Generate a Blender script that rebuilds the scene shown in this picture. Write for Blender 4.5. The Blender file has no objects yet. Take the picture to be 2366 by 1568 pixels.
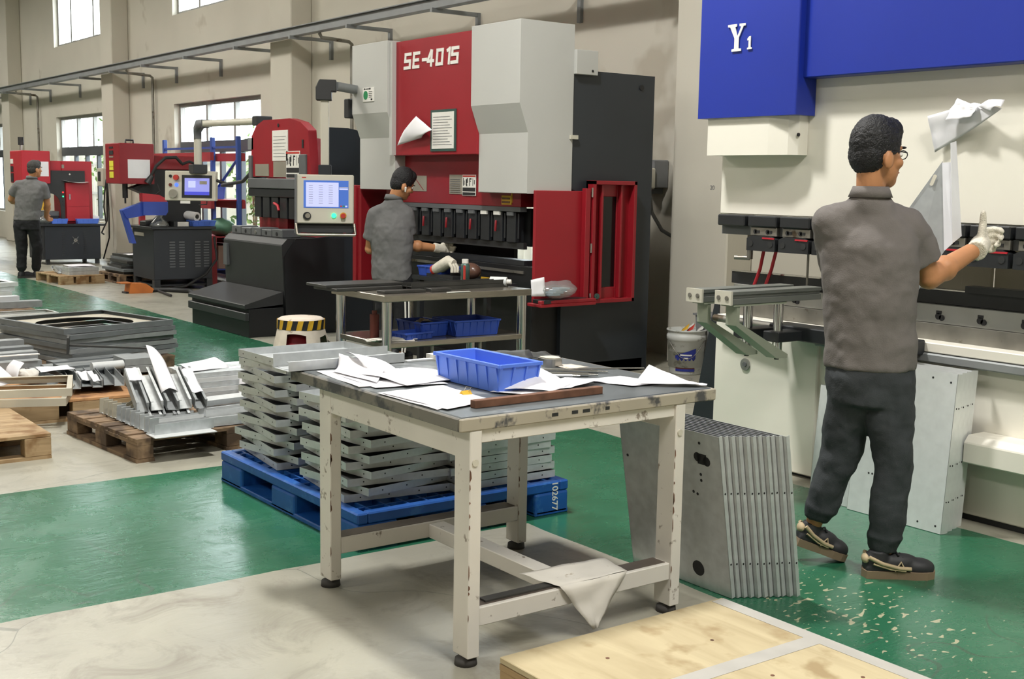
import bpy, math, random
from mathutils import Matrix, Vector, noise
random.seed(7)
sc = bpy.context.scene
COL = sc.collection
PI = math.pi

# ---------------------------------------------------------------- camera
# world: +X runs along the window wall towards the viewer, +Y points at the window wall, Z up
CAM_H = 1.48
pitch, yaw, roll = math.radians(7.36), math.radians(36.48), math.radians(0.985)
vd = Vector((-math.cos(yaw) * math.cos(pitch), math.sin(yaw) * math.cos(pitch), -math.sin(pitch)))
rt = vd.cross(Vector((0, 0, 1))).normalized()
up = rt.cross(vd)
cr = rt * math.cos(roll) + up * math.sin(roll)
cu = -rt * math.sin(roll) + up * math.cos(roll)
cam = bpy.data.cameras.new('camera')
cam.sensor_width = 36.0
cam.lens = 2795.0 / 2366.0 * 36.0
cam.clip_end = 200
camo = bpy.data.objects.new('camera', cam)
COL.objects.link(camo)
camo.matrix_world = Matrix(((cr.x, cu.x, -vd.x, 0), (cr.y, cu.y, -vd.y, 0), (cr.z, cu.z, -vd.z, CAM_H), (0, 0, 0, 1)))
sc.camera = camo

# ---------------------------------------------------------------- sky, lamps, exposure
w = bpy.data.worlds.new('overcast_sky')
sc.world = w
w.use_nodes = True
bg = w.node_tree.nodes['Background']
bg.inputs['Color'].default_value = (0.90, 0.96, 1.0, 1)
bg.inputs['Strength'].default_value = 11.0
vs = sc.view_settings
vs.view_transform = 'Standard'
vs.look = 'None'
vs.gamma = 1.0
vs.use_curve_mapping = False
vs.exposure = 0.0
CEIL = 6.6
LAMPS = [(-5.2, 2.8, 330, 'over the green aisle beside the foreground work table'), (-11.6, 2.8, 120, 'in front of the small red-hooded press'), (-17.4, 2.8, 190, 'in front of the near riveting press'),
         (-23.2, 2.8, 160, 'in front of the far riveting press'), (-29.0, 2.8, 150, 'at the far left end of the hall'), (0.6, 2.2, 290, 'over the right end of the cream press brake'),
         (-5.8, -3.6, 80, 'behind the foreground work table'), (-11.6, -3.6, 110, 'behind the grey frame stack'), (-17.4, -3.6, 110, 'in the left rear of the hall'), (0.0, -3.6, 80, 'behind the viewer')]
for lx, ly, lw, where in LAMPS:
    al = bpy.data.lights.new('high_bay_light', 'AREA')
    al.shape = 'RECTANGLE'
    al.size = 0.6 if lx == -5.2 else 2.4
    al.size_y = 0.4 if lx == -5.2 else 1.2
    al.energy = lw
    al.color = (1.0, 0.985, 0.945)
    ao = bpy.data.objects.new('high_bay_light', al)
    COL.objects.link(ao)
    ao.location = (lx, ly, 5.62)
try:
    sc.cycles.max_bounces = 5
    sc.cycles.diffuse_bounces = 3
    sc.cycles.glossy_bounces = 2
    sc.cycles.transparent_max_bounces = 8
    sc.cycles.sample_clamp_indirect = 6.0
    sc.cycles.use_denoising = True
    sc.cycles.use_adaptive_sampling = True
    sc.cycles.adaptive_threshold = 0.12
    sc.cycles.adaptive_min_samples = 16
    sc.cycles.caustics_reflective = False
    sc.cycles.caustics_refractive = False
except Exception:
    pass

# ---------------------------------------------------------------- materials
def lin(c):
    c = c.lstrip('#')
    r = []
    for i in (0, 2, 4):
        v = int(c[i:i + 2], 16) / 255.0
        r.append(v / 12.92 if v <= 0.04045 else ((v + 0.055) / 1.055) ** 2.4)
    return r
MATS = {}
def mat(name, col, rough=0.5, metal=0.0, var=0.10, scale=5.0, bump=0.0, bscale=60.0, spots=None, spot_amt=0.5, spot_scale=3.0,
        rvar=0.0, stretch=None, coat=0.0, emit=0.0):
    m = bpy.data.materials.new(name)
    m.use_nodes = True
    nt = m.node_tree
    N, Lk = nt.nodes, nt.links
    b = N['Principled BSDF']
    b.inputs['Roughness'].default_value = rough
    b.inputs['Metallic'].default_value = metal
    c = lin(col)
    tc = N.new('ShaderNodeTexCoord')
    src = tc.outputs['Object']
    if stretch:
        mp = N.new('ShaderNodeMapping')
        mp.inputs['Scale'].default_value = stretch
        Lk.new(src, mp.inputs['Vector'])
        src = mp.outputs['Vector']
    nz = N.new('ShaderNodeTexNoise')
    nz.inputs['Scale'].default_value = scale
    nz.inputs['Detail'].default_value = 2
    Lk.new(src, nz.inputs['Vector'])
    rp = N.new('ShaderNodeValToRGB')
    rp.color_ramp.elements[0].position = 0.3
    rp.color_ramp.elements[1].position = 0.7
    rp.color_ramp.elements[0].color = [max(0, x * (1 - var)) for x in c] + [1]
    rp.color_ramp.elements[1].color = [min(1, x * (1 + var)) for x in c] + [1]
    Lk.new(nz.outputs['Fac'], rp.inputs['Fac'])
    out = rp.outputs['Color']
    if spots:
        n2 = N.new('ShaderNodeTexNoise')
        n2.inputs['Scale'].default_value = spot_scale
        n2.inputs['Detail'].default_value = 4
        n2.inputs['Roughness'].default_value = 0.65
        Lk.new(src, n2.inputs['Vector'])
        r2 = N.new('ShaderNodeValToRGB')
        r2.color_ramp.elements[0].position = 0.62 - 0.25 * spot_amt
        r2.color_ramp.elements[1].position = 0.68 - 0.18 * spot_amt
        Lk.new(n2.outputs['Fac'], r2.inputs['Fac'])
        mx = N.new('ShaderNodeMix')
        mx.data_type = 'RGBA'
        Lk.new(r2.outputs['Color'], mx.inputs['Factor'])
        Lk.new(out, mx.inputs['A'])
        mx.inputs['B'].default_value = lin(spots) + [1]
        out = mx.outputs['Result']
    Lk.new(out, b.inputs['Base Color'])
    if rvar:
        mr = N.new('ShaderNodeMapRange')
        mr.inputs['To Min'].default_value = max(0.02, rough - rvar)
        mr.inputs['To Max'].default_value = min(1, rough + rvar)
        Lk.new(nz.outputs['Fac'], mr.inputs['Value'])
        Lk.new(mr.outputs['Result'], b.inputs['Roughness'])
    if bump:
        n3 = N.new('ShaderNodeTexNoise')
        n3.inputs['Scale'].default_value = bscale
        n3.inputs['Detail'].default_value = 1
        Lk.new(src, n3.inputs['Vector'])
        bp = N.new('ShaderNodeBump')
        bp.inputs['Strength'].default_value = bump
        bp.inputs['Distance'].default_value = 0.01
        Lk.new(n3.outputs['Fac'], bp.inputs['Height'])
        Lk.new(bp.outputs['Normal'], b.inputs['Normal'])
    if coat:
        b.inputs['Coat Weight'].default_value = coat
        b.inputs['Coat Roughness'].default_value = 0.15
    if emit:
        Lk.new(out, b.inputs['Emission Color'])
        b.inputs['Emission Strength'].default_value = emit
    MATS[name] = m
    return m
def glassy(name, tint, gloss=0.1, rough=0.02, alpha=1.0, body=None):
    m = bpy.data.materials.new(name)
    m.use_nodes = True
    nt = m.node_tree
    N, Lk = nt.nodes, nt.links
    N.remove(N['Principled BSDF'])
    o = N['Material Output']
    t = N.new('ShaderNodeBsdfTransparent')
    t.inputs['Color'].default_value = list(tint) + [1]
    g = N.new('ShaderNodeBsdfGlossy')
    g.inputs['Roughness'].default_value = rough
    x = N.new('ShaderNodeMixShader')
    x.inputs['Fac'].default_value = gloss
    Lk.new(t.outputs[0], x.inputs[1])
    Lk.new(g.outputs[0], x.inputs[2])
    fin = x.outputs[0]
    if body:
        d = N.new('ShaderNodeBsdfDiffuse')
        d.inputs['Color'].default_value = lin(body) + [1]
        y = N.new('ShaderNodeMixShader')
        y.inputs['Fac'].default_value = 1 - alpha
        Lk.new(d.outputs[0], y.inputs[2])
        Lk.new(fin, y.inputs[1])
        fin = y.outputs[0]
    Lk.new(fin, o.inputs['Surface'])
    MATS[name] = m
    return m
M = MATS
mat('plaster', 'cdc8bb', 0.9, var=0.05, scale=0.8, spots='b8b1a2', spot_amt=0.10, spot_scale=0.7, bump=0.06, bscale=30)
mat('ceiling_paint', 'b8b4aa', 0.9, var=0.04)
mat('tray_grey', '8a8d8e', 0.5, 0.2, var=0.08)
mat('alu_frame', '9b9a96', 0.45, 0.3, var=0.06)
mat('alu_dark', '5b5f64', 0.45, 0.3, var=0.06)
mat('red_paint', '961d28', 0.38, var=0.06, scale=2)
mat('red_deep', '8a1822', 0.42, var=0.08, scale=2)
mat('red_bright', 'b52532', 0.4, var=0.06, scale=2)
mat('white_panel', 'bcbcb8', 0.42, var=0.03, scale=1.5)
mat('cream_machine', 'e8e4d8', 0.42, var=0.03, scale=1.4)
mat('blue_machine', '1e3399', 0.33, var=0.05, scale=1.2)
mat('navy_plate', '20242a', 0.45, var=0.10, scale=2)
mat('slate_plate', '2d3238', 0.45, var=0.08, scale=2)
mat('black_machine', '101113', 0.5, var=0.25, scale=3)
mat('black_satin', '222427', 0.4, var=0.2, scale=5)
mat('dark_grey', '28292a', 0.5, var=0.12, scale=4)
mat('mid_grey', '5c5e60', 0.5, var=0.10, scale=4)
mat('panel_beige', 'c9c5b6', 0.45, var=0.03, scale=3)
mat('steel', 'b0b0ad', 0.32, 0.9, var=0.10, scale=6, rvar=0.1)
mat('steel_dull', '8d8a83', 0.45, 0.8, var=0.2, scale=9, spots='5e5244', spot_amt=0.15, spot_scale=6)
mat('chrome', 'cfcfce', 0.16, 1.0, var=0.04)
mat('stainless', 'a8a297', 0.26, 0.85, var=0.10, scale=8, stretch=(1, 1, 8))
mat('galv', 'c6cacb', 0.40, 0.40, var=0.10, scale=22, rvar=0.08)
mat('galv_grey', '999d9e', 0.45, 0.35, var=0.10, scale=16)
mat('grey_primer', '74797b', 0.5, 0.25, var=0.12, scale=9)
mat('galv_bright', 'dfe2e2', 0.36, 0.3, var=0.05, scale=18)
mat('cream_frame', 'bdb7a6', 0.5, 0.15, var=0.06, scale=6)
mat('dark_plate', '4d4d4b', 0.42, 0.6, var=0.2, scale=6)
mat('paper', 'e9e8ec', 0.8, var=0.03, scale=6)
mat('paper_dirty', 'dfdbd2', 0.85, var=0.06, scale=9, spots='b5aa96', spot_amt=0.05, spot_scale=11)
mat('ink', '77787c', 0.8, var=0.3, scale=40)
mat('rubber', '3c3a38', 0.8, var=0.15)
mat('cable_black', '1b1b1c', 0.55, var=0.1)
mat('blue_bin', '5a80e4', 0.42, var=0.06, scale=7)
mat('blue_bin_dark', '2f4fae', 0.45, var=0.10, scale=7)
mat('blue_pallet', '15509c', 0.45, var=0.14, scale=9, spots='2b62a6', spot_amt=0.2, spot_scale=14)
mat('rack_blue', '3a55a0', 0.45, var=0.08)
mat('rack_red', 'a03038', 0.5, var=0.08)
mat('yellow_label', 'd3a52a', 0.6, var=0.08)
mat('yellow_acid', 'd8cf3a', 0.6, var=0.06)
mat('orange_pedal', 'b8692a', 0.5, var=0.15)
mat('label_grey', '9b9588', 0.5, 0.3, var=0.06)
mat('label_white', 'e4e2dc', 0.6, var=0.03)
mat('black_print', '1c1c1e', 0.6, var=0.05)
mat('red_print', 'c03a30', 0.6, var=0.05)
mat('green_print', '2f8a57', 0.6, var=0.05)
mat('skin', 'b98259', 0.55, var=0.07, scale=9, bump=0.05, bscale=120)
mat('hair', '101013', 0.6, var=0.35, scale=60, bump=0.5, bscale=180)
mat('hair_grey', '3a3835', 0.7, var=0.4, scale=80, bump=0.5, bscale=180)
mat('shirt', '6d6865', 0.92, var=0.03, scale=6, bump=0.15, bscale=220)
mat('shirt_cool', '6a6a6a', 0.92, var=0.03, scale=6, bump=0.15, bscale=220)
mat('trousers', '34383b', 0.9, var=0.15, scale=8, bump=0.12, bscale=200)
mat('trousers_black', '17181b', 0.9, var=0.2, scale=8)
mat('glove', 'd9d3c4', 0.95, var=0.10, scale=25, bump=0.5, bscale=260)
mat('shoe_black', '26272a', 0.6, var=0.15)
mat('shoe_tan', 'b7a483', 0.7, var=0.10)
mat('sole_gum', '83705a', 0.75, var=0.12)
mat('plastic_clear', 'd8dcdc', 0.2, var=0.05)
mat('bucket_white', 'c9cbc8', 0.45, var=0.06, scale=8, spots='9a9a92', spot_amt=0.2, spot_scale=9)
mat('label_blue', '232f86', 0.5, var=0.05)
mat('label_brown', '6a2f25', 0.5, var=0.05)
mat('stool_red', '8c1f2c', 0.45, var=0.08)
mat('cloth_dirty', 'd9cdbf', 0.95, var=0.08, scale=12, spots='a18f7b', spot_amt=0.1, spot_scale=9)
mat('cardboard', '9a7a4e', 0.9, var=0.08)
mat('pink_board', 'a98d80', 0.9, var=0.06)
mat('leaf', '5c7a3c', 0.7, var=0.3, scale=8)
mat('fence_sheet', 'cfccc4', 0.6, 0.1, var=0.06)
mat('asphalt', '8b8983', 0.9, var=0.1)
mat('alu_profile', '8f938f', 0.4, 0.7, var=0.06, stretch=(1, 1, 1))
mat('sage_arm', 'a3a896', 0.5, 0.2, var=0.06)
mat('sheet_bright', 'e2e4ea', 0.35, 0.35, var=0.04)
mat('dark_glass', '141214', 0.12, var=0.1)
mat('safety_blue', '2f49a6', 0.45, var=0.08)
mat('grey_tub', '7e7f80', 0.7, var=0.08)
mat('bottle_brown', '5c4136', 0.3, var=0.1)
mat('can_green', '46605a', 0.35, 0.3, var=0.1)
mat('mask_cloth', 'a9bccb', 0.9, var=0.08)
mat('rust', '6b4a38', 0.8, var=0.3, scale=20)
mat('green_bag', '5e8c74', 0.5, var=0.12, scale=12)
glassy('window_glass', (0.96, 0.98, 0.98), 0.06)
glassy('clear_film', (0.93, 0.95, 0.95), 0.22, 0.18, 0.78, 'c9cfcf')
def lamp_mat(name, col, strength):
    m = bpy.data.materials.new(name)
    m.use_nodes = True
    b = m.node_tree.nodes['Principled BSDF']
    c = lin(col) + [1]
    b.inputs['Base Color'].default_value = c
    b.inputs['Emission Color'].default_value = c
    b.inputs['Emission Strength'].default_value = strength
    b.inputs['Roughness'].default_value = 0.2
    MATS[name] = m
lamp_mat('screen_pale', 'b9bfe8', 0.55)
lamp_mat('screen_blue', '4468b8', 0.5)
lamp_mat('screen_violet', '8f92dc', 0.55)
lamp_mat('screen_band', '4a4fc8', 0.5)
lamp_mat('led_green', '30e08a', 2.5)
lamp_mat('led_red', 'e03030', 2.0)
lamp_mat('led_blue', '4060ff', 2.0)
lamp_mat('lamp_diffuser', 'fff4e0', 6.0)

def wood_mat(name, c1, c2, axis='x', knots='6b4c30', rough=0.8, dirt=0.1, fine=1.0):
    m = bpy.data.materials.new(name)
    m.use_nodes = True
    nt = m.node_tree
    N, Lk = nt.nodes, nt.links
    b = N['Principled BSDF']
    b.inputs['Roughness'].default_value = rough
    tc = N.new('ShaderNodeTexCoord')
    mp = N.new('ShaderNodeMapping')
    s = 18.0 * fine
    mp.inputs['Scale'].default_value = {'x': (1.5, s, s), 'y': (s, 1.5, s), 'z': (s, s, 1.5)}[axis]
    Lk.new(tc.outputs['Object'], mp.inputs['Vector'])
    n = N.new('ShaderNodeTexNoise')
    n.inputs['Scale'].default_value = 1.6
    n.inputs['Detail'].default_value = 3
    n.inputs['Distortion'].default_value = 0.6
    Lk.new(mp.outputs['Vector'], n.inputs['Vector'])
    r = N.new('ShaderNodeValToRGB')
    r.color_ramp.elements[0].position = 0.32
    r.color_ramp.elements[1].position = 0.66
    r.color_ramp.elements[0].color = lin(c1) + [1]
    r.color_ramp.elements[1].color = lin(c2) + [1]
    Lk.new(n.outputs['Fac'], r.inputs['Fac'])
    n2 = N.new('ShaderNodeTexNoise')
    n2.inputs['Scale'].default_value = 7
    n2.inputs['Detail'].default_value = 4
    Lk.new(tc.outputs['Object'], n2.inputs['Vector'])
    r2 = N.new('ShaderNodeValToRGB')
    r2.color_ramp.elements[0].position = 0.60 - dirt
    r2.color_ramp.elements[1].position = 0.74 - dirt
    Lk.new(n2.outputs['Fac'], r2.inputs['Fac'])
    mx = N.new('ShaderNodeMix')
    mx.data_type = 'RGBA'
    Lk.new(r2.outputs['Color'], mx.inputs['Factor'])
    Lk.new(r.outputs['Color'], mx.inputs['A'])
    mx.inputs['B'].default_value = lin(knots) + [1]
    Lk.new(mx.outputs['Result'], b.inputs['Base Color'])
    bp = N.new('ShaderNodeBump')
    bp.inputs['Strength'].default_value = 0.25
    bp.inputs['Distance'].default_value = 0.004
    Lk.new(n.outputs['Fac'], bp.inputs['Height'])
    Lk.new(bp.outputs['Normal'], b.inputs['Normal'])
    MATS[name] = m
    return m
wood_mat('ply_top', 'ae9e7c', 'c3b592', 'x', 'a08c68', dirt=0.06, fine=0.4)
wood_mat('pine', 'a08660', 'b89d76', 'x', '7e5c38')
wood_mat('pine_y', '98805e', 'b09672', 'y', '80603c')
wood_mat('brown_board', '6f5a44', '8a7258', 'x', '4a3a2b', dirt=0.14)
wood_mat('brown_board_y', '6f5a44', '8a7258', 'y', '4a3a2b', dirt=0.14)
wood_mat('ply_orange', 'a8794f', 'bf9163', 'y', '7c563a', dirt=0.08)

def worn_paint(name, paint, under, amt, scale=9.0, rough=0.5, dirt='8f8676', dirt_amt=0.2):
    m = mat(name, paint, rough, var=0.05, scale=4, spots=under, spot_amt=amt, spot_scale=scale)
    return m
mat('table_paint', 'd8d4cc', 0.5, var=0.05, scale=4, spots='8d8378', spot_amt=0.02, spot_scale=16)
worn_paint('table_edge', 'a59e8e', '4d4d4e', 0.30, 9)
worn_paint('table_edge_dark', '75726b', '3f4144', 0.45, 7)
mat('table_top', '5f6466', 0.42, 0.25, var=0.16, scale=5, spots='86898a', spot_amt=0.22, spot_scale=4, rvar=0.12)
mat('tape_pale', 'b4b1aa', 0.5, var=0.08, scale=8)
mat('kick_metal', '6a6058', 0.5, 0.4, var=0.2, scale=9)

# ---------------------------------------------------------------- mesh helpers
ORG = {}
class MB:
    """collects geometry in world coordinates and links it as ONE mesh object"""
    def __init__(s):
        s.v, s.f, s.sm = [], [], []
    def add(s, vs, fs, smooth=False, T=None):
        o = len(s.v)
        for p in vs:
            p = Vector(p)
            s.v.append(T @ p if T is not None else p)
        for q in fs:
            s.f.append([i + o for i in q])
            s.sm.append(smooth)
        return s
    def box(s, x0, x1, y0, y1, z0, z1, T=None):
        vs = [(x, y, z) for z in (z0, z1) for y in (y0, y1) for x in (x0, x1)]
        return s.add(vs, [(0, 2, 3, 1), (4, 5, 7, 6), (0, 1, 5, 4), (2, 6, 7, 3), (0, 4, 6, 2), (1, 3, 7, 5)], False, T)
    def cyl(s, p, q, r, r2=None, n=14, smooth=True, T=None, caps=True):
        p, q = Vector(p), Vector(q)
        r2 = r if r2 is None else r2
        d = (q - p).normalized()
        a = d.orthogonal().normalized()
        b = d.cross(a)
        vs = []
        for c, rr in ((p, r), (q, r2)):
            for i in range(n):
                t = 2 * PI * i / n
                vs.append(c + (a * math.cos(t) + b * math.sin(t)) * rr)
        s.add(vs, [(i, (i + 1) % n, n + (i + 1) % n, n + i) for i in range(n)], smooth, T)
        if caps:
            s.add(vs[:n], [tuple(reversed(range(n)))], False, T)
            s.add(vs[n:], [tuple(range(n))], False, T)
        return s
    def tube(s, pts, r, n=8, T=None, rs=None):
        pts = [Vector(p) for p in pts]
        rings = []
        a = None
        for i, p in enumerate(pts):
            d = (pts[min(i + 1, len(pts) - 1)] - pts[max(i - 1, 0)])
            d = d.normalized() if d.length > 1e-9 else Vector((0, 0, 1))
            a = d.orthogonal().normalized() if a is None else (a - d * a.dot(d)).normalized()
            b = d.cross(a)
            rr = rs[i] if rs else r
            rings.append([p + (a * math.cos(2 * PI * k / n) + b * math.sin(2 * PI * k / n)) * rr for k in range(n)])
        vs = [p for g in rings for p in g]
        fs = []
        for i in range(len(rings) - 1):
            for k in range(n):
                fs.append((i * n + k, i * n + (k + 1) % n, (i + 1) * n + (k + 1) % n, (i + 1) * n + k))
        s.add(vs, fs, True, T)
        s.add(rings[0], [tuple(reversed(range(n)))], False, T)
        s.add(rings[-1], [tuple(range(n))], False, T)
        return s
    def prism(s, poly, axis, a, b, T=None, smooth=False):
        n = len(poly)
        ar = sum(poly[i][0] * poly[(i + 1) % n][1] - poly[(i + 1) % n][0] * poly[i][1] for i in range(n))
        if ar < 0:
            poly = poly[::-1]
        def P(u, v, t):
            return {'x': (t, u, v), 'y': (u, t, v), 'z': (u, v, t)}[axis]
        if axis == 'y':
            a, b = max(a, b), min(a, b)
        else:
            a, b = min(a, b), max(a, b)
        vs = [P(u, v, a) for u, v in poly] + [P(u, v, b) for u, v in poly]
        s.add(vs, [tuple(reversed(range(n))), tuple(range(n, 2 * n))], False, T)
        s.add(vs, [(i, (i + 1) % n, n + (i + 1) % n, n + i) for i in range(n)], smooth, T)
        return s
    def lathe(s, prof, c, n=20, T=None, smooth=True, close=True):
        vs = []
        for r, z in prof:
            for i in range(n):
                t = 2 * PI * i / n
                vs.append((c[0] + r * math.cos(t), c[1] + r * math.sin(t), c[2] + z))
        fs = []
        for j in range(len(prof) - 1):
            for i in range(n):
                fs.append((j * n + i, j * n + (i + 1) % n, (j + 1) * n + (i + 1) % n, (j + 1) * n + i))
        s.add(vs, fs, smooth, T)
        if close:
            s.add(vs[:n], [tuple(reversed(range(n)))], False, T)
            s.add(vs[-n:], [tuple(range(n))], False, T)
        return s
    def ell(s, c, rx, ry, rz, R=None, nu=16, nv=10, T=None):
        vs, fs = [], []
        for j in range(nv + 1):
            th = PI * j / nv
            for i in range(nu):
                ph = 2 * PI * i / nu
                p = Vector((rx * math.sin(th) * math.cos(ph), ry * math.sin(th) * math.sin(ph), rz * math.cos(th)))
                if R is not None:
                    p = R @ p
                vs.append(Vector(c) + p)
        for j in range(nv):
            for i in range(nu):
                a, b = j * nu + i, j * nu + (i + 1) % nu
                fs.append((a, a + nu, b + nu, b))
        return s.add(vs, fs, True, T)
    def cap(s, p, q, r1, r2, n=16, T=None):
        """tapered capsule"""
        s.cyl(p, q, r1, r2, n, True, T)
        s.ell(p, r1, r1, r1, nu=n, nv=8, T=T)
        s.ell(q, r2, r2, r2, nu=n, nv=8, T=T)
        return s
    def hull_tube(s, rings, n=20, T=None):
        """rings: (centre, rx, ry, R) ellipses joined to a closed solid"""
        vs = []
        for c, rx, ry, R in rings:
            for i in range(n):
                t = 2 * PI * i / n
                vs.append(Vector(c) + R @ Vector((rx * math.cos(t), ry * math.sin(t), 0)))
        fs = []
        for j in range(len(rings) - 1):
            for i in range(n):
                fs.append((j * n + i, j * n + (i + 1) % n, (j + 1) * n + (i + 1) % n, (j + 1) * n + i))
        fs.append(tuple(reversed(range(n))))
        fs.append(tuple(range((len(rings) - 1) * n, len(rings) * n)))
        return s.add(vs, fs, True, T)
    def mesh(s, name, org):
        me = bpy.data.meshes.new(name)
        me.from_pydata([tuple(p - org) for p in s.v], [], s.f)
        me.polygons.foreach_set('use_smooth', s.sm)
        me.update()
        return me
    def build(s, name, m, parent=None, label=None, cat=None, group=None, kind=None, bevel=0.0, org=None, bseg=1):
        if parent is not None:
            o0 = ORG[parent.name]
        elif org is not None:
            o0 = Vector(org)
        else:
            xs = [p.x for p in s.v]; ys = [p.y for p in s.v]; zs = [p.z for p in s.v]
            o0 = Vector(((min(xs) + max(xs)) / 2, (min(ys) + max(ys)) / 2, min(zs)))
        me = s.mesh(name, o0)
        ob = bpy.data.objects.new(name, me)
        me.materials.append(MATS[m] if isinstance(m, str) else m)
        COL.objects.link(ob)
        if parent is not None:
            ob.parent = parent
        else:
            ob.location = o0
        ORG[ob.name] = o0
        tag(ob, label, cat, group, kind)
        if bevel:
            bv = ob.modifiers.new('bevel', 'BEVEL')
            bv.width = bevel
            bv.segments = bseg
            bv.limit_method = 'ANGLE'
        return ob
ORDS = ['first', 'second', 'third', 'fourth', 'fifth', 'sixth', 'seventh', 'eighth', 'ninth', 'tenth', 'eleventh', 'twelfth', 'thirteenth', 'fourteenth', 'fifteenth', 'sixteenth', 'seventeenth', 'eighteenth', 'nineteenth', 'twentieth']
def tag(o, label=None, cat=None, group=None, kind=None):
    if label: o['label'] = label
    if cat: o['category'] = cat
    if group: o['group'] = group
    if kind or cat: o['kind'] = kind or 'thing'
    return o
def thing(name, label, cat, loc=(0, 0, 0), rz=0.0, group=None, kind=None):
    o = bpy.data.objects.new(name, None)
    o.empty_display_size = 0.1
    COL.objects.link(o)
    o.location = loc
    o.rotation_euler = (0, 0, rz)
    ORG[o.name] = Vector(loc)
    return tag(o, label, cat, group, kind)
def copy_tree(o, parent=None):
    c = o.copy()
    COL.objects.link(c)
    if parent is not None:
        c.parent = parent
    ORG[c.name] = ORG.get(o.name, Vector())
    for ch in list(o.children):
        copy_tree(ch, c)
    return c
def B(x0, x1, y0, y1, z0, z1, T=None):
    return MB().box(x0, x1, y0, y1, z0, z1, T)
def rotm(rx=0, ry=0, rz=0):
    return Matrix.Rotation(rz, 4, 'Z') @ Matrix.Rotation(ry, 4, 'Y') @ Matrix.Rotation(rx, 4, 'X')
def xf(loc, rx=0, ry=0, rz=0):
    return Matrix.Translation(loc) @ rotm(rx, ry, rz)
def frame_from(p, xdir, zdir):
    x = Vector(xdir).normalized(); z = Vector(zdir); y = z.cross(x).normalized(); z = x.cross(y)
    return Matrix(((x.x, y.x, z.x, p[0]), (x.y, y.y, z.y, p[1]), (x.z, y.z, z.z, p[2]), (0, 0, 0, 1)))
def sheet_obj(name, corners, m, label=None, cat=None, group=None, parent=None, bumpf=None, n=10, thick=0.0008, seed=0, wob=0.004):
    """a thin curled sheet: bilinear patch of four corners (in order round the sheet) plus a height function"""
    c = [Vector(p) for p in corners]
    nrm = (c[1] - c[0]).cross(c[3] - c[0]).normalized()
    mb = MB()
    vs = []
    for j in range(n + 1):
        for i in range(n + 1):
            u, v = i / n, j / n
            p = c[0] * (1 - u) * (1 - v) + c[1] * u * (1 - v) + c[2] * u * v + c[3] * (1 - u) * v
            hgt = (bumpf(u, v) if bumpf else 0.0) + wob * noise.noise(Vector((u * 3 + seed, v * 3, seed * 1.7)))
            vs.append(p + nrm * hgt)
    fs = [(j * (n + 1) + i, j * (n + 1) + i + 1, (j + 1) * (n + 1) + i + 1, (j + 1) * (n + 1) + i) for j in range(n) for i in range(n)]
    mb.add(vs, fs, True)
    o = mb.build(name, m, parent, label, cat, group)
    sd = o.modifiers.new('thickness', 'SOLIDIFY')
    sd.thickness = thick
    sd.offset = 0
    return o
def text_part(name, body, size, T, m, parent, extrude=0.002, bold=0.0, shear=0.0, align='CENTER', sx=1.0):
    cu = bpy.data.curves.new(name, 'FONT')
    cu.body = body
    cu.size = size
    cu.extrude = extrude
    cu.offset = bold
    cu.shear = shear
    cu.align_x = align
    cu.align_y = 'CENTER'
    tmp = bpy.data.objects.new(name, cu)
    COL.objects.link(tmp)
    bpy.context.view_layer.update()
    me = bpy.data.meshes.new_from_object(tmp.evaluated_get(bpy.context.evaluated_depsgraph_get()))
    bpy.data.objects.remove(tmp)
    o = bpy.data.objects.new(name, me)
    me.materials.clear()
    me.materials.append(MATS[m])
    COL.objects.link(o)
    T = T @ Matrix.Diagonal((sx, 1, 1, 1))
    if parent is not None:
        o.parent = parent
        T = Matrix.Translation(-ORG[parent.name]) @ T
    o.matrix_local = T
    ORG[o.name] = ORG[parent.name] if parent is not None else Vector()
    return o
FACE_X = Matrix(((0, 0, 1, 0), (1, 0, 0, 0), (0, 1, 0, 0), (0, 0, 0, 1)))      # text lying on a face that looks towards +X
FACE_Y = Matrix(((1, 0, 0, 0), (0, 0, -1, 0), (0, 1, 0, 0), (0, 0, 0, 1)))     # text lying on a face that looks towards -Y
def at(p, F):
    return Matrix.Translation(p) @ F

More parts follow.
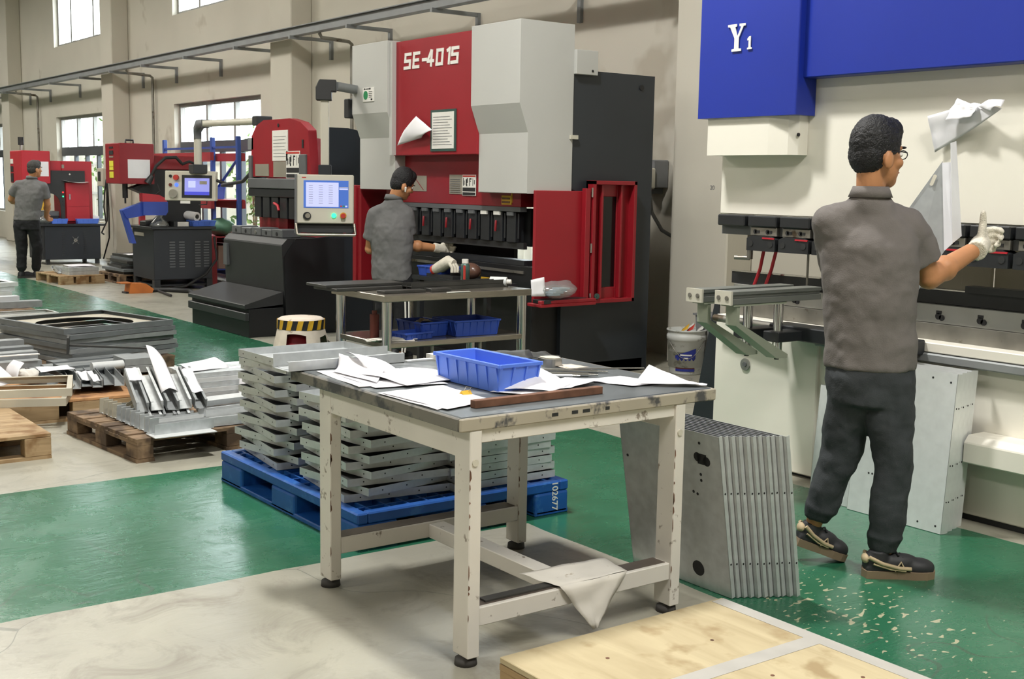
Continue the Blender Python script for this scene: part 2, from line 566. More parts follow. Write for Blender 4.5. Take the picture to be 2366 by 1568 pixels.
# ================================================================ THE SETTING
def floor_material():
    m = bpy.data.materials.new('epoxy_floor')
    m.use_nodes = True
    nt = m.node_tree
    N, Lk = nt.nodes, nt.links
    b = N['Principled BSDF']
    geo = N.new('ShaderNodeNewGeometry')
    sep = N.new('ShaderNodeSeparateXYZ')
    def math_(op, a, bb=None, c=None):
        n = N.new('ShaderNodeMath')
        n.operation = op
        for i, x in enumerate((a, bb, c)):
            if x is None: continue
            if isinstance(x, (int, float)): n.inputs[i].default_value = x
            else: Lk.new(x, n.inputs[i])
        return n.outputs[0]
    def noise_(scale, detail=5, rough=0.5, dist=0.0, vec=None):
        n = N.new('ShaderNodeTexNoise')
        n.inputs['Scale'].default_value = scale
        n.inputs['Detail'].default_value = detail
        n.inputs['Roughness'].default_value = rough
        n.inputs['Distortion'].default_value = dist
        Lk.new(vec if vec is not None else geo.outputs['Position'], n.inputs['Vector'])
        return n.outputs['Fac']
    def ramp(f, p0, p1, c0=(0, 0, 0, 1), c1=(1, 1, 1, 1)):
        r = N.new('ShaderNodeValToRGB')
        r.color_ramp.elements[0].position = p0
        r.color_ramp.elements[1].position = p1
        r.color_ramp.elements[0].color = c0
        r.color_ramp.elements[1].color = c1
        Lk.new(f, r.inputs['Fac'])
        return r.outputs['Color']
    def mix(f, a, bb):
        n = N.new('ShaderNodeMix')
        n.data_type = 'RGBA'
        for nm, x in (('Factor', f), ('A', a), ('B', bb)):
            if isinstance(x, (int, float, list, tuple)): n.inputs[nm].default_value = x
            else: Lk.new(x, n.inputs[nm])
        return n.outputs['Result']
    Lk.new(geo.outputs['Position'], sep.inputs[0])
    wob = math_('MULTIPLY', math_('SUBTRACT', noise_(2.2, 1), 0.5), 0.05)
    X = math_('ADD', sep.outputs['X'], wob)
    Y = math_('ADD', sep.outputs['Y'], wob)
    aisle = math_('MULTIPLY', math_('GREATER_THAN', Y, 3.14), math_('LESS_THAN', Y, 4.70))
    branch = math_('MULTIPLY', math_('MULTIPLY', math_('GREATER_THAN', X, -5.83), math_('LESS_THAN', X, -4.11)), math_('LESS_THAN', Y, 3.2))
    green = math_('MAXIMUM', aisle, branch)
    # chipped paint where the floor is worn beside the big machine
    dx = math_('MULTIPLY', math_('SUBTRACT', sep.outputs['X'], -2.62), 1.35)
    dy = math_('MULTIPLY', math_('SUBTRACT', sep.outputs['Y'], 3.42), 2.0)
    rad = math_('SQRT', math_('ADD', math_('MULTIPLY', dx, dx), math_('MULTIPLY', dy, dy)))
    near = math_('SUBTRACT', 0.72, math_('MULTIPLY', rad, 0.16))
    mp = N.new('ShaderNodeMapping')
    mp.inputs['Scale'].default_value = (1.0, 0.55, 1)
    mp.inputs['Rotation'].default_value = (0, 0, 0.6)
    Lk.new(geo.outputs['Position'], mp.inputs['Vector'])
    chipn = noise_(38, 1, 0.5, 0.4, mp.outputs['Vector'])
    chip = math_('MULTIPLY', math_('GREATER_THAN', math_('ADD', chipn, near), 1.31), math_('LESS_THAN', rad, 1.15))
    chip = math_('MULTIPLY', chip, math_('GREATER_THAN', sep.outputs['X'], -3.2))
    beige = mix(ramp(noise_(1.3, 3, 0.6), 0.3, 0.72), lin('8f8c7f') + [1], lin('aba899') + [1])
    dirt = ramp(noise_(3.1, 5, 0.75, 0.8), 0.50, 0.72)
    beige = mix(math_('MULTIPLY', dirt, 0.7), beige, lin('756e61') + [1])
    gcol = mix(ramp(noise_(0.9, 2, 0.6), 0.3, 0.7), lin('1f5a3e') + [1], lin('336f54') + [1])
    gcol = mix(math_('MULTIPLY', ramp(noise_(4.0, 4, 0.7, 1.0), 0.55, 0.75), 0.35), gcol, lin('123f2a') + [1])
    gcol = mix(chip, gcol, lin('a8a488') + [1])
    col = mix(green, beige, gcol)
    # hairline scratches and cracks
    vo = N.new('ShaderNodeTexVoronoi')
    vo.feature = 'DISTANCE_TO_EDGE'
    vo.inputs['Scale'].default_value = 0.55
    dsp = N.new('ShaderNodeVectorMath')
    dsp.operation = 'ADD'
    nz = N.new('ShaderNodeTexNoise')
    nz.inputs['Scale'].default_value = 1.4
    nz.inputs['Detail'].default_value = 1
    Lk.new(geo.outputs['Position'], nz.inputs['Vector'])
    Lk.new(geo.outputs['Position'], dsp.inputs[0])
    Lk.new(nz.outputs['Color'], dsp.inputs[1])
    Lk.new(dsp.outputs[0], vo.inputs['Vector'])
    crack = math_('LESS_THAN', vo.outputs['Distance'], 0.0016)
    col = mix(math_('MULTIPLY', crack, 0.5), col, lin('3c4a3e') + [1])
    Lk.new(col, b.inputs['Base Color'])
    rgh = math_('ADD', 0.17, math_('MULTIPLY', noise_(5, 3, 0.7), 0.16))
    rgh = math_('ADD', rgh, math_('MULTIPLY', math_('SUBTRACT', 1.0, green), 0.12))
    rgh = math_('ADD', rgh, math_('MULTIPLY', dirt, 0.12))
    Lk.new(rgh, b.inputs['Roughness'])
    bp = N.new('ShaderNodeBump')
    bp.inputs['Strength'].default_value = 0.22
    bp.inputs['Distance'].default_value = 0.01
    mp2 = N.new('ShaderNodeMapping')
    mp2.inputs['Rotation'].default_value = (0, 0, yaw)
    mp2.inputs['Scale'].default_value = (3.0, 1.0, 1.0)
    Lk.new(geo.outputs['Position'], mp2.inputs['Vector'])
    hgt = math_('ADD', noise_(6.0, 3, 0.6, 0.6, mp2.outputs['Vector']), math_('MULTIPLY', crack, -0.8))
    Lk.new(hgt, bp.inputs['Height'])
    Lk.new(bp.outputs['Normal'], b.inputs['Normal'])
    b.inputs['Specular IOR Level'].default_value = 0.75
    MATS['epoxy_floor'] = m
floor_material()
X0, X1, Y0, YW = -40.0, 5.0, -9.0, 7.4
B(X0, X1, Y0, YW + 0.25, -0.12, 0).build('floor', 'epoxy_floor', kind='structure', org=(0, 0, 0))
B(X0, X1, Y0, YW + 0.25, CEIL, CEIL + 0.2).build('ceiling', 'ceiling_paint', kind='structure')

# window wall with openings
WIN = [(-33.0, -29.75), (-25.9, -22.72), (-19.35, -16.05), (-12.6, -9.35)]
ZL0, ZL1, ZU0, ZU1 = 0.62, 2.66, 4.06, 5.35
wb = MB()
xs = [X0] + [q for w_ in WIN for q in w_] + [X1]
for i in range(0, len(xs), 2):
    wb.box(xs[i], xs[i + 1], YW, YW + 0.25, 0, CEIL)
for a, b_ in WIN:
    for z0, z1 in ((0, ZL0), (ZL1, ZU0), (ZU1, CEIL)):
        wb.box(a, b_, YW, YW + 0.25, z0, z1)
wb.build('wall_back', 'plaster', kind='structure', org=(0, YW, 0))
B(X0 - 0.2, X0, Y0, YW + 0.25, 0, CEIL).build('wall_left', 'plaster', kind='structure')
B(X1, X1 + 0.2, Y0, YW + 0.25, 0, CEIL).build('wall_right', 'plaster', kind='structure')
B(X0, X1, Y0 - 0.2, Y0, 0, CEIL).build('wall_front', 'plaster', kind='structure')
# concrete columns standing proud of the wall
PILL = [(-29.0, -28.4), (-22.05, -21.45), (-15.1, -14.48), (-7.4, -6.75), (-0.6, 0.05)]
for i, (a, b_) in enumerate(PILL):
    B(a, b_, 7.1, YW, 0, CEIL).build('trim_%d' % (i + 1), 'plaster', kind='structure', bevel=0.012)
# windows: outer frame, transom, mullions, panes
wn = 0
for a, b_ in WIN:
    for lower in (True, False):
        wn += 1
        z0, z1 = (ZL0, ZL1) if lower else (ZU0, ZU1)
        r = thing('window_%d' % wn, None, None, ((a + b_) / 2, YW + 0.12, z0), kind='structure')
        fr = MB()
        t, d0, d1 = 0.055, YW + 0.09, YW + 0.16
        fr.box(a, b_, d0, d1, z0, z0 + t).box(a, b_, d0, d1, z1 - t, z1).box(a, a + t, d0, d1, z0 + t, z1 - t).box(b_ - t, b_, d0, d1, z0 + t, z1 - t)
        fr.build('window_frame', 'alu_frame', r)
        wd = b_ - a
        if lower:
            zt = 1.88
            B(a + t, b_ - t, d0 - 0.01, d1, zt, zt + 0.17).build('transom', 'alu_dark', r)
            rows = [(z0 + t, zt, [0.0, 0.27, 0.5, 0.73, 1.0]), (zt + 0.17, z1 - t, [0.0, 0.34, 0.67, 1.0])]
        else:
            rows = [(z0 + t, z1 - t, [0.0, 0.27, 0.72, 1.0])]
        for ra, rb, cuts in rows:
            xa, xb = a + t, b_ - t
            for c in cuts[1:-1]:
                x = xa + (xb - xa) * c
                B(x - 0.035, x + 0.035, d0, d1, ra, rb).build('mullion', 'alu_frame' if not lower or ra > 1.9 else 'alu_dark', r)
            for c0, c1 in zip(cuts[:-1], cuts[1:]):
                B(xa + (xb - xa) * c0 + 0.035, xa + (xb - xa) * c1 - 0.035, d0 + 0.03, d0 + 0.036, ra, rb).build('pane', 'window_glass', r)
# outside: yard, corrugated fence and shrubs seen dimly through the panes
B(-60, 20, YW + 0.25, 30, -0.3, -0.1).build('ground', 'asphalt', kind='structure')
fe = thing('yard_fence', 'pale corrugated sheet fence in the yard outside the windows', 'fence', (-20, 9.4, -0.1))
for k in range(20):
    x = -36 + k * 1.55
    mb = MB()
    poly = []
    for i in range(21):
        poly.append((x + 1.53 * i / 20, 9.4 + (0.02 if i % 2 else -0.02)))
    poly += [(px, py + 0.012) for px, py in reversed(poly)]
    mb.prism(poly, 'z', -0.1, 2.05)
    mb.build('panel', 'fence_sheet', fe)
for zz in (0.35, 1.05, 1.75):
    B(-36, -5, 9.34, 9.37, zz, zz + 0.05).build('rail', 'alu_frame', fe)
for k, (bx, bz, lb) in enumerate(((-26.6, 1.5, 'leafy green shrub outside the far window'), (-19.3, 1.25, 'leafy green shrub outside the window behind the blue rack'))):
    sh = thing('garden_shrub', lb, 'shrub', (bx, 8.75, -0.1), group='shrubs in the yard')
    mb = MB()
    for i in range(260):
        c = Vector((bx + random.gauss(0, 0.33), 8.75 + random.gauss(0, 0.15), bz + random.gauss(0, 0.45)))
        a = Vector((random.uniform(-1, 1), random.uniform(-1, 1), random.uniform(-1, 1))).normalized() * 0.07
        b2 = a.orthogonal().normalized() * 0.035
        mb.add([c - a, c + b2, c + a, c - b2], [(0, 1, 2, 3)])
    mb.build('foliage', 'leaf', sh)
    st = MB()
    for i in range(5):
        st.tube([(bx + random.uniform(-.1, .1), 8.75, -0.1), (bx + random.uniform(-.25, .25), 8.75, bz + 0.2)], 0.015)
    st.build('stem', 'brown_board', sh)

# ceiling lamps (housing and glowing diffuser; the light itself is set at the top)
for i, (lx, ly, lw, where) in enumerate(LAMPS):
    hw_, hd_l = (0.36, 0.26) if lx == -5.2 else (1.25, 0.65)
    t = thing('high_bay_lamp', 'rectangular high bay lamp ' + where, 'lamp', (lx, ly, 5.64), group='lamps under the ceiling')
    B(lx - hw_, lx + hw_, ly - hd_l, ly + hd_l, 5.66, 5.78).build('housing', 'white_panel', t, bevel=0.01)
    B(lx - hw_ + 0.03, lx + hw_ - 0.03, ly - hd_l + 0.03, ly + hd_l - 0.03, 5.645, 5.66).build('diffuser', 'lamp_diffuser', t)
    for s_ in (-0.25, 0.25):
        MB().cyl((lx + s_, ly, 5.78), (lx + s_, ly, CEIL), 0.012).build('hanger', 'steel', t)

# cable tray along the wall on brackets
tr = thing('cable_tray', 'long grey metal cable tray running high along the window wall', 'cable tray', (-18, 6.9, 3.2))
B(-38, -2, 6.84, 6.94, 3.23, 3.325).build('duct', 'tray_grey', tr, bevel=0.006)
B(-38, -2, 6.80, 6.98, 3.325, 3.335).build('lid', 'tray_grey', tr)
for x in (-33.5, -31.5, -29.6, -27.7, -26.19, -24.2, -22.36, -20.7, -19.17, -17.39, -15.6, -13.92, -12.47, -10.68, -9.0, -7.4, -5.8):
    B(x - 0.02, x + 0.02, 6.80, YW, 3.195, 3.235).add([], []).box(x - 0.025, x + 0.025, YW - 0.035, YW, 2.98, 3.235).build('bracket', 'tray_grey', tr)
# drop pipes from the tray
for x, zb, lb in ((-20.14, 1.7, 'thin grey conduit dropping down the wall beside the riveting press'), (-13.31, 1.75, 'thin brown conduit dropping down the wall left of the large red press'),
                  (-27.0, 1.6, 'thin grey conduit on the wall at the far left')):
    mb = MB()
    yp = 7.34
    mb.tube([(x, 6.9, 3.22), (x, 6.93, 3.17), (x, yp - 0.04, 3.15), (x, yp, 3.12), (x, yp, 3.05), (x, yp, zb)], 0.022)
    mb.build('conduit_pipe', 'steel_dull', None, lb, 'pipe', 'drop pipes on the window wall')

# ================================================================ WHITE PRESS BRAKE WITH BLUE COVERS (right)
wm = thing('press_brake', 'large cream press brake with blue upper covers at the right', 'press brake', (-3.0, 4.9, 0))
XR = -1.25
mb = MB()
mb.box(-4.64, XR, 4.84, 5.35, 0.03, 0.72)
mb.box(-4.64, -3.93, 4.82, 4.90, 0.02, 0.79)
mb.build('bed', 'cream_machine', wm, bevel=0.006)
B(-4.60, XR, 4.86, 5.30, 0.0, 0.04).build('plinth', 'dark_grey', wm)
B(-3.93, XR, 4.80, 5.10, 0.745, 0.79).build('ledge', 'cream_machine', wm, bevel=0.004)
B(-3.93, XR, 4.785, 4.84, 0.70, 0.742).build('bumper_strip', 'tray_grey', wm, bevel=0.006)
mb = MB()
mb.prism([(4.84, 0.42), (4.72, 0.42), (4.69, 0.39), (4.69, 0.30), (4.84, 0.27)], 'x', -3.0, XR)
mb.build('foot_step', 'cream_machine', wm, bevel=0.004)
B(-4.62, XR, 4.90, 5.12, 0.79, 0.865).build('bolster_base', 'steel_dull', wm)
bo = B(-4.62, XR, 4.925, 5.10, 0.865, 0.955).build('bolster', 'steel', wm, bevel=0.003)
x = -4.40
while x < XR - 0.1:
    k = MB()
    k.cyl((x, 4.921, 0.90), (x, 4.927, 0.90), 0.016, n=12)
    k.cyl((x + 0.018, 4.921, 0.894), (x + 0.018, 4.927, 0.894), 0.014, n=12)
    k.box(x - 0.012, x + 0.014, 4.921, 4.927, 0.912, 0.926)
    k.build('key_slot', 'black_print', bo)
    x += 0.215
di = B(-4.66, XR, 4.95, 5.05, 0.955, 1.02).build('lower_die', 'black_satin', wm, bevel=0.002)
B(-4.66, XR, 4.945, 4.965, 1.02, 1.026).build('die_edge', 'chrome', di)
B(-3.2, XR, 4.93, 5.00, 1.02, 1.05).build('die_block', 'dark_grey', di)
# ram and covers
B(-4.69, XR, 4.87, 5.12, 1.335, 3.3).build('ram', 'cream_machine', wm, bevel=0.004)
cv = MB()
cv.prism([(-4.74, 4.72), (-4.06, 4.72), (-4.06, 4.87), (-4.74, 4.87)], 'z', 1.84, 3.4)
c1 = cv.build('cylinder_cover', 'blue_machine', wm, bevel=0.008, bseg=2)
B(-4.08, XR, 4.765, 4.869, 2.02, 3.4).build('ram_cover', 'blue_machine', wm, bevel=0.005)
vb = MB().prism([(-4.68, 4.74), (-4.25, 4.74), (-4.14, 4.765), (-4.10, 4.80), (-4.10, 4.87), (-4.68, 4.87)], 'z', 1.645, 1.84).build('valve_box', 'cream_machine', wm, bevel=0.003)
MB().cyl((-4.099, 4.79, 1.745), (-4.092, 4.79, 1.745), 0.009, n=10).build('bolt', 'black_print', vb)
# "Y1" in serif letters on the blue cylinder cover
def slab(polys, name, T, m, parent, d=0.004):
    g = MB()
    for p in polys:
        g.prism(p, 'z', 0, d, T)
    return g.build(name, m, parent)
ycx, ycz = -4.47, 2.245
Ty = at((ycx, 4.7165, ycz), FACE_Y)
yy = [[(-0.062, 0.068), (-0.062, 0.056), (-0.046, 0.054), (-0.014, -0.004), (-0.014, -0.056), (-0.032, -0.058), (-0.032, -0.070), (0.034, -0.070), (0.034, -0.058), (0.016, -0.056),
       (0.016, -0.002), (0.046, 0.054), (0.060, 0.056), (0.060, 0.068), (0.018, 0.068), (0.018, 0.056), (0.030, 0.053), (0.006, 0.006), (-0.012, 0.053), (0.0, 0.056), (0.0, 0.068)]]
slab(yy, 'letter_y', Ty, 'label_white', c1)
dd = [[(0.076, -0.066), (0.076, -0.058), (0.085, -0.056), (0.085, -0.018), (0.076, -0.022), (0.076, -0.012), (0.090, 0.0), (0.099, 0.0), (0.099, -0.056), (0.108, -0.058), (0.108, -0.066)]]
slab(dd, 'digit_one', Ty, 'label_white', c1)
# tool holders under the ram
x = -4.64
i = 0
while x < XR - 0.2:
    B(x, x + 0.195, 4.80, 4.90, 1.275, 1.333).build('tool_rail', 'black_satin', wm, bevel=0.006)
    if i >= 1:
        cl = B(x + 0.01, x + 0.19, 4.815, 4.89, 1.228, 1.274).build('clamp', 'steel_dull', wm, bevel=0.003)
        for q in (0.045, 0.13):
            MB().cyl((x + q, 4.812, 1.25), (x + q, 4.816, 1.25), 0.012, n=10).box(x + q, x + q + 0.03, 4.812, 4.816, 1.243, 1.257).build('slot', 'black_print', cl)
        bl = MB().prism([(x + 0.0, 1.15), (x + 0.195, 1.15), (x + 0.195, 1.215), (x + 0.16, 1.228), (x + 0.03, 1.228), (x, 1.215)], 'y', 4.80, 4.89).build('clamp_plate', 'black_satin', wm, bevel=0.003)
        for q in (0.03, 0.165):
            MB().cyl((x + q, 4.797, 1.187), (x + q, 4.801, 1.187), 0.016, n=12).build('screw', 'dark_grey', bl)
        B(x + 0.11, x + 0.19, 4.796, 4.803, 1.214, 1.222).build('lever', 'red_bright', bl)
    x += 0.218
    i += 1
B(-4.64, XR, 4.84, 4.90, 1.228, 1.275).build('rail_backing', 'mid_grey', wm)
# side frames with open throat
for xa in (-4.62, XR - 0.06):
    MB().prism([(5.1, 0.03), (6.3, 0.03), (6.3, 3.3), (5.1, 3.3), (5.1, 1.5), (5.95, 1.42), (5.95, 0.92), (5.1, 0.8)], 'x', xa, xa + 0.06).build('side_frame', 'cream_machine', wm)
gd = 0
x = -4.45
while x < XR:
    B(x, x + 0.17, 5.72 + (0.02 if gd % 2 else 0), 5.75 + (0.02 if gd % 2 else 0), 0.35, 1.55).build('guard_panel', 'panel_beige', wm, bevel=0.003)
    x += 0.178
    gd += 1
# lever rod and red hoses in the throat
MB().cyl((-4.45, 4.86, 1.28), (-4.45, 4.86, 1.10), 0.016).cyl((-4.45, 4.86, 1.105), (-4.53, 4.83, 1.105), 0.012).build('stop_lever', 'steel_dull', wm)
for q in (0.0, 0.085):
    MB().tube([(-4.36 + q, 4.87, 1.16), (-4.40 + q * 0.92, 4.89, 1.05), (-4.45 + q * 0.9, 4.9, 0.95)], 0.009).build('red_hose', 'red_bright', wm)
MB().cyl((-4.08, 4.89, 1.16), (-4.08, 4.89, 0.95), 0.006).build('thin_rod', 'steel_dull', wm)
# round bolt plate on the bed
rb = MB().cyl((-4.41, 4.812, 0.54), (-4.41, 4.822, 0.54), 0.032, n=24).build('round_plate', 'steel', wm)
MB().cyl((-4.41, 4.808, 0.54), (-4.41, 4.813, 0.54), 0.014, n=6).build('hex_bolt', 'mid_grey', rb)
# front sheet supports: two slotted arms on posts clamped to a rail
MB().cyl((-4.60, 4.77, 0.775), (-4.16, 4.74, 0.775), 0.02).build('guide_bar', 'steel_dull', wm)
rl = B(-4.12, -3.3, 4.66, 4.80, 0.73, 0.80).build('support_rail', 'black_satin', wm, bevel=0.005)
for (ax, y0, y1, py) in ((-4.115, 4.13, 4.78, 4.50), (-3.955, 4.16, 4.80, 4.54)):
    ar = MB()
    zt = 0.995
    ar.box(ax - 0.045, ax + 0.045, y0, y1, zt - 0.018, zt).box(ax - 0.035, ax + 0.035, y0, y1, zt - 0.034, zt - 0.018).box(ax - 0.045, ax + 0.045, y0, y1, zt - 0.062, zt - 0.034)
    a = ar.build('support_arm', 'alu_profile', wm, bevel=0.002)
    cp = B(ax - 0.052, ax + 0.052, y0 - 0.012, y0, zt - 0.063, zt + 0.002).build('end_cap', 'panel_beige', a)
    for q in (-0.026, 0.026):
        MB().cyl((ax + q, y0 - 0.016, zt - 0.031), (ax + q, y0 - 0.011, zt - 0.031), 0.011, n=12).build('cap_screw', 'steel_dull', cp)
    B(ax - 0.04, ax + 0.04, y0 + 0.02, y1 - 0.25, zt - 0.072, zt - 0.063).build('arm_plate', 'sage_arm', a)
    br = MB().prism([(y0 + 0.05, zt - 0.072), (y0 + 0.07, zt - 0.072), (y0 + 0.07, zt - 0.15), (py + 0.04, 0.672), (py + 0.04, 0.655), (py - 0.035, 0.655), (y0 + 0.05, zt - 0.165)], 'x', ax - 0.035, ax + 0.035)
    br.build('strut', 'sage_arm', wm, bevel=0.002)
    p_ = MB().cyl((ax, py, 0.665), (ax, py, zt - 0.07), 0.024, n=18).build('post', 'chrome', wm)
    MB().cyl((ax, py, 0.645), (ax, py, 0.657), 0.012, n=8).build('nut', 'black_print', p_)
    B(ax - 0.05, ax + 0.05, py - 0.05, py + 0.2, 0.735, 0.785).build('clamp_block', 'black_satin', wm, bevel=0.004)
# paper sheets taped to the ram
def bend(a, b_):
    return lambda u, v: a * (max(0, u - 0.5) ** 2) + b_ * v * (1 - v)
ps = sheet_obj('drawing_sheet', [(-3.369, 4.81, 1.813), (-3.34, 4.84, 1.651), (-2.969, 4.76, 1.83), (-3.15, 4.83, 1.865)], 'paper', 'curled white drawing sheet stuck on the cream ram above the raised hand', 'paper',
               bumpf=lambda u, v: 0.05 * math.sin(PI * v) * (0.3 + u) * -0.5, n=12)
fo = sheet_obj('folded_flap', [(-3.27, 4.80, 1.79), (-3.13, 4.775, 1.80), (-3.11, 4.80, 1.845), (-3.228, 4.82, 1.887)], 'paper', parent=ps, n=8, wob=0.012, bumpf=lambda u, v: 0.012 * math.sin(6 * PI * u) * v)
sheet_obj('curled_edge', [(-3.11, 4.80, 1.845), (-3.02, 4.76, 1.815), (-2.965, 4.745, 1.835), (-2.985, 4.80, 1.868)], 'paper', parent=ps, n=8, wob=0.004, bumpf=lambda u, v: 0.02 * math.sin(PI * v))

# ================================================================ LARGE RED AND WHITE PRESS BRAKE (centre)
se = thing('press_brake', 'large red and white press brake lettered SE-4015 behind the steel bench', 'press brake', (-8.4, 5.9, 0))
for xa in (-9.63, -7.21):
    MB().prism([(5.75, 0.0), (6.65, 0.0), (6.65, 2.33), (5.80, 2.33), (5.80, 1.45), (5.98, 1.40), (5.98, 0.95), (5.75, 0.9)], 'x', xa, xa + 0.05).build('side_frame', 'slate_plate', se, bevel=0.006)
def cover(xa, xb):
    return MB().prism([(5.32, 2.655), (5.82, 2.655), (5.82, 1.405), (5.40, 1.405), (5.40, 1.85), (5.32, 2.06)], 'x', xa, xb)
wr = cover(-7.775, -7.15).build('cylinder_cover', 'white_panel', se, bevel=0.004)
wl = cover(-9.64, -9.03).build('cylinder_cover', 'white_panel', se, bevel=0.004)
rc = B(-9.03, -7.775, 5.38, 5.82, 1.695, 2.64).build('front_cover', 'red_paint', se, bevel=0.006)
MB().prism([(5.34, 2.64), (5.38, 2.64), (5.38, 1.7), (5.34, 1.7)], 'x', -9.03, -8.985).build('cover_edge', 'white_panel', se)
def stroke_text(word, h, x_left, z_mid, y, parent, m_, wd=0.024, adv=0.118, slant=0.12):
    """wide technical lettering built from bars"""
    w_ = adv * 0.78
    seg = {'S': [(0, .5, 0, 1), (0, 1, 1, 1), (0, .5, 1, .5), (1, 0, 1, .5), (0, 0, 1, 0)], 'E': [(0, 0, 0, 1), (0, 1, 1, 1), (0, .5, .85, .5), (0, 0, 1, 0)], '-': [(0.1, .45, .75, .45)],
           '4': [(0, .34, .5, 1), (0, .30, 1, .30), (.68, 0, .68, 1)], '0': [(0, 0, 0, 1), (0, 1, 1, 1), (1, 0, 1, 1), (0, 0, 1, 0)], '1': [(.55, 0, .55, 1), (.2, .9, .55, 1)],
           '5': [(0, .55, 0, 1), (0, 1, 1, 1), (0, .55, 1, .55), (1, 0, 1, .55), (0, 0, 1, 0)]}
    names = {'S': 'letter_s', 'E': 'letter_e', '-': 'hyphen', '4': 'digit_four', '0': 'digit_zero', '1': 'digit_one', '5': 'digit_five'}
    x = x_left
    for ch_ in word:
        g = MB()
        for si_, (u0, v0, u1, v1) in enumerate(seg[ch_]):
            def pt(u, v):
                zz = (v - 0.5) * (h - wd)
                return Vector((x + wd / 2 + u * (w_ - wd) + zz * slant, 0, z_mid + zz))
            a_, b_ = pt(u0, v0), pt(u1, v1)
            d = (b_ - a_).normalized() * wd / 2
            n_ = Vector((-d.z, 0, d.x))
            q = [a_ - d - n_, b_ + d - n_, b_ + d + n_, a_ - d + n_]
            g.prism([(p.x, p.z) for p in q], 'y', y - 0.004 - 0.0004 * si_, y)
        g.build(names[ch_], m_, parent)
        x += adv * (0.62 if ch_ in '1-' else 1.0)
stroke_text('SE-4015', 0.135, -8.85, 2.47, 5.379, rc, 'label_white', 0.026, 0.135)
B(-9.35, -7.36, 5.50, 5.75, 1.30, 1.70).build('ram', 'red_deep', se, bevel=0.004)
B(-9.35, -7.36, 5.50, 5.56, 1.265, 1.30).build('ram_edge', 'mid_grey', se)
B(-9.55, -7.25, 5.62, 5.80, 1.70, 1.98).build('ram_beam', 'black_machine', se)
# tool holders below the ram
for i in range(11):
    x = -9.30 + i * 0.175
    h_ = B(x, x + 0.115, 5.51, 5.60, 1.03, 1.262).build('tool_holder', 'black_satin', se, bevel=0.004)
    B(x + 0.02, x + 0.10, 5.495, 5.512, 1.235, 1.262).build('clip', 'label_white' if i in (8, 9) else 'mid_grey', h_)
    if i % 2:
        MB().tube([(x + 0.05, 5.50, 1.19), (x + 0.06, 5.49, 1.15), (x + 0.05, 5.495, 1.11)], 0.009).build('lever', 'red_deep', h_)
    MB().cyl((x + 0.145, 5.52, 1.25), (x + 0.145, 5.52, 1.06), 0.008).build('pin', 'black_satin', h_)
B(-9.35, -7.36, 5.60, 5.64, 1.0, 1.29).build('tool_light_block', 'black_machine', se)  # black box added so no light shows between the tool holders
B(-9.35, -7.36, 5.535, 5.57, 0.98, 1.03).build('upper_tool', 'dark_grey', se)
B(-9.58, -8.62, 6.38, 6.42, 0.1, 2.0).build('rear_light_block', 'black_machine', se)  # black sheets added to block the window light behind the throat
B(-8.25, -7.21, 6.38, 6.42, 0.1, 2.0).build('rear_light_block', 'black_machine', se)
# bed, die rail, trough
B(-9.58, -7.2, 5.50, 5.85, 0.0, 0.86).build('bed', 'black_machine', se, bevel=0.006)
B(-9.50, -7.3, 5.50, 5.62, 0.86, 0.90).build('lower_die', 'black_satin', se)
B(-9.50, -7.3, 5.49, 5.505, 0.80, 0.82).build('die_edge', 'steel_dull', se)
B(-9.58, -7.16, 5.45, 6.6, 0.0, 0.10).build('plinth', 'black_machine', se)
# red side guards: fixed tray-like guard and the hinged door frame with a dark window
g1 = MB()
g1.box(-7.15, -7.12, 5.46, 5.95, 0.60, 1.43).box(-7.12, -7.07, 5.90, 5.95, 0.58, 1.45).box(-7.15, -6.98, 5.42, 5.95, 0.575, 0.60).box(-7.02, -6.98, 5.42, 5.95, 0.60, 0.625)
g1.build('side_guard', 'red_paint', se, bevel=0.004)
dr = MB()
ya, yb, za, zb = 5.965, 6.41, 0.575, 1.51
for (p0, p1, q0, q1) in ((ya, ya + 0.03, za, zb), (yb - 0.03, yb, za, zb), (ya, yb, za, za + 0.03), (ya, yb, zb - 0.03, zb)):
    dr.box(-7.15, -7.06, p0, p1, q0, q1)
for (p0, p1, q0, q1) in ((ya, 6.09, za, zb), (6.26, yb, za, zb), (6.09, 6.26, za, 0.69), (6.09, 6.26, 1.39, zb)):
    dr.box(-7.15, -7.125, p0, p1, q0, q1)
for p in (6.07, 6.265):
    dr.box(-7.125, -7.085, p, p + 0.02, za + 0.03, zb - 0.03)
d_ = dr.build('door', 'red_paint', se, bevel=0.003)
B(-7.145, -7.138, 6.09, 6.26, 0.69, 1.39).build('window_pane', 'dark_glass', d_)
for z in (1.42, 1.0, 0.62):
    MB().cyl((-7.065, 5.957, z - 0.035), (-7.065, 5.957, z + 0.035), 0.008, n=8).build('hinge', 'chrome', d_)
MB().cyl((-7.062, 6.02, 0.63), (-7.05, 6.02, 0.63), 0.022, n=16).cyl((-7.05, 6.02, 0.63), (-7.045, 6.02, 0.63), 0.010, n=12).build('lock', 'can_green', d_)
g2 = B(-9.72, -9.66, 5.42, 5.95, 0.45, 1.42).build('side_guard', 'red_deep', se, bevel=0.004)
B(-9.78, -9.72, 5.40, 5.46, 0.45, 1.44).build('guard_post', 'red_paint', se, bevel=0.004)
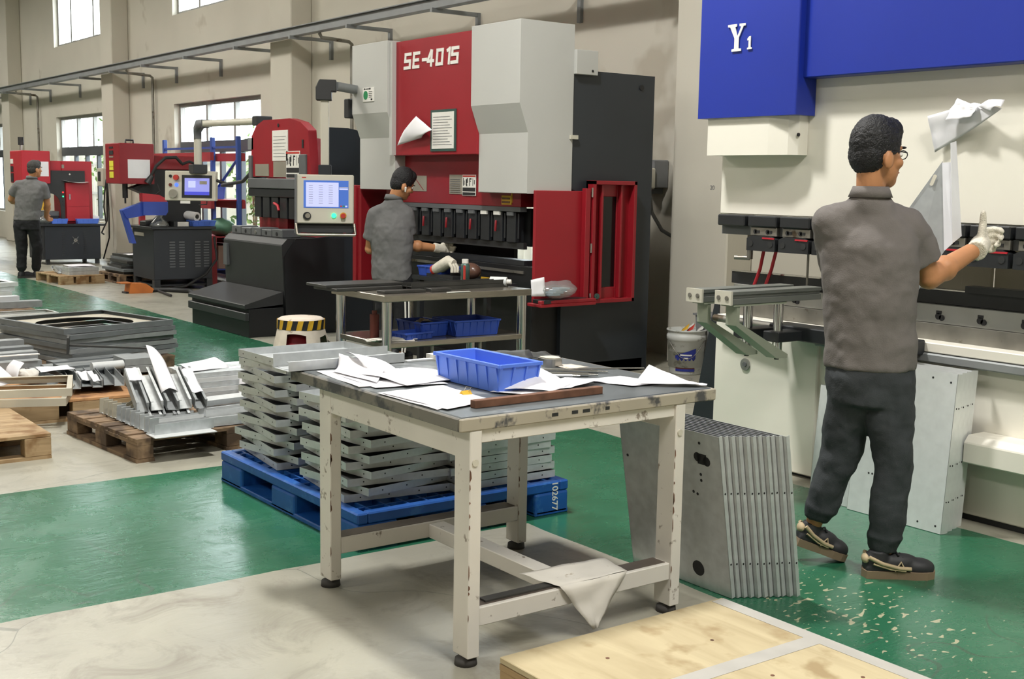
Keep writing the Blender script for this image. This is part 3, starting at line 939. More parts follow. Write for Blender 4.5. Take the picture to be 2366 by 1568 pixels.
# small white duct on the right side frame, bolts
sd_ = B(-7.16, -7.12, 5.82, 6.03, 2.295, 2.475).build('side_box', 'white_panel', se, bevel=0.003)
MB().cyl((-7.118, 5.975, 2.325), (-7.116, 5.975, 2.325), 0.010, n=10).build('bolt', 'black_print', sd_)
MB().cyl((-7.16, 6.51, 2.235), (-7.152, 6.51, 2.235), 0.022, n=14).build('eye_hole', 'black_print', se)
B(-7.15, -7.13, 5.79, 5.86, 1.815, 1.845).build('latch', 'panel_beige', se)
# printed plates and stickers
pl = B(-8.43, -8.06, 5.372, 5.38, 1.725, 2.055).build('notice_frame', 'can_green', rc)
pp = B(-8.405, -8.085, 5.369, 5.373, 1.745, 2.035).build('notice_sheet', 'label_white', pl)
for k in range(11):
    B(-8.385, -8.11 - 0.03 * (k % 3), 5.3675, 5.3692, 1.775 + k * 0.022, 1.779 + k * 0.022).build('text_line', 'ink', pl)
rmn = [o for o in se.children if o.name.startswith('ram') and 'edge' not in o.name and 'beam' not in o.name][0]
def plate(xa, xb, za_, zb_, y, m, name):
    return B(xa, xb, y - 0.004, y, za_, zb_).build(name, m, rmn)
q = plate(-8.92, -8.68, 1.40, 1.53, 5.50, 'label_grey', 'bend_chart')
MB().prism([(-8.88, 1.52), (-8.87, 1.52), (-8.72, 1.41), (-8.73, 1.41)], 'y', 5.4945, 5.4962).build('chart_line', 'red_deep', rmn)
plate(-8.33, -8.14, 1.385, 1.54, 5.50, 'label_grey', 'data_plate')
for k in range(7):
    plate(-8.315, -8.17, 1.40 + k * 0.017, 1.403 + k * 0.017, 5.4955, 'ink', 'text_line')
def warning_plate(xa, z0, y, parent, s=1.0, mirror=False):
    b_ = B(xa, xa + 0.19 * s, y - 0.004, y, z0, z0 + 0.165 * s).build('warning_plate', 'label_white', parent)
    r_ = MB().box(xa + 0.006 * s, xa + 0.184 * s, y - 0.0055, y - 0.004, z0 + 0.148 * s, z0 + 0.160 * s).build('warning_band', 'red_print', parent)
    k = MB()
    for (u0, u1, v0, v1) in ((0.006, 0.184, 0.004, 0.026), (0.006, 0.184, 0.034, 0.064), (0.012, 0.020, 0.078, 0.14), (0.026, 0.032, 0.085, 0.12), (0.05, 0.064, 0.085, 0.13), (0.064, 0.076, 0.10, 0.14),
                             (0.056, 0.07, 0.074, 0.09), (0.1, 0.108, 0.076, 0.138), (0.108, 0.128, 0.128, 0.138), (0.108, 0.12, 0.112, 0.118), (0.146, 0.150, 0.078, 0.138), (0.166, 0.174, 0.09, 0.125)):
        k.box(xa + u0 * s, xa + u1 * s, y - 0.0055, y - 0.004, z0 + v0 * s, z0 + v1 * s)
    k.build('warning_pictogram', 'black_print', parent)
warning_plate(-8.135, 1.375, 5.496, rmn)
ys = plate(-7.60, -7.47, 1.315, 1.385, 5.50, 'yellow_label', 'caution_sticker')
for k in range(2):
    plate(-7.59, -7.49, 1.328 + k * 0.027, 1.342 + k * 0.027, 5.4955, 'rust', 'text_line')
plate(-7.475, -7.462, 1.33, 1.44, 5.50, 'yellow_label', 'caution_strip')
# small round green sign on the left cover
sg = B(-9.44, -9.25, 5.314, 5.32, 2.16, 2.28).build('check_label', 'label_white', wl)
MB().cyl((-9.39, 5.3125, 2.215), (-9.39, 5.3142, 2.215), 0.038, n=24).build('green_disc', 'green_print', wl)
gk = MB()
for (u0, u1, v0, v1) in ((-9.42, -9.40, 2.262, 2.275), (-9.395, -9.335, 2.265, 2.272), (-9.33, -9.305, 2.262, 2.275), (-9.335, -9.275, 2.24, 2.245), (-9.335, -9.28, 2.225, 2.23), (-9.335, -9.275, 2.21, 2.215), (-9.335, -9.28, 2.195, 2.2), (-9.30, -9.275, 2.17, 2.185)):
    gk.box(u0, u1, 5.3125, 5.314, v0, v1)
gk.build('label_print', 'black_print', wl)
# yellow tag on the bed, under the bench
B(-7.86, -7.72, 5.494, 5.50, 0.60, 0.74).build('yellow_tag', 'yellow_label', se)
# sheet of paper tucked on the red cover
sheet_obj('drawing_sheet', [(-8.905, 5.345, 1.778), (-8.52, 5.345, 1.835), (-8.33, 5.325, 1.894), (-8.607, 5.345, 2.013)], 'paper', 'white sheet folded to a point on the red cover under the lettering', 'paper',
          bumpf=lambda u, v: 0.025 * math.sin(PI * v), n=10)

# ---- pendant control: overhead arm, post, operator panel
pe = thing('control_pendant', 'grey operator panel with blue-white screen hanging on a post from the SE-4015 press', 'control panel', (-9.43, 4.95, 0.98))
hx, hy = -9.45, 4.95
# everything of the panel is built in its own frame: u right, v up, w towards the viewer
pr_ = math.radians(60)
ux = Vector((math.cos(pr_), math.sin(pr_), 0))          # right of the panel
nw = Vector((math.sin(pr_), -math.cos(pr_), 0))         # panel looks this way
def PT(u, v, w_, c=(hx, hy, 1.26), tilt=0.12):
    return Vector(c) + ux * u + Vector((0, 0, 1)) * v + nw * (w_ - v * tilt)
def pbox(u0, u1, v0, v1, w0, w1):
    mb = MB()
    vs = [PT(u, v, w_) for w_ in (w0, w1) for v in (v0, v1) for u in (u0, u1)]
    return mb.add(vs, [(0, 2, 3, 1), (4, 5, 7, 6), (0, 1, 5, 4), (2, 6, 7, 3), (0, 4, 6, 2), (1, 3, 7, 5)])
def pcyl(u, v, w0, w1, r, n=20):
    return MB().cyl(PT(u, v, w0), PT(u, v, w1), r, n=n)
hb = pbox(-0.245, 0.245, -0.155, 0.265, -0.10, 0.0).build('panel_housing', 'panel_beige', pe, bevel=0.008)
pbox(-0.262, -0.245, -0.24, 0.265, -0.11, 0.01).build('panel_side', 'mid_grey', pe)
sc_ = pbox(-0.185, 0.20, -0.02, 0.215, 0.0, 0.004).build('screen_bezel', 'screen_blue', pe)
pbox(-0.165, 0.115, -0.012, 0.198, 0.004, 0.006).build('screen_page', 'screen_pale', sc_)
pbox(0.12, 0.195, 0.155, 0.16, 0.004, 0.006).build('screen_strip', 'label_white', sc_)
pbox(0.12, 0.195, 0.135, 0.15, 0.004, 0.006).build('screen_bar', 'screen_pale', sc_)
tl = MB()
for k in range(9):
    for j in range(3):
        u = -0.14 + j * 0.085
        v = 0.17 - k * 0.019
        vs = [PT(u, v, 0.0062), PT(u + 0.035, v, 0.0062), PT(u + 0.035, v + 0.003, 0.0062), PT(u, v + 0.003, 0.0062)]
        tl.add(vs, [(0, 1, 2, 3)])
tl.build('screen_text', 'ink', sc_)
for k, c_ in enumerate(('led_red', 'led_green', 'screen_pale')):
    pbox(0.128 + k * 0.022, 0.145 + k * 0.022, -0.012, 0.002, 0.004, 0.006).build('screen_button', c_ if k == 2 else ('red_print' if k == 0 else 'green_print'), sc_)
pbox(-0.20, -0.165, 0.235, 0.243, 0.0, 0.002).build('maker_mark', 'red_print', pe)
kn = pcyl(-0.155, -0.09, 0.0, 0.02, 0.034).build('rotary_knob', 'black_satin', pe)
pcyl(-0.148, -0.088, 0.02, 0.028, 0.022).build('knob_face', 'chrome', kn)
pcyl(0.075, -0.085, 0.0, 0.016, 0.021).build('start_button', 'led_green', pe)
es = pcyl(0.155, -0.085, 0.0, 0.01, 0.028).build('stop_ring', 'yellow_label', pe)
pcyl(0.155, -0.085, 0.01, 0.045, 0.021).build('stop_button', 'red_print', pe)
fr = MB()
for a_, b_ in (((-0.25, -0.155), (-0.235, -0.25)), ((0.25, -0.155), (0.262, -0.25))):
    fr.tube([PT(a_[0], a_[1], 0.01), PT(b_[0], b_[1], 0.03)], 0.012)
fr.tube([PT(-0.235, -0.25, 0.03), PT(0.262, -0.25, 0.03)], 0.013)
fr.build('hand_rail', 'stainless', pe)
pbox(-0.24, 0.245, -0.235, -0.16, -0.10, -0.06).build('panel_recess', 'black_satin', pe)
# post, elbow and arm
px, py = -9.53, 4.99
po = MB().add([Vector((px, py, 0)) + ux * u + nw * w_ + Vector((0, 0, z)) for z in (1.60, 2.17) for u, w_ in ((-0.035, 0.03), (0.035, 0.03), (0.035, -0.05), (-0.035, -0.05))],
              [(3, 2, 1, 0), (4, 5, 6, 7), (0, 1, 5, 4), (1, 2, 6, 5), (2, 3, 7, 6), (3, 0, 4, 7)]).build('post', 'panel_beige', pe, bevel=0.006)
MB().add([Vector((px, py, 0)) + ux * u + nw * w_ + Vector((0, 0, z)) for z in (1.50, 1.61) for u, w_ in ((-0.055, 0.05), (0.055, 0.05), (0.055, -0.07), (-0.055, -0.07))],
         [(3, 2, 1, 0), (4, 5, 6, 7), (0, 1, 5, 4), (1, 2, 6, 5), (2, 3, 7, 6), (3, 0, 4, 7)]).build('post_foot', 'navy_plate', pe, bevel=0.006)
el = MB()
elp = [(-0.075, 2.16), (0.06, 2.16), (0.06, 2.235), (0.10, 2.235), (0.10, 2.335), (-0.045, 2.335), (-0.075, 2.27)]
pts = [Vector((px, py, 0)) + ux * u + Vector((0, 0, z)) for u, z in elp]
n_ = len(pts)
el.add([p + nw * 0.06 for p in pts] + [p - nw * 0.07 for p in pts], [tuple(range(n_)), tuple(reversed(range(n_, 2 * n_)))] + [((i + 1) % n_, i, n_ + i, n_ + (i + 1) % n_) for i in range(n_)])
el.build('elbow', 'dark_grey', pe, bevel=0.006)
a0 = Vector((px, py, 2.285)) + ux * 0.09
a1 = Vector((-9.70, 5.62, 2.26))
MB().tube([a0, a1], 0.05, n=4).build('overhead_arm', 'tray_grey', pe)
B(-9.76, -9.67, 5.30, 5.40, 2.03, 2.2).build('arm_joint', 'dark_grey', pe, bevel=0.008)

# ================================================================ SMALL RED PRESS (middle left)
p2 = thing('press_brake', 'small black press brake with rounded red hood left of the SE-4015 press', 'press brake', (-11.2, 5.4, 0))
XA, XB = -11.86, -10.5
hood = [(-11.86, 1.50), (-11.83, 1.92), (-11.72, 2.02), (-11.55, 2.07), (-10.95, 2.07), (-10.72, 2.03), (-10.56, 1.95), (-10.5, 1.50)]
MB().prism(hood, 'y', 5.35, 5.44).build('hood', 'red_paint', p2, bevel=0.012, bseg=2)
hd = p2.children[0]
B(XA - 0.02, XA + 0.05, 5.33, 5.5, 1.48, 1.72).build('hood_trim', 'mid_grey', p2, bevel=0.006)
B(-10.72, -10.58, 5.33, 5.36, 1.48, 1.72).build('hood_trim', 'mid_grey', p2, bevel=0.006)
B(XA - 0.02, XB - 0.02, 5.32, 5.42, 1.385, 1.485).build('ram_band', 'mid_grey', p2, bevel=0.006)
B(XA - 0.03, XB, 5.33, 5.50, 1.30, 1.385).build('tool_beam', 'black_satin', p2, bevel=0.008)
for k in range(6):
    x = XA + 0.10 + k * 0.2
    B(x, x + 0.15, 5.34, 5.42, 1.09, 1.30).build('tool_holder', 'black_satin', p2, bevel=0.005)
MB().tube([(-11.25, 5.32, 1.24), (-11.15, 5.31, 1.22), (-11.12, 5.31, 1.17)], 0.014).build('red_lever', 'red_bright', p2)
MB().prism([(5.36, 0.0), (6.75, 0.0), (6.75, 1.70), (6.35, 1.88), (5.75, 1.98), (5.5, 1.98), (5.5, 1.5), (5.75, 1.4), (5.75, 0.95), (5.36, 0.92)], 'x', XB - 0.05, XB).build('side_frame', 'navy_plate', p2, bevel=0.01)
MB().prism([(5.36, 0.0), (6.75, 0.0), (6.75, 1.70), (6.35, 1.88), (5.75, 1.98), (5.5, 1.98), (5.5, 1.5), (5.75, 1.4), (5.75, 0.95), (5.36, 0.92)], 'x', XA, XA + 0.05).build('side_frame', 'red_deep', p2, bevel=0.01)
B(XA + 0.05, -11.15, 5.42, 5.5, 0.95, 1.12).build('back_stop', 'red_deep', p2)
B(XA, XB - 0.05, 5.6, 5.72, 0.95, 1.35).build('rear_beam', 'black_machine', p2)
bd = MB().prism([(5.06, 0.42), (5.04, 0.86), (5.10, 0.92), (5.50, 0.92), (5.50, 0.05), (5.10, 0.05)], 'x', XA, XB)
bd.build('bed', 'dark_grey', p2, bevel=0.008)
MB().prism([(5.08, 0.0), (5.06, 0.75), (5.18, 0.92), (5.7, 0.92), (5.7, 0.0)], 'x', XB, XB + 0.012).build('bed_side', 'black_machine', p2)
B(XA + 0.03, XA + 0.12, 5.02, 5.05, 0.60, 0.82).build('bed_plate', 'mid_grey', p2)
for k in range(5):
    x = XA + 0.02 + k * 0.24
    q = B(x, x + 0.22, 5.12, 5.32, 0.92, 1.0 - 0.01 * (k % 2)).build('die_block', 'mid_grey', p2, bevel=0.006)
    MB().cyl((x + 0.11, 5.115, 0.955), (x + 0.11, 5.121, 0.955), 0.018, n=12).build('die_screw', 'steel' if k == 2 else 'black_print', q)
st = MB().prism([(5.05, 0.42), (4.66, 0.31), (4.66, 0.27), (5.05, 0.30)], 'x', XA - 0.03, XB - 0.0)
st.build('kick_slope', 'dark_grey', p2, bevel=0.006)
B(XA - 0.03, XB, 4.70, 5.06, 0.0, 0.27).build('kick_box', 'black_machine', p2, bevel=0.006)
B(XA - 0.04, XB + 0.01, 4.66, 4.70, 0.16, 0.235).build('kick_bar', 'dark_grey', p2, bevel=0.006)
# notices on the hood
pf = B(-11.33, -10.98, 5.342, 5.35, 1.66, 1.96).build('notice_sheet', 'label_white', hd, bevel=0.002)
for k in range(7):
    B(-11.30, -11.02 - 0.03 * (k % 2), 5.3405, 5.342, 1.70 + k * 0.033, 1.704 + k * 0.033).build('text_line', 'ink', hd)
B(-11.31, -11.03, 5.343, 5.35, 1.50, 1.655).build('data_plate', 'label_grey', hd)
B(-11.74, -11.42, 5.343, 5.35, 1.51, 1.63).build('bend_chart', 'label_grey', hd)
warning_plate(-11.02, 1.49, 5.346, hd, 1.6)
MB().cyl((-11.2, 5.345, 2.01), (-11.2, 5.35, 2.01), 0.018, n=10).build('hole', 'black_print', hd)
B(-10.68, -10.65, 5.344, 5.35, 1.78, 1.86).build('chipped_mark', 'black_print', hd)
B(-11.93, -11.80, 5.35, 5.5, 1.78, 1.90).build('corner_bracket', 'tray_grey', p2)
# foot of the pendant beam that belongs to this press: beam to the left with drop post and operator panel
ca = thing('control_pendant', 'pale swing arm over the riveting presses ending in a beige panel with violet screen', 'control panel', (-15.2, 5.9, 1.2))
B(-11.98, -11.86, 5.42, 5.60, 2.03, 2.13).build('arm_joint', 'dark_grey', ca, bevel=0.008)
MB().tube([(-11.95, 5.5, 2.08), (-14.0, 5.72, 2.12)], 0.05, n=4).build('overhead_arm', 'panel_beige', ca)
MB().tube([(-13.95, 5.715, 2.12), (-14.18, 5.74, 2.12), (-14.28, 5.75, 2.06), (-14.28, 5.75, 1.95)], 0.068, n=4).build('elbow', 'mid_grey', ca)
MB().tube([(-14.28, 5.75, 1.97), (-14.28, 5.75, 1.62)], 0.05, n=4).build('post', 'panel_beige', ca)
B(-14.36, -14.20, 5.66, 5.84, 1.53, 1.64).build('post_foot', 'dark_grey', ca, bevel=0.006)
pr2 = math.radians(52)
c2 = (-14.32, 5.66, 1.37)
ux2 = Vector((math.cos(pr2), math.sin(pr2), 0)); nw2 = Vector((math.sin(pr2), -math.cos(pr2), 0))
def QT(u, v, w_):
    return Vector(c2) + ux2 * u + Vector((0, 0, 1)) * v + nw2 * (w_ - v * 0.08)
def qbox(u0, u1, v0, v1, w0, w1):
    vs = [QT(u, v, w_) for w_ in (w0, w1) for v in (v0, v1) for u in (u0, u1)]
    return MB().add(vs, [(0, 2, 3, 1), (4, 5, 7, 6), (0, 1, 5, 4), (2, 6, 7, 3), (0, 4, 6, 2), (1, 3, 7, 5)])
def qcyl(u, v, w0, w1, r):
    return MB().cyl(QT(u, v, w0), QT(u, v, w1), r, n=14)
qbox(-0.31, 0.31, -0.17, 0.19, -0.12, 0.0).build('panel_housing', 'panel_beige', ca, bevel=0.008)
sb = qbox(-0.10, 0.27, -0.135, 0.14, 0.0, 0.006).build('screen_bezel', 'black_satin', ca)
qbox(-0.065, 0.24, -0.10, 0.105, 0.006, 0.009).build('screen_page', 'screen_violet', sb)
qbox(-0.065, 0.24, -0.10, -0.06, 0.009, 0.011).build('screen_band', 'screen_band', sb)
qbox(-0.02, 0.07, -0.01, 0.07, 0.009, 0.011).build('screen_window', 'screen_pale', sb)
qbox(0.12, 0.21, 0.03, 0.07, 0.009, 0.011).build('screen_field', 'label_grey', sb)
qcyl(-0.165, 0.11, 0, 0.05, 0.032).build('stop_button', 'red_print', ca)
qcyl(-0.24, 0.125, 0, 0.015, 0.018).build('small_button', 'black_satin', ca)
qcyl(-0.24, 0.02, 0, 0.015, 0.02).build('small_button', 'label_brown', ca)
qcyl(-0.165, 0.02, 0, 0.012, 0.022).build('blue_button', 'led_blue', ca)
qcyl(-0.20, -0.085, 0, 0.04, 0.052).build('hand_wheel', 'chrome', ca)
MB().tube([QT(0.2, -0.17, -0.03), QT(0.2, -0.21, -0.03), QT(0.1, -0.22, -0.03)], 0.008).build('handle', 'black_satin', ca)
qbox(-0.12, 0.0, -0.205, -0.172, -0.02, -0.005).build('tag_plate', 'label_white', ca)

MB().tube([QT(0.31, 0.08, -0.06), QT(0.5, 0.02, -0.06), Vector((-13.2, 5.6, 1.40)), Vector((-12.4, 5.5, 1.45)), Vector((-11.95, 5.45, 1.60))], 0.02).build('panel_cable', 'cable_black', ca)

# ================================================================ RIVETING PRESS NEAR (behind the green aisle)
m3 = thing('riveting_press', 'red and black riveting press with louvred black cabinet and red head', 'press', (-15.9, 6.0, 0))
xf_, xb_ = -15.5, -16.3
cb = B(xb_, xf_, 5.62, 6.42, 0.14, 0.80).build('cabinet', 'navy_plate', m3, bevel=0.006)
B(xb_ - 0.03, xf_ + 0.03, 5.58, 6.47, 0.80, 0.835).build('work_top', 'black_satin', m3, bevel=0.004)
for yy_ in (5.62, 6.34):
    for xx_ in (xb_, xf_ - 0.08):
        l_ = B(xx_, xx_ + 0.08, yy_, yy_ + 0.08, 0.02, 0.14).build('leg', 'black_satin', m3)
        MB().cyl((xx_ + 0.04, yy_ + 0.04, 0), (xx_ + 0.04, yy_ + 0.04, 0.025), 0.035, n=12).build('levelling_foot', 'steel', l_)
B(xb_ + 0.02, xf_ - 0.02, 5.64, 6.40, 0.05, 0.075).build('lower_frame', 'black_machine', m3)
for c0 in (5.83, 5.96, 6.18, 6.30):
    for k in range(10):
        z = 0.30 + k * 0.036
        MB().prism([(c0, z), (c0 + 0.075, z), (c0 + 0.075, z + 0.016), (c0, z + 0.016)], 'x', xf_, xf_ + 0.008).build('louvre', 'mid_grey', cb)
B(xb_ + 0.1, xb_ + 0.45, 5.612, 5.62, 0.70, 0.745).build('name_plate', 'label_grey', cb)
# C frame (profile seen from the side)
cf = [(6.36, 0.835), (6.36, 1.60), (5.68, 1.62), (5.62, 1.40), (5.42, 1.33), (5.62, 1.25), (5.78, 1.18), (5.84, 1.10), (5.84, 0.98), (5.78, 0.92), (5.60, 0.90), (5.60, 0.835)]
MB().prism(cf, 'x', -15.95, -15.72).build('c_frame', 'black_machine', m3, bevel=0.01)
B(-15.97, -15.70, 5.68, 6.34, 1.58, 1.76).build('beam_cover', 'red_deep', m3, bevel=0.008)
hd3 = B(-16.12, -15.58, 5.22, 5.68, 1.385, 1.905).build('head_box', 'red_deep', m3, bevel=0.008)
B(-15.58, -15.574, 5.33, 5.62, 1.46, 1.70).build('notice_sheet', 'paper', hd3)
for (z0, z1, m_) in ((1.46, 1.54, 'yellow_acid'), (1.56, 1.60, 'yellow_acid'), (1.605, 1.68, 'yellow_acid'), (1.72, 1.74, 'label_grey'), (1.76, 1.81, 'black_print'), (1.84, 1.86, 'black_print')):
    B(-15.95, -15.80, 5.214, 5.22, z0, z1).build('head_sticker', m_, hd3)
MB().tube([(-15.85, 5.4, 1.905), (-15.85, 5.4, 1.95), (-15.85, 5.5, 1.95), (-15.85, 5.5, 1.905)], 0.014).build('lifting_eye', 'black_satin', hd3)
MB().cyl((-15.85, 5.38, 1.385), (-15.85, 5.38, 1.20), 0.035, n=12).cyl((-15.85, 5.38, 1.20), (-15.85, 5.38, 1.13), 0.012).build('ram_rod', 'black_satin', m3)
MB().tube([(-15.6, 5.72, 1.385), (-15.55, 5.74, 1.30), (-15.58, 5.66, 1.23), (-15.66, 5.50, 1.26)], 0.012).build('air_hose', 'cable_black', m3)
# hopper: red bowl guard and blue chute
MB().prism([(5.50, 0.985), (5.80, 0.985), (5.83, 1.03), (5.83, 1.16), (5.50, 1.16)], 'x', -15.62, -15.52).build('chute_front', 'safety_blue', m3, bevel=0.005)
MB().prism([(5.50, 1.16), (5.83, 1.16), (5.80, 1.21), (5.72, 1.25), (5.50, 1.27)], 'x', -15.66, -15.54).build('chute_lid', 'red_bright', m3, bevel=0.005)
MB().prism([(5.24, 1.05), (5.55, 1.165), (5.55, 0.985), (5.30, 0.94)], 'x', -15.68, -15.56).build('chute_side', 'safety_blue', m3, bevel=0.004)
MB().prism([(5.24, 1.05), (5.30, 1.02), (5.42, 0.62), (5.36, 0.62)], 'x', -15.68, -15.58).build('chute_leg', 'safety_blue', m3, bevel=0.004)
MB().tube([(-15.56, 5.60, 1.44), (-15.52, 5.68, 1.62), (-15.5, 5.80, 1.73), (-15.5, 5.94, 1.74), (-15.5, 6.02, 1.66)], 0.022).build('hose', 'cable_black', m3)
MB().tube([(-15.5, 6.02, 1.65), (-15.5, 6.12, 1.69), (-15.5, 6.25, 1.64)], 0.018).build('hose', 'cable_black', m3)
MB().cyl((-15.57, 5.58, 1.40), (-15.55, 5.64, 1.50), 0.05, 0.03, n=10).build('hose_fitting', 'black_satin', m3)
MB().tube([(-15.47, 6.44, 0.70), (-15.46, 6.47, 0.40), (-15.44, 6.3, 0.2), (-15.38, 6.0, 0.06), (-15.36, 5.6, 0.02), (-14.6, 5.5, 0.02)], 0.016).build('floor_cable', 'cable_black', m3)
# things on the riveting press table
def bin_mesh(mb, w_, d_, h_, t=0.006, fl=0.9, ribs=True, lip=0.008):
    """open plastic bin, tapering downwards, centred at the origin, base at z=0"""
    wb_, db_ = w_ * fl / 2, d_ * fl / 2
    W, D = w_ / 2, d_ / 2
    o = [(-wb_, -db_, 0), (wb_, -db_, 0), (wb_, db_, 0), (-wb_, db_, 0), (-W, -D, h_), (W, -D, h_), (W, D, h_), (-W, D, h_)]
    i_ = [(-wb_ + t, -db_ + t, t), (wb_ - t, -db_ + t, t), (wb_ - t, db_ - t, t), (-wb_ + t, db_ - t, t), (-W + t, -D + t, h_), (W - t, -D + t, h_), (W - t, D - t, h_), (-W + t, D - t, h_)]
    mb.add(o + i_, [(3, 2, 1, 0), (0, 1, 5, 4), (1, 2, 6, 5), (2, 3, 7, 6), (3, 0, 4, 7), (8, 9, 10, 11), (9, 8, 12, 13), (10, 9, 13, 14), (11, 10, 14, 15), (8, 11, 15, 12),
                    (4, 5, 13, 12), (5, 6, 14, 13), (6, 7, 15, 14), (7, 4, 12, 15)])
    for s_ in (-1, 1):
        mb.box(-W - lip, W + lip, s_ * D - lip * 0.5, s_ * D + lip * 0.5, h_ - 0.012, h_ + 0.001)
        mb.box(s_ * W - lip * 0.5, s_ * W + lip * 0.5, -D - lip, D + lip, h_ - 0.012, h_ + 0.001)
    return mb
def plastic_bin(loc, rz, w_, d_, h_, m_, label, group=None, ribs=4):
    t = thing('parts_bin', label, 'bin', loc, rz, group)
    sv = ORG[t.name]
    ORG[t.name] = Vector()
    bin_mesh(MB(), w_, d_, h_).build('tub', m_, t, bevel=0.002)
    rb_ = MB()
    for k in range(ribs + 1):
        u = -w_ / 2 * 0.92 + w_ * 0.92 * k / ribs
        for s_ in (-1, 1):
            rb_ = MB()
            rb_.add([(u - 0.003, s_ * d_ * 0.452, 0.004), (u + 0.003, s_ * d_ * 0.452, 0.004), (u + 0.003, s_ * (d_ * 0.5 + 0.006), h_ - 0.012), (u - 0.003, s_ * (d_ * 0.5 + 0.006), h_ - 0.012),
                     (u - 0.003, s_ * d_ * 0.44, 0.004), (u + 0.003, s_ * d_ * 0.44, 0.004), (u + 0.003, s_ * d_ * 0.49, h_ - 0.012), (u - 0.003, s_ * d_ * 0.49, h_ - 0.012)],
                    [(0, 1, 2, 3), (7, 6, 5, 4), (0, 4, 5, 1), (1, 5, 6, 2), (2, 6, 7, 3), (3, 7, 4, 0)])
            rb_.build('rib', m_, t)
    nr = max(2, int(ribs * d_ / w_ + 0.5))
    for k in range(nr + 1):
        u = -d_ / 2 * 0.92 + d_ * 0.92 * k / nr
        for s_ in (-1, 1):
            rb_ = MB()
            rb_.add([(s_ * w_ * 0.452, u - 0.003, 0.004), (s_ * w_ * 0.452, u + 0.003, 0.004), (s_ * (w_ * 0.5 + 0.006), u + 0.003, h_ - 0.012), (s_ * (w_ * 0.5 + 0.006), u - 0.003, h_ - 0.012),
                     (s_ * w_ * 0.44, u - 0.003, 0.004), (s_ * w_ * 0.44, u + 0.003, 0.004), (s_ * w_ * 0.49, u + 0.003, h_ - 0.012), (s_ * w_ * 0.49, u - 0.003, h_ - 0.012)],
                    [(0, 1, 2, 3), (7, 6, 5, 4), (0, 4, 5, 1), (1, 5, 6, 2), (2, 6, 7, 3), (3, 7, 4, 0)])
            rb_.build('rib', m_, t)
    ORG[t.name] = sv
    return t
plastic_bin((-15.68, 6.33, 0.836), 0.1, 0.24, 0.34, 0.075, 'blue_bin', 'blue plastic bin on the near riveting press, paper roll on top', ribs=3)
t = thing('paper_roll', 'grey-white paper roll lying on the blue bin of the near riveting press', 'roll', (-15.68, 6.22, 0.915))
MB().cyl((-15.82, 6.14, 0.985), (-15.56, 6.24, 0.965), 0.06, n=18).build('roll', 'paper', t)
MB().cyl((-15.56, 6.24, 0.965), (-15.555, 6.242, 0.9645), 0.03, n=14).build('core', 'dark_grey', t)
bx_ = thing('carton_box', 'small dark box with white label on the near riveting press table', 'box', (-15.6, 6.0, 0.836))
B(-15.78, -15.56, 5.92, 6.13, 0.836, 0.90).build('body', 'dark_grey', bx_)
B(-15.56, -15.556, 5.97, 6.12, 0.838, 0.895).build('label_panel', 'label_white', bx_)
pb = thing('plastic_bag', 'tied clear plastic bag standing on the near riveting press table', 'bag', (-15.66, 5.76, 0.836))
MB().lathe([(0.02, 0.0), (0.13, 0.0), (0.12, 0.03), (0.07, 0.09), (0.03, 0.13), (0.022, 0.16), (0.05, 0.2), (0.07, 0.22)], (-15.66, 5.76, 0.836), n=14, close=False).build('film', 'clear_film', pb)
MB().lathe([(0.0, 0.0), (0.09, 0.0), (0.07, 0.03), (0.02, 0.06)], (-15.66, 5.76, 0.838), n=10).build('screws', 'steel_dull', pb)
pd = thing('foot_pedal', 'orange foot pedal on the floor beside the near riveting press', 'pedal', (-15.3, 5.35, 0))
MB().prism([(5.20, 0.0), (5.50, 0.0), (5.52, 0.05), (5.42, 0.12), (5.22, 0.13)], 'x', -15.45, -15.25).build('guard', 'orange_pedal', pd, bevel=0.006)
B(-15.44, -15.26, 5.10, 5.24, 0.13, 0.14).build('hood', 'orange_pedal', pd)
B(-15.42, -15.28, 5.16, 5.30, 0.0, 0.02).build('base', 'black_satin', pd)
MB().tube([(-15.35, 5.5, 0.03), (-15.3, 5.7, 0.03), (-15.0, 5.9, 0.03), (-14.4, 5.75, 0.03), (-13.8, 5.75, 0.03)], 0.03).build('cable_cover', 'dark_grey', pd)

# ================================================================ RIVETING PRESS FAR (left edge)
m4 = thing('riveting_press', 'bright red riveting press with curved black throat and cooling fan cabinet', 'press', (-21.2, 6.1, 0))
xf4, xb4 = -20.8, -21.6
cb4 = B(xb4, xf4, 5.70, 6.62, 0.08, 0.64).build('cabinet', 'navy_plate', m4, bevel=0.006)
B(xb4, xf4 - 0.02, 5.66, 5.70, 0.08, 0.64).build('cabinet_front', 'dark_grey', m4)
B(xb4 - 0.03, xf4 + 0.03, 5.60, 6.70, 0.64, 0.675).build('work_top', 'black_satin', m4, bevel=0.004)
for yy_ in (5.72, 6.54):
    for xx_ in (xb4 + 0.02, xf4 - 0.08):
        B(xx_, xx_ + 0.06, yy_, yy_ + 0.06, 0.0, 0.08).build('leg', 'black_satin', m4)
fan = MB().cyl((xf4, 6.20, 0.40), (xf4 + 0.01, 6.20, 0.40), 0.03, n=14).build('fan_hub', 'label_grey', cb4)
for k in range(4):
    a_ = PI / 4 + k * PI / 2
    MB().tube([(xf4 + 0.005, 6.20, 0.40), (xf4 + 0.005, 6.20 + 0.07 * math.cos(a_), 0.40 + 0.085 * math.sin(a_))], 0.008, n=6).build('fan_spoke', 'mid_grey', cb4)
for c0 in (5.98, 6.33):
    for k in range(11):
        B(xf4, xf4 + 0.006, c0, c0 + 0.05, 0.15 + k * 0.038, 0.162 + k * 0.038).build('louvre', 'dark_grey', cb4)
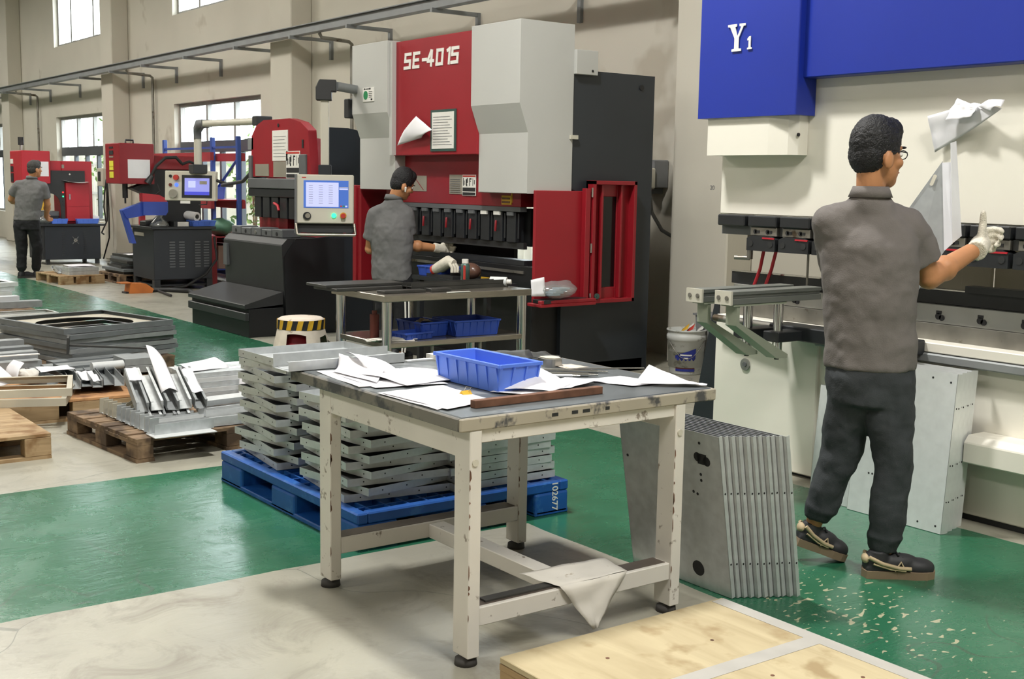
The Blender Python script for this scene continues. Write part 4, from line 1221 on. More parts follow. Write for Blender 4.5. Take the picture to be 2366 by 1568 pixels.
B(-21.45, -20.95, 6.05, 6.55, 0.675, 1.72).build('column', 'red_bright', m4, bevel=0.01)
B(-21.45, -20.95, 5.70, 6.05, 1.55, 1.72).build('top_beam', 'red_bright', m4, bevel=0.01)
hd4 = B(-21.55, -20.85, 5.38, 5.84, 1.34, 1.875).build('head_box', 'red_bright', m4, bevel=0.01)
B(-20.85, -20.845, 5.50, 5.81, 1.46, 1.70).build('notice_sheet', 'paper', hd4)
for (z0, z1, m_) in ((1.36, 1.50, 'black_print'), (1.53, 1.62, 'dark_grey'), (1.66, 1.74, 'label_white')):
    B(-21.5, -21.35, 5.372, 5.38, z0, z1).build('head_sticker', m_, hd4)
th = [(5.84, 1.56), (6.42, 1.56), (6.42, 1.36), (6.08, 1.36), (6.08, 0.675), (6.02, 0.675)]
for k in range(9):
    a_ = k / 8 * PI / 2
    th.append((5.84 + 0.17 * math.cos(a_), 0.98 + 0.20 * math.sin(a_)))
th.append((5.70, 1.20)); th.append((5.70, 1.34)); th.append((5.84, 1.34))
MB().prism(th, 'x', -20.95, -20.92).build('throat_plate', 'dark_grey', m4)
dr4 = B(-20.95, -20.90, 6.10, 6.48, 0.72, 1.36).build('side_door', 'red_bright', m4, bevel=0.004)
B(-20.90, -20.885, 6.14, 6.165, 1.08, 1.17).build('door_handle', 'chrome', dr4)
B(-20.905, -20.90, 6.10, 6.48, 0.96, 0.965).build('door_seam', 'red_deep', dr4)
B(-20.948, -20.944, 6.05, 6.09, 1.60, 1.66).build('name_plate', 'label_grey', m4)
MB().cyl((-20.92, 6.17, 1.50), (-20.915, 6.17, 1.50), 0.014, n=12).build('badge', 'label_white', m4)
for z, mm in ((1.20, 'led_red'), (1.13, 'led_green'), (1.05, 'dark_grey'), (0.99, 'dark_grey')):
    MB().cyl((-20.92, 6.05, z), (-20.905, 6.05, z), 0.013, n=10).build('button', mm, m4)
tw = MB().cyl((-21.3, 5.5, 1.875), (-21.3, 5.5, 1.97), 0.02, n=10).build('lamp_stem', 'steel', m4)
MB().cyl((-21.3, 5.5, 1.97), (-21.3, 5.5, 2.10), 0.045, n=12).build('lamp_tower', 'dark_grey', m4)
B(-21.3, -21.0, 5.55, 5.80, 0.90, 1.10).build('anvil_block', 'yellow_label', m4)
B(-21.35, -20.97, 5.6, 6.0, 0.80, 0.88).build('anvil', 'mid_grey', m4, bevel=0.01)
B(-21.35, -20.97, 5.6, 5.98, 0.675, 0.80).build('anvil_foot', 'black_satin', m4)
plastic_bin((-20.95, 5.96, 0.676), 0.0, 0.26, 0.26, 0.085, 'blue_bin', 'blue plastic bin on the far riveting press next to the clear bag', ribs=3)
plastic_bin((-20.93, 6.42, 0.676), 0.0, 0.26, 0.36, 0.085, 'blue_bin', 'blue plastic bin below the red door of the far riveting press', ribs=3)
pb = thing('plastic_bag', 'crumpled clear plastic bag on the far riveting press table', 'bag', (-20.9, 5.76, 0.676))
mb = MB()
mb.ell((-20.9, 5.74, 0.74), 0.1, 0.12, 0.065, nu=12, nv=8)
for i, p in enumerate(mb.v):
    mb.v[i] = p + Vector((0, 0, max(0, p.z - 0.7) * 0.5 * noise.noise(p * 14)))
mb.build('film', 'clear_film', pb)
sheet_obj('drawing_sheet', [(-20.93, 6.04, 1.40), (-20.75, 6.10, 1.385), (-20.76, 6.45, 1.375), (-20.94, 6.46, 1.38)], 'paper', 'white sheet lying on the red side door of the far riveting press', 'paper', bumpf=lambda u, v: -0.02 * math.sin(PI * v), n=6)
sheet_obj('drawing_sheet', [(-20.87, 6.52, 0.70), (-20.83, 6.62, 0.68), (-20.84, 6.62, 0.80), (-20.87, 6.53, 0.83)], 'paper', 'small torn paper by the blue bin under the red door', 'paper', n=5)

# ================================================================ BLUE AND RED RACK BY THE WINDOW
rk = thing('storage_rack', 'pallet rack with blue uprights and red beams in front of the window', 'rack', (-17.3, 6.9, 0))
for x in (-15.95, -16.85, -18.75):
    B(x - 0.03, x + 0.03, 6.98, 7.04, 0, 2.06).build('upright', 'rack_blue', rk, bevel=0.006)
for z in (1.90, 0.95 - 0.32, 1.62 - 0.25):
    pass
for z in (1.90, 0.64):
    B(-18.75, -15.95, 7.0, 7.03, z, z + 0.03).build('tie_bar', 'rack_blue', rk)
for za_, zb_ in ((0.30, 0.95), (0.95 + 0.28, 1.75)):
    up_ = za_ > 0.9
    a_ = (-16.85, 7.0, za_ if up_ else zb_ - 0.1)
    b_ = (-15.95, 7.0, zb_ if up_ else za_)
    MB().tube([a_, b_], 0.022, n=6).build('brace', 'rack_blue', rk)
for z in (1.72, 1.06, 0.55, 0.10):
    B(-18.75, -15.95, 6.60, 6.65, z, z + 0.11).build('beam', 'rack_red' if z > 0.2 else 'safety_blue', rk)
    B(-18.75, -15.95, 7.06, 7.11, z, z + 0.11).build('beam', 'rack_red' if z > 0.2 else 'safety_blue', rk)
    if z < 1.5:
        B(-18.75, -15.95, 6.62, 7.1, z + 0.11, z + 0.125).build('shelf_board', 'rack_red' if z > 0.2 else 'safety_blue', rk)
for x in (-15.95, -18.75):
    B(x - 0.04, x + 0.04, 6.58, 6.66, 0, 1.0 if x < -16 else 0.66).build('upright', 'rack_red', rk)
plastic_bin((-16.55, 6.85, 1.185), 0.05, 0.30, 0.30, 0.17, 'blue_bin', 'blue plastic bin on the middle shelf of the pallet rack', ribs=2)
gb = thing('plastic_sack', 'green and white plastic sack on the low shelf of the pallet rack', 'sack', (-16.15, 6.82, 0.676))
mb = MB().ell((-16.15, 6.82, 0.80), 0.24, 0.17, 0.125, nu=16, nv=10)
for i, p in enumerate(mb.v):
    mb.v[i] = p + Vector((0.02, 0.02, 0.03)) * noise.noise(p * 9)
mb.build('sack', 'green_bag', gb)
for k, (x, lb, mm) in enumerate(((-16.45, 'dark blue can on the low rack shelf beside the green sack', 'safety_blue'), (-16.62, 'black can on the low rack shelf behind the riveting press', 'black_satin'))):
    MB().cyl((x, 6.75, 0.676), (x, 6.75, 0.80), 0.045, n=14).cyl((x, 6.75, 0.80), (x, 6.75, 0.815), 0.03, n=12).build('storage_can', mm, None, lb, 'can')
B(-17.3, -16.0, 6.72, 7.04, 0.226, 0.545).build('board_stack', 'pink_board', None, 'pinkish boards standing on the bottom rack level', 'boards')
cbx = thing('cardboard_box', 'small brown cardboard box on the bottom level of the pallet rack', 'box', (-16.5, 6.66, 0.226))
B(-16.72, -16.25, 6.56, 6.71, 0.226, 0.40).build('carton', 'cardboard', cbx)
B(-16.5, -16.38, 6.555, 6.56, 0.26, 0.285).build('print_mark', 'black_print', cbx)

# switch boxes, cables, side bench at the far left
for (x, y, z, lb) in ((-22.0, 7.02, 1.30, 'grey switch box with dark window on the column beside the far riveting press'), (-27.6, 7.32, 1.32, 'grey switch box on the wall at the left picture edge')):
    t = thing('switch_box', lb, 'switch box', (x, y, z), group='wall switch boxes')
    B(x - 0.16, x + 0.16, y, y + 0.08, z, z + 0.32).build('housing', 'panel_beige', t, bevel=0.008)
    B(x - 0.10, x + 0.04, y - 0.006, y, z + 0.09, z + 0.26).build('window', 'dark_grey', t)
for k, (pts, lb) in enumerate((([(-21.75, 7.05, 1.42), (-21.7, 7.0, 1.2), (-21.3, 6.85, 0.95), (-20.8, 6.72, 0.72)], 'thin black cable sagging from the column to the far riveting press'),
                               ([(-21.72, 7.05, 1.45), (-21.68, 7.03, 1.0), (-21.6, 7.0, 0.7), (-21.3, 6.8, 0.5), (-20.75, 6.66, 0.50)], 'black cable hanging in a loop on the column beside the fan cabinet'),
                               ([(-21.70, 7.05, 1.45), (-21.62, 7.04, 0.9), (-21.6, 7.03, 0.4), (-21.7, 6.95, 0.02)], 'black cable running straight down the column'))):
    MB().tube(pts, 0.014, n=6).build('power_cable', 'cable_black', None, lb, 'cable', 'cables on the column')
sb_ = thing('side_bench', 'dark narrow work bench at the far left edge', 'bench', (-22.4, 4.75, 0))
B(-22.9, -21.3, 4.55, 5.05, 0.72, 0.76).build('top', 'black_satin', sb_)
for x in (-22.8, -21.4):
    for y in (4.6, 5.0):
        B(x - 0.025, x + 0.025, y - 0.025, y + 0.025, 0, 0.72).build('leg', 'navy_plate', sb_)
plastic_bin((-21.75, 4.85, 0.761), 0, 0.34, 0.24, 0.1, 'blue_bin', 'blue plastic bin on the dark bench at the left edge', ribs=3)

# ================================================================ PALLETS AND STACKED SHEET METAL
def wood_pallet(label, cx, cy, sx, sy, rz, h, mdeck, mside, boards=7, gap=0.03, sheet=False, along='y', group=None, name='wooden_pallet'):
    """deck boards run along local y (or one plywood sheet), three stringers along local x"""
    t = thing(name, label, 'pallet', (cx, cy, 0), rz, group)
    sv = ORG[t.name]
    ORG[t.name] = Vector()
    dt = 0.02
    if sheet:
        B(-sx / 2, sx / 2, -sy / 2, sy / 2, h - 0.018, h).build('plywood_deck', mdeck, t, bevel=0.002)
    else:
        bw = (sx - gap * (boards - 1)) / boards
        for k in range(boards):
            x = -sx / 2 + k * (bw + gap)
            dz = random.uniform(-0.002, 0.001)
            B(x, x + bw, -sy / 2 + random.uniform(-0.006, 0.006), sy / 2 + random.uniform(-0.006, 0.006), h - dt + dz, h + dz).build('deck_board', mdeck, t, bevel=0.002)
    for s_ in (-1, 0, 1):
        y = s_ * (sy / 2 - 0.045)
        for b_ in (-1, 0, 1):
            x = b_ * (sx / 2 - 0.07)
            B(x - 0.07, x + 0.07, y - 0.045, y + 0.045, 0.02, h - dt - 0.018).build('block', mside, t, bevel=0.003)
        B(-sx / 2, sx / 2, y - 0.045, y + 0.045, h - dt - 0.018, h - dt).build('stringer', mside, t)
        B(-sx / 2, sx / 2, y - 0.05, y + 0.05, 0.0, 0.02).build('bottom_board', mside, t)
    # solid end boards on the +x side
    ORG[t.name] = sv
    return t
def runner_pallet(label, cx, cy, sx, sy, rz, h, mdeck, mside, sheet=True, boards=6, bl=0.3):
    """deck on three solid runners along local y"""
    t = thing('wooden_pallet', label, 'pallet', (cx, cy, 0), rz)
    sv = ORG[t.name]
    ORG[t.name] = Vector()
    if sheet:
        B(-sx / 2, sx / 2, -sy / 2, sy / 2, h - 0.018, h).build('plywood_deck', mdeck, t, bevel=0.002)
    else:
        bw = sx / boards - 0.025
        for k in range(boards):
            x = -sx / 2 + k * (bw + 0.03)
            B(x, x + bw, -sy / 2, sy / 2, h - 0.018, h).build('deck_board', mdeck, t, bevel=0.002)
    for s_ in (-1, 0, 1):
        x = s_ * (sx / 2 - 0.045)
        for b_ in ((-sy / 2, -sy / 2 + sy * bl), (-sy * bl * 0.47, sy * bl * 0.47), (sy / 2 - sy * bl, sy / 2)):
            B(x - 0.045, x + 0.045, b_[0], b_[1], 0.018, h - 0.019).build('runner_block', mside, t, bevel=0.003)
        B(x - 0.045, x + 0.045, -sy / 2, sy / 2, 0, 0.018).build('bottom_board', mside, t)
    ORG[t.name] = sv
    return t

# foreground plywood pallet with tape
fp = wood_pallet('pale plywood pallet with grey tape in the right foreground', -2.04, 2.40, 1.26, 0.90, 0.0, 0.14, 'ply_top', 'pine', sheet=True)
ORG[fp.name] = Vector()
B(-0.62, 0.62, 0.395, 0.449, 0.1402, 0.1412).build('tape_strip', 'tape_pale', fp)
B(-0.24, -0.18, -0.45, 0.395, 0.1402, 0.1412).build('tape_strip', 'tape_pale', fp)
for (kx, ky) in ((-0.45, -0.2), (-0.38, 0.15), (-0.1, 0.1), (0.2, -0.1), (0.05, 0.3)):
    MB().cyl((kx, ky, 0.1401), (kx, ky, 0.1412), 0.006, n=8).build('nail', 'rust', fp)

# blue plastic pallet
bp_ = thing('plastic_pallet', 'blue plastic pallet printed 102677 under the stacked metal trays', 'pallet', (-4.845, 2.865, 0))
px0, px1, py0, py1, pz = -5.53, -4.16, 2.32, 3.41, 0.15
for (a, b_, c, d) in ((px0, px1, py0, py0 + 0.05), (px0, px1, py1 - 0.05, py1), (px0, px0 + 0.05, py0 + 0.05, py1 - 0.05), (px1 - 0.05, px1, py0 + 0.05, py1 - 0.05)):
    B(a, b_, c, d, pz - 0.045, pz).build('deck_edge', 'blue_pallet', bp_, bevel=0.006)
for k in range(1, 14):
    x = px0 + (px1 - px0) * k / 14
    wd = 0.035 if k in (4, 5, 9, 10) else 0.005
    B(x - wd, x + wd, py0 + 0.05, py1 - 0.05, pz - 0.03, pz - (0.002 if wd > 0.01 else 0.004)).build('deck_rib', 'blue_pallet', bp_)
for k in range(1, 12):
    y = py0 + (py1 - py0) * k / 12
    B(px0 + 0.05, px1 - 0.05, y - 0.005, y + 0.005, pz - 0.03, pz - 0.003).build('deck_rib', 'blue_pallet', bp_)
for bx_i, bx_ in enumerate((px0, -4.965, px1 - 0.24)):
    for by_i, by_ in enumerate((py0, 2.77, py1 - 0.19)):
        B(bx_, bx_ + 0.24, by_, by_ + 0.19, 0.0, pz - 0.045).build('foot_block', 'blue_pallet', bp_, bevel=0.012, bseg=2)
for by_ in (py0, 2.77, py1 - 0.19):
    B(px0, px1, by_, by_ + 0.19, 0.0, 0.022).build('bottom_runner', 'blue_pallet', bp_, bevel=0.004)
text_part('stencil_number', '102677', 0.045, at((px1 + 0.001, 3.33, 0.085), FACE_X) @ Matrix.Rotation(-PI / 2, 4, 'Z'), 'label_white', bp_, 0.0006, 0.0006)

# galvanised trays, four stacks
TW, TD, TH, TT = 0.50, 0.545, 0.0325, 0.0016
tm = MB()
tm.box(-TW / 2, TW / 2, -TD / 2, TD / 2, 0, TT)
for s_ in (-1, 1):
    tm.box(s_ * TW / 2 - (TT if s_ > 0 else 0), s_ * TW / 2 + (TT if s_ < 0 else 0), -TD / 2, TD / 2, TT, TH)
    tm.box(-TW / 2 + TT, TW / 2 - TT, s_ * TD / 2 - (TT if s_ > 0 else 0), s_ * TD / 2 + (TT if s_ < 0 else 0), TT, TH)
hm = MB()
for s_ in (-1, 1):
    for q in (-0.2, -0.07, 0.07, 0.2):
        hm.cyl((q, s_ * (TD / 2 - 0.001), TH / 2), (q, s_ * (TD / 2 + 0.0006), TH / 2), 0.0035, n=7)
        hm.cyl((s_ * (TW / 2 - 0.001), q, TH / 2), (s_ * (TW / 2 + 0.0006), q, TH / 2), 0.0035, n=7)
me_t = tm.mesh('metal_tray', Vector())
me_t.materials.append(M['galv'])
me_h = hm.mesh('rivet_holes', Vector())
me_h.materials.append(M['black_print'])
def tray(x, y, z, rz, label, group, tilt=0.0):
    o = bpy.data.objects.new('metal_tray', me_t)
    COL.objects.link(o)
    o.location = (x, y, z)
    o.rotation_euler = (tilt, 0, rz)
    tag(o, label, 'tray', group)
    c = bpy.data.objects.new('rivet_holes', me_h)
    c['kind'] = 'stuff'
    COL.objects.link(c)
    c.parent = o
    return o
STK = [(-5.22, 2.67, 15, ' galvanised tray from the top in the left front stack on the blue pallet', 'trays of the left front stack'),
       (-4.55, 2.67, 12, ' galvanised tray from the top in the stack behind the left table leg', 'trays of the right front stack'),
       (-4.50, 3.12, 11, ' galvanised tray from the top in the right rear stack on the blue pallet', 'trays of the right rear stack'),
       (-5.15, 3.14, 11, ' galvanised tray from the top in the left rear stack on the blue pallet', 'trays of the left rear stack')]
for si, (sx_, sy_, n, lb, gp) in enumerate(STK):
    rear = si >= 2
    for k in range(n):
        a = (0.135 if k % 2 else -0.115) + random.uniform(-0.015, 0.015)
        if rear:
            a *= 0.35
        last = k == n - 1
        if si == 0 and last:
            tt_ = tray(sx_ + 0.03, sy_ + 0.01, pz + 0.001 + k * 0.034, 0.02, 'topmost open galvanised tray on the left front stack, its floor visible', gp)
            tt_.scale = (1.06, 1.07, 1.1)
        else:
            tray(sx_ + random.uniform(-0.012, 0.012), sy_ + random.uniform(-0.012, 0.012) - (0.0 if not rear else 0.0), pz + 0.001 + k * 0.034, a * (0.55 if rear else 1), ORDS[n - 1 - k] + lb, gp)

# ---- leaning panel packs
def panel_mesh(w_, h_, fl, t=0.0015):
    mb = MB()
    mb.box(-w_, 0, 0, t, 0, h_)                      # sheet, its right edge at x = 0
    mb.box(-t, 0, 0, fl, 0, h_)                      # right return flange (towards +y)
    mb.box(-w_, -w_ + t, 0, fl, 0, h_)               # left return flange
    me = mb.mesh('panel', Vector())
    return me
PM = panel_mesh(0.53, 0.615, 0.0185)
PM.materials.append(M['galv'])
pd_ = MB()
for z in (0.13, 0.40):
    pd_.cyl((-0.001, 0.010, z), (0.0008, 0.010, z), 0.004, n=8)
PMH = pd_.mesh('flange_holes', Vector())
PMH.materials.append(M['black_print'])
fh = MB()
fh.cyl((-0.115, -0.0008, 0.52), (-0.115, 0.001, 0.52), 0.018, n=14).cyl((-0.07, -0.0008, 0.51), (-0.07, 0.001, 0.51), 0.018, n=14).box(-0.115, -0.07, -0.0008, 0.001, 0.495, 0.535)
for (x, z) in ((-0.105, 0.455), (-0.105, 0.432), (-0.15, 0.38), (-0.13, 0.375), (-0.18, 0.58), (-0.10, 0.575), (-0.5, 0.45)):
    fh.cyl((x, -0.0008, z), (x, 0.001, z), 0.006, n=8)
fh.cyl((-0.16, -0.0008, 0.075), (-0.16, 0.001, 0.075), 0.03, n=18)
PMF = fh.mesh('face_holes', Vector())
PMF.materials.append(M['black_print'])
for k in range(11):
    o = bpy.data.objects.new('flanged_sheet', PM)
    COL.objects.link(o)
    o.location = (-2.915 + 0.0115 * k + random.uniform(-0.004, 0.004), 3.165 + 0.0215 * k, 0.002)
    o.rotation_euler = (math.radians(9.5), 0, 0)
    lb = ORDS[k] + ' panel from the front in the pack leaning by the right table leg'
    if k == 0:
        lb = 'front panel with slot and round hole in the pack leaning by the table leg'
    elif k == 10:
        lb = 'rearmost panel of the pack leaning by the table, nearest the green floor chips'
    tag(o, lb, 'panel', 'panels leaning beside the table')
    for md, nm in ((PMH, 'flange_holes'), (PMF, 'face_holes')):
        if nm == 'face_holes' and k: continue
        c = bpy.data.objects.new(nm, md)
        c['kind'] = 'stuff'
        COL.objects.link(c)
        c.parent = o
PM2 = panel_mesh(0.50, 0.70, 0.05)
PM2.materials.append(M['galv_bright'])
h2 = MB()
for z in (0.14, 0.30, 0.55):
    for y in (0.015, 0.032):
        h2.cyl((-0.001, y, z), (0.0008, y, z), 0.004, n=7)
for (x, z) in ((-0.03, 0.03), (-0.12, 0.03), (-0.35, 0.03), (-0.40, 0.19), (-0.38, 0.19), (-0.03, 0.66), (-0.12, 0.67)):
    h2.cyl((x, -0.0008, z), (x, 0.001, z), 0.005, n=7)
PM2H = h2.mesh('rivet_holes', Vector())
PM2H.materials.append(M['black_print'])
for k in range(4):
    o = bpy.data.objects.new('flanged_sheet', PM2)
    COL.objects.link(o)
    o.location = (-2.985 - 0.012 * k, 4.535 + 0.052 * k, 0.002)
    o.rotation_euler = (math.radians(-4.5), 0, 0)
    tag(o, ['front pale panel leaning on the cream press brake behind the worker', 'second pale panel leaning on the cream press brake', 'third pale panel leaning on the cream press brake',
            'rearmost pale panel touching the cream press brake'][k], 'panel', 'panels leaning on the cream press brake')
    c = bpy.data.objects.new('rivet_holes', PM2H)
    c['kind'] = 'stuff'
    COL.objects.link(c)
    c.parent = o
o = bpy.data.objects.new('flanged_sheet', PM2)
COL.objects.link(o)
o.location = (-3.48, 4.56, 0.002)
o.scale = (0.5, 1, 0.78)
o.rotation_euler = (math.radians(-5), 0, 0)
tag(o, 'narrow pale panel leaning on the cream press brake behind the worker legs', 'panel')
# navy sheet and pail by the column
MB().prism([(-4.86, 0.0), (-4.66, 0.0), (-4.645, 0.88), (-4.672, 0.88)], 'y', 4.845, 4.855).build('navy_sheet', 'navy_plate', None, 'tall narrow navy sheet standing on edge at the left end of the cream press brake', 'sheet')
bk = thing('paint_bucket', 'dirty white paint bucket with blue and brown label beside the column', 'bucket', (-6.86, 6.80, 0))
MB().lathe([(0.0, 0.0), (0.125, 0.0), (0.13, 0.01), (0.15, 0.27), (0.157, 0.275), (0.157, 0.31), (0.15, 0.315), (0.15, 0.34), (0.16, 0.345), (0.16, 0.355), (0.148, 0.355), (0.14, 0.06), (0.0, 0.06)], (-6.86, 6.80, 0), n=28, close=False).build('pail', 'bucket_white', bk)
def wrap(a0, a1, z0, z1, m_, nm, r0=0.1335, k=0.0741, n=12, off=0.0015, shape=None):
    mb = MB()
    vs, fs = [], []
    for j in range(n + 1):
        a = a0 + (a1 - a0) * j / n
        lo, hi = (z0, z1) if shape is None else shape(j / n)
        for z in (lo, hi):
            r = 0.13 + z * 0.0735 + off
            vs.append((-6.86 + r * math.cos(a), 6.80 + r * math.sin(a), z))
    for j in range(n):
        fs.append((2 * j, 2 * j + 2, 2 * j + 3, 2 * j + 1))
    mb.add(vs, fs, True)
    return mb.build(nm, m_, bk)
A0 = math.radians(-36.5 - 12)
wrap(A0 - 0.55, A0 + 0.62, 0.04, 0.11, 'label_brown', 'label_band', off=0.0012)
wrap(A0 - 0.55, A0 + 0.62, 0.03, 0.05, 'label_blue', 'label_strip', off=0.002)
wrap(A0 - 0.55, A0 + 0.62, 0, 0, 'label_blue', 'label_field', off=0.0022, shape=lambda u: (0.105 - 0.02 * math.sin(PI * u), 0.155 + 0.06 * u))
wrap(A0 - 0.25, A0 + 0.40, 0.155, 0.167, 'label_white', 'label_title', off=0.003)
wrap(A0 - 0.05, A0 + 0.20, 0.13, 0.142, 'label_white', 'label_grade', off=0.003)
MB().tube([(-6.86 + 0.155 * math.cos(a), 6.80 + 0.155 * math.sin(a), 0.29 - 0.16 * math.sin((a + 2.2) / 2.9 * PI) ** 2) for a in [-2.2 + i * 0.29 for i in range(11)]], 0.003, n=5).build('bail_handle', 'steel_dull', bk)
for k, (dx, dy, mm) in enumerate(((0.02, -0.03, 'red_print'), (-0.05, 0.03, 'label_white'), (0.05, 0.05, 'label_white'), (-0.02, -0.05, 'yellow_label'))):
    sheet_obj('waste_scrap', [(-6.86 + dx, 6.8 + dy, 0.33), (-6.80 + dx, 6.82 + dy, 0.36), (-6.82 + dx, 6.86 + dy, 0.40), (-6.88 + dx, 6.84 + dy, 0.35)], mm, parent=bk, n=3)
gt = thing('grey_tub', 'grey plastic tub standing behind the paint bucket', 'tub', (-6.60, 7.0, 0))
MB().prism([(-6.82, 0.0), (-6.42, 0.0), (-6.38, 0.47), (-6.87, 0.46)], 'y', 6.90, 7.09).build('body', 'grey_tub', gt, bevel=0.01)
B(-6.89, -6.36, 6.89, 7.095, 0.46, 0.475).build('rim', 'grey_tub', gt)
sw = thing('switch_box', 'grey electrical socket box with hanging cable beside the black press frame', 'switch box', (-7.85, 7.3, 1.43))
B(-8.0, -7.75, 7.22, 7.395, 1.46, 1.70).build('housing', 'grey_tub', sw, bevel=0.008)
B(-7.86, -7.72, 7.14, 7.22, 1.45, 1.63).build('socket', 'panel_beige', sw, bevel=0.012)
B(-8.0, -7.80, 7.20, 7.38, 1.41, 1.455).build('bracket', 'mid_grey', sw)
MB().tube([(-7.78, 7.2, 1.45), (-7.74, 7.2, 1.25), (-7.66, 7.25, 1.1), (-7.55, 7.34, 1.02)], 0.016).build('cable', 'grey_tub', sw)
MB().tube([(-7.75, 6.85, 1.735), (-7.78, 7.18, 1.73), (-7.8, 7.22, 1.71)], 0.012).build('plug_lead', 'cable_black', sw)
text_part('pillar_number', '20', 0.05, at((-6.93, 7.098, 1.47), FACE_Y), 'ink', bpy.data.objects['trim_4'], 0.0005)

# ================================================================ WORN STEEL WORK TABLE (foreground)
wt = thing('work_table', 'worn cream steel work table with dark top in the foreground', 'table', (-3.45, 2.5, 0))
x0, x1, y0, y1 = -4.05, -2.92, 1.975, 3.05
B(x0 + 0.012, x1 - 0.012, y0 + 0.012, y1 - 0.012, 0.75, 0.785).build('table_top', 'table_top', wt, bevel=0.004)
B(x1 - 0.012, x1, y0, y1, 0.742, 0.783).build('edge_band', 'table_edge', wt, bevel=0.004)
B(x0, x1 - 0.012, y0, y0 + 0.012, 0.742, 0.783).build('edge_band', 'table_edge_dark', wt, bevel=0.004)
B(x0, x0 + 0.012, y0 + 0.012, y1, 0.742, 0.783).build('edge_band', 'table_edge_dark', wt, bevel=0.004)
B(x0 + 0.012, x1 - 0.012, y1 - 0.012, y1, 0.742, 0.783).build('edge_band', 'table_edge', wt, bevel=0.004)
LX = (-3.85, -2.965)
LY = (2.035, 2.885)
for lx in LX:
    for ly in LY:
        a = B(lx - 0.042, lx + 0.042, ly - 0.022, ly + 0.022, 0.03, 0.742).build('leg', 'table_paint', wt, bevel=0.003)
        MB().lathe([(0.0, 0.0), (0.036, 0.0), (0.034, 0.02), (0.016, 0.024), (0.014, 0.04), (0, 0.04)], (lx, ly, 0), n=18, close=False).build('foot_pad', 'rubber', a)
        MB().cyl((lx + 0.042, ly - 0.004, 0.645), (lx + 0.047, ly - 0.004, 0.645), 0.011, n=14).build('leg_bolt', 'panel_beige', a)
        rng = random.Random(int(lx * 100 + ly * 10))
        for q in range(9):                                   # paint flaked off along the corner
            z = rng.uniform(0.04, 0.6)
            hh = rng.uniform(0.008, 0.05)
            ww = rng.uniform(0.002, 0.007)
            MB().prism([(ly - 0.0222, z), (ly - 0.0222 + ww, z + hh * 0.3), (ly - 0.0222 + ww * 0.7, z + hh * 0.8), (ly - 0.0222, z + hh)], 'x', lx + 0.0415, lx + 0.0424).build('rust_chip', 'rust', a)
for (a_, b_, c_, d_) in ((LX[0] - 0.02, LX[1] + 0.02, LY[0] - 0.02, LY[0] + 0.01), (LX[0] - 0.02, LX[1] + 0.02, LY[1] - 0.01, LY[1] + 0.02), (LX[0] - 0.03, LX[0], LY[0], LY[1]), (LX[1] + 0.0, LX[1] + 0.03, LY[0], LY[1])):
    low = 0.652 if (b_ - a_) > 0.2 else 0.70
    B(a_, b_, c_, d_, low, 0.742).build('apron', 'table_paint', wt, bevel=0.002)
B(LX[1] - 0.04, LX[1] + 0.035, LY[0] + 0.022, LY[1] - 0.022, 0.125, 0.185).build('stretcher', 'table_paint', wt, bevel=0.003)
B(LX[1] - 0.042, LX[1] + 0.02, LY[0] + 0.03, LY[1] - 0.03, 0.185, 0.1865).build('worn_strip', 'kick_metal', wt)
B(LX[0] - 0.04, LX[0] + 0.04, LY[0] + 0.022, LY[1] - 0.022, 0.125, 0.185).build('stretcher', 'table_paint', wt, bevel=0.003)
B(LX[0] - 0.042, LX[0] + 0.03, LY[0] + 0.03, LY[1] - 0.03, 0.185, 0.1865).build('worn_strip', 'kick_metal', wt)
B(LX[0] + 0.04, LX[1] - 0.04, 2.435, 2.505, 0.125, 0.18).build('cross_stretcher', 'table_paint', wt, bevel=0.003)
for (yy_, w_) in ((2.32, 0.025), (2.40, 0.025), (2.445, 0.03), (2.54, 0.018)):
    B(x1, x1 + 0.0008, yy_, yy_ + w_, 0.757, 0.768).build('paint_scar', 'dark_grey', wt)
ZT = 0.7855
# flat bar and soiled paper on the lower stretcher
B(-2.99, -2.955, 2.10, 2.66, 0.187, 0.193).build('flat_bar', 'dark_plate', None, 'dark flat steel bar lying along the lower stretcher of the work table', 'bar')
mb = MB()
pts = [(-3.10, 2.36, 0.20), (-3.06, 2.62, 0.198), (-2.97, 2.70, 0.196), (-2.925, 2.60, 0.190), (-2.91, 2.53, 0.06), (-2.92, 2.40, 0.17)]
o = sheet_obj('soiled_paper', [(-3.09, 2.33, 0.200), (-2.925, 2.37, 0.196), (-2.925, 2.66, 0.196), (-3.07, 2.68, 0.200)], 'paper_dirty', 'soiled paper draped over the lower stretcher of the work table, corner hanging down', 'paper', n=8, wob=0.006)
fl = sheet_obj('hanging_corner', [(-2.924, 2.37, 0.196), (-2.905, 2.50, 0.03), (-2.905, 2.52, 0.035), (-2.924, 2.66, 0.196)], 'paper_dirty', parent=o, n=8, wob=0.012)

# blue bin and the things lying about
plastic_bin((-3.388, 2.398, ZT), 0.02, 0.38, 0.175, 0.098, 'blue_bin', 'bright blue ribbed plastic bin on the work table', ribs=6)
def flat(label, pts, bump=None, m_='paper', z=0.0, group=None, seed=0, wob=0.003, n=10, lift=()):
    c = [(p[0], p[1], ZT + z + (p[2] if len(p) > 2 else 0.002)) for p in pts]
    return sheet_obj('drawing_sheet', c, m_, label, 'paper', group, None, bump, n, 0.0006, seed, wob)
up1 = lambda a, e=2: (lambda u, v: a * (max(0.0, u + v - 1.0)) ** e)
flat('lowest drawing sheet of the pile at the left table edge', [(-3.93, 2.02), (-3.55, 1.985), (-3.47, 2.25), (-3.86, 2.29)], seed=1)
flat('middle drawing sheet of the left pile, turned slightly', [(-3.90, 2.05), (-3.50, 2.02), (-3.45, 2.28), (-3.83, 2.31)], z=0.003, seed=2)
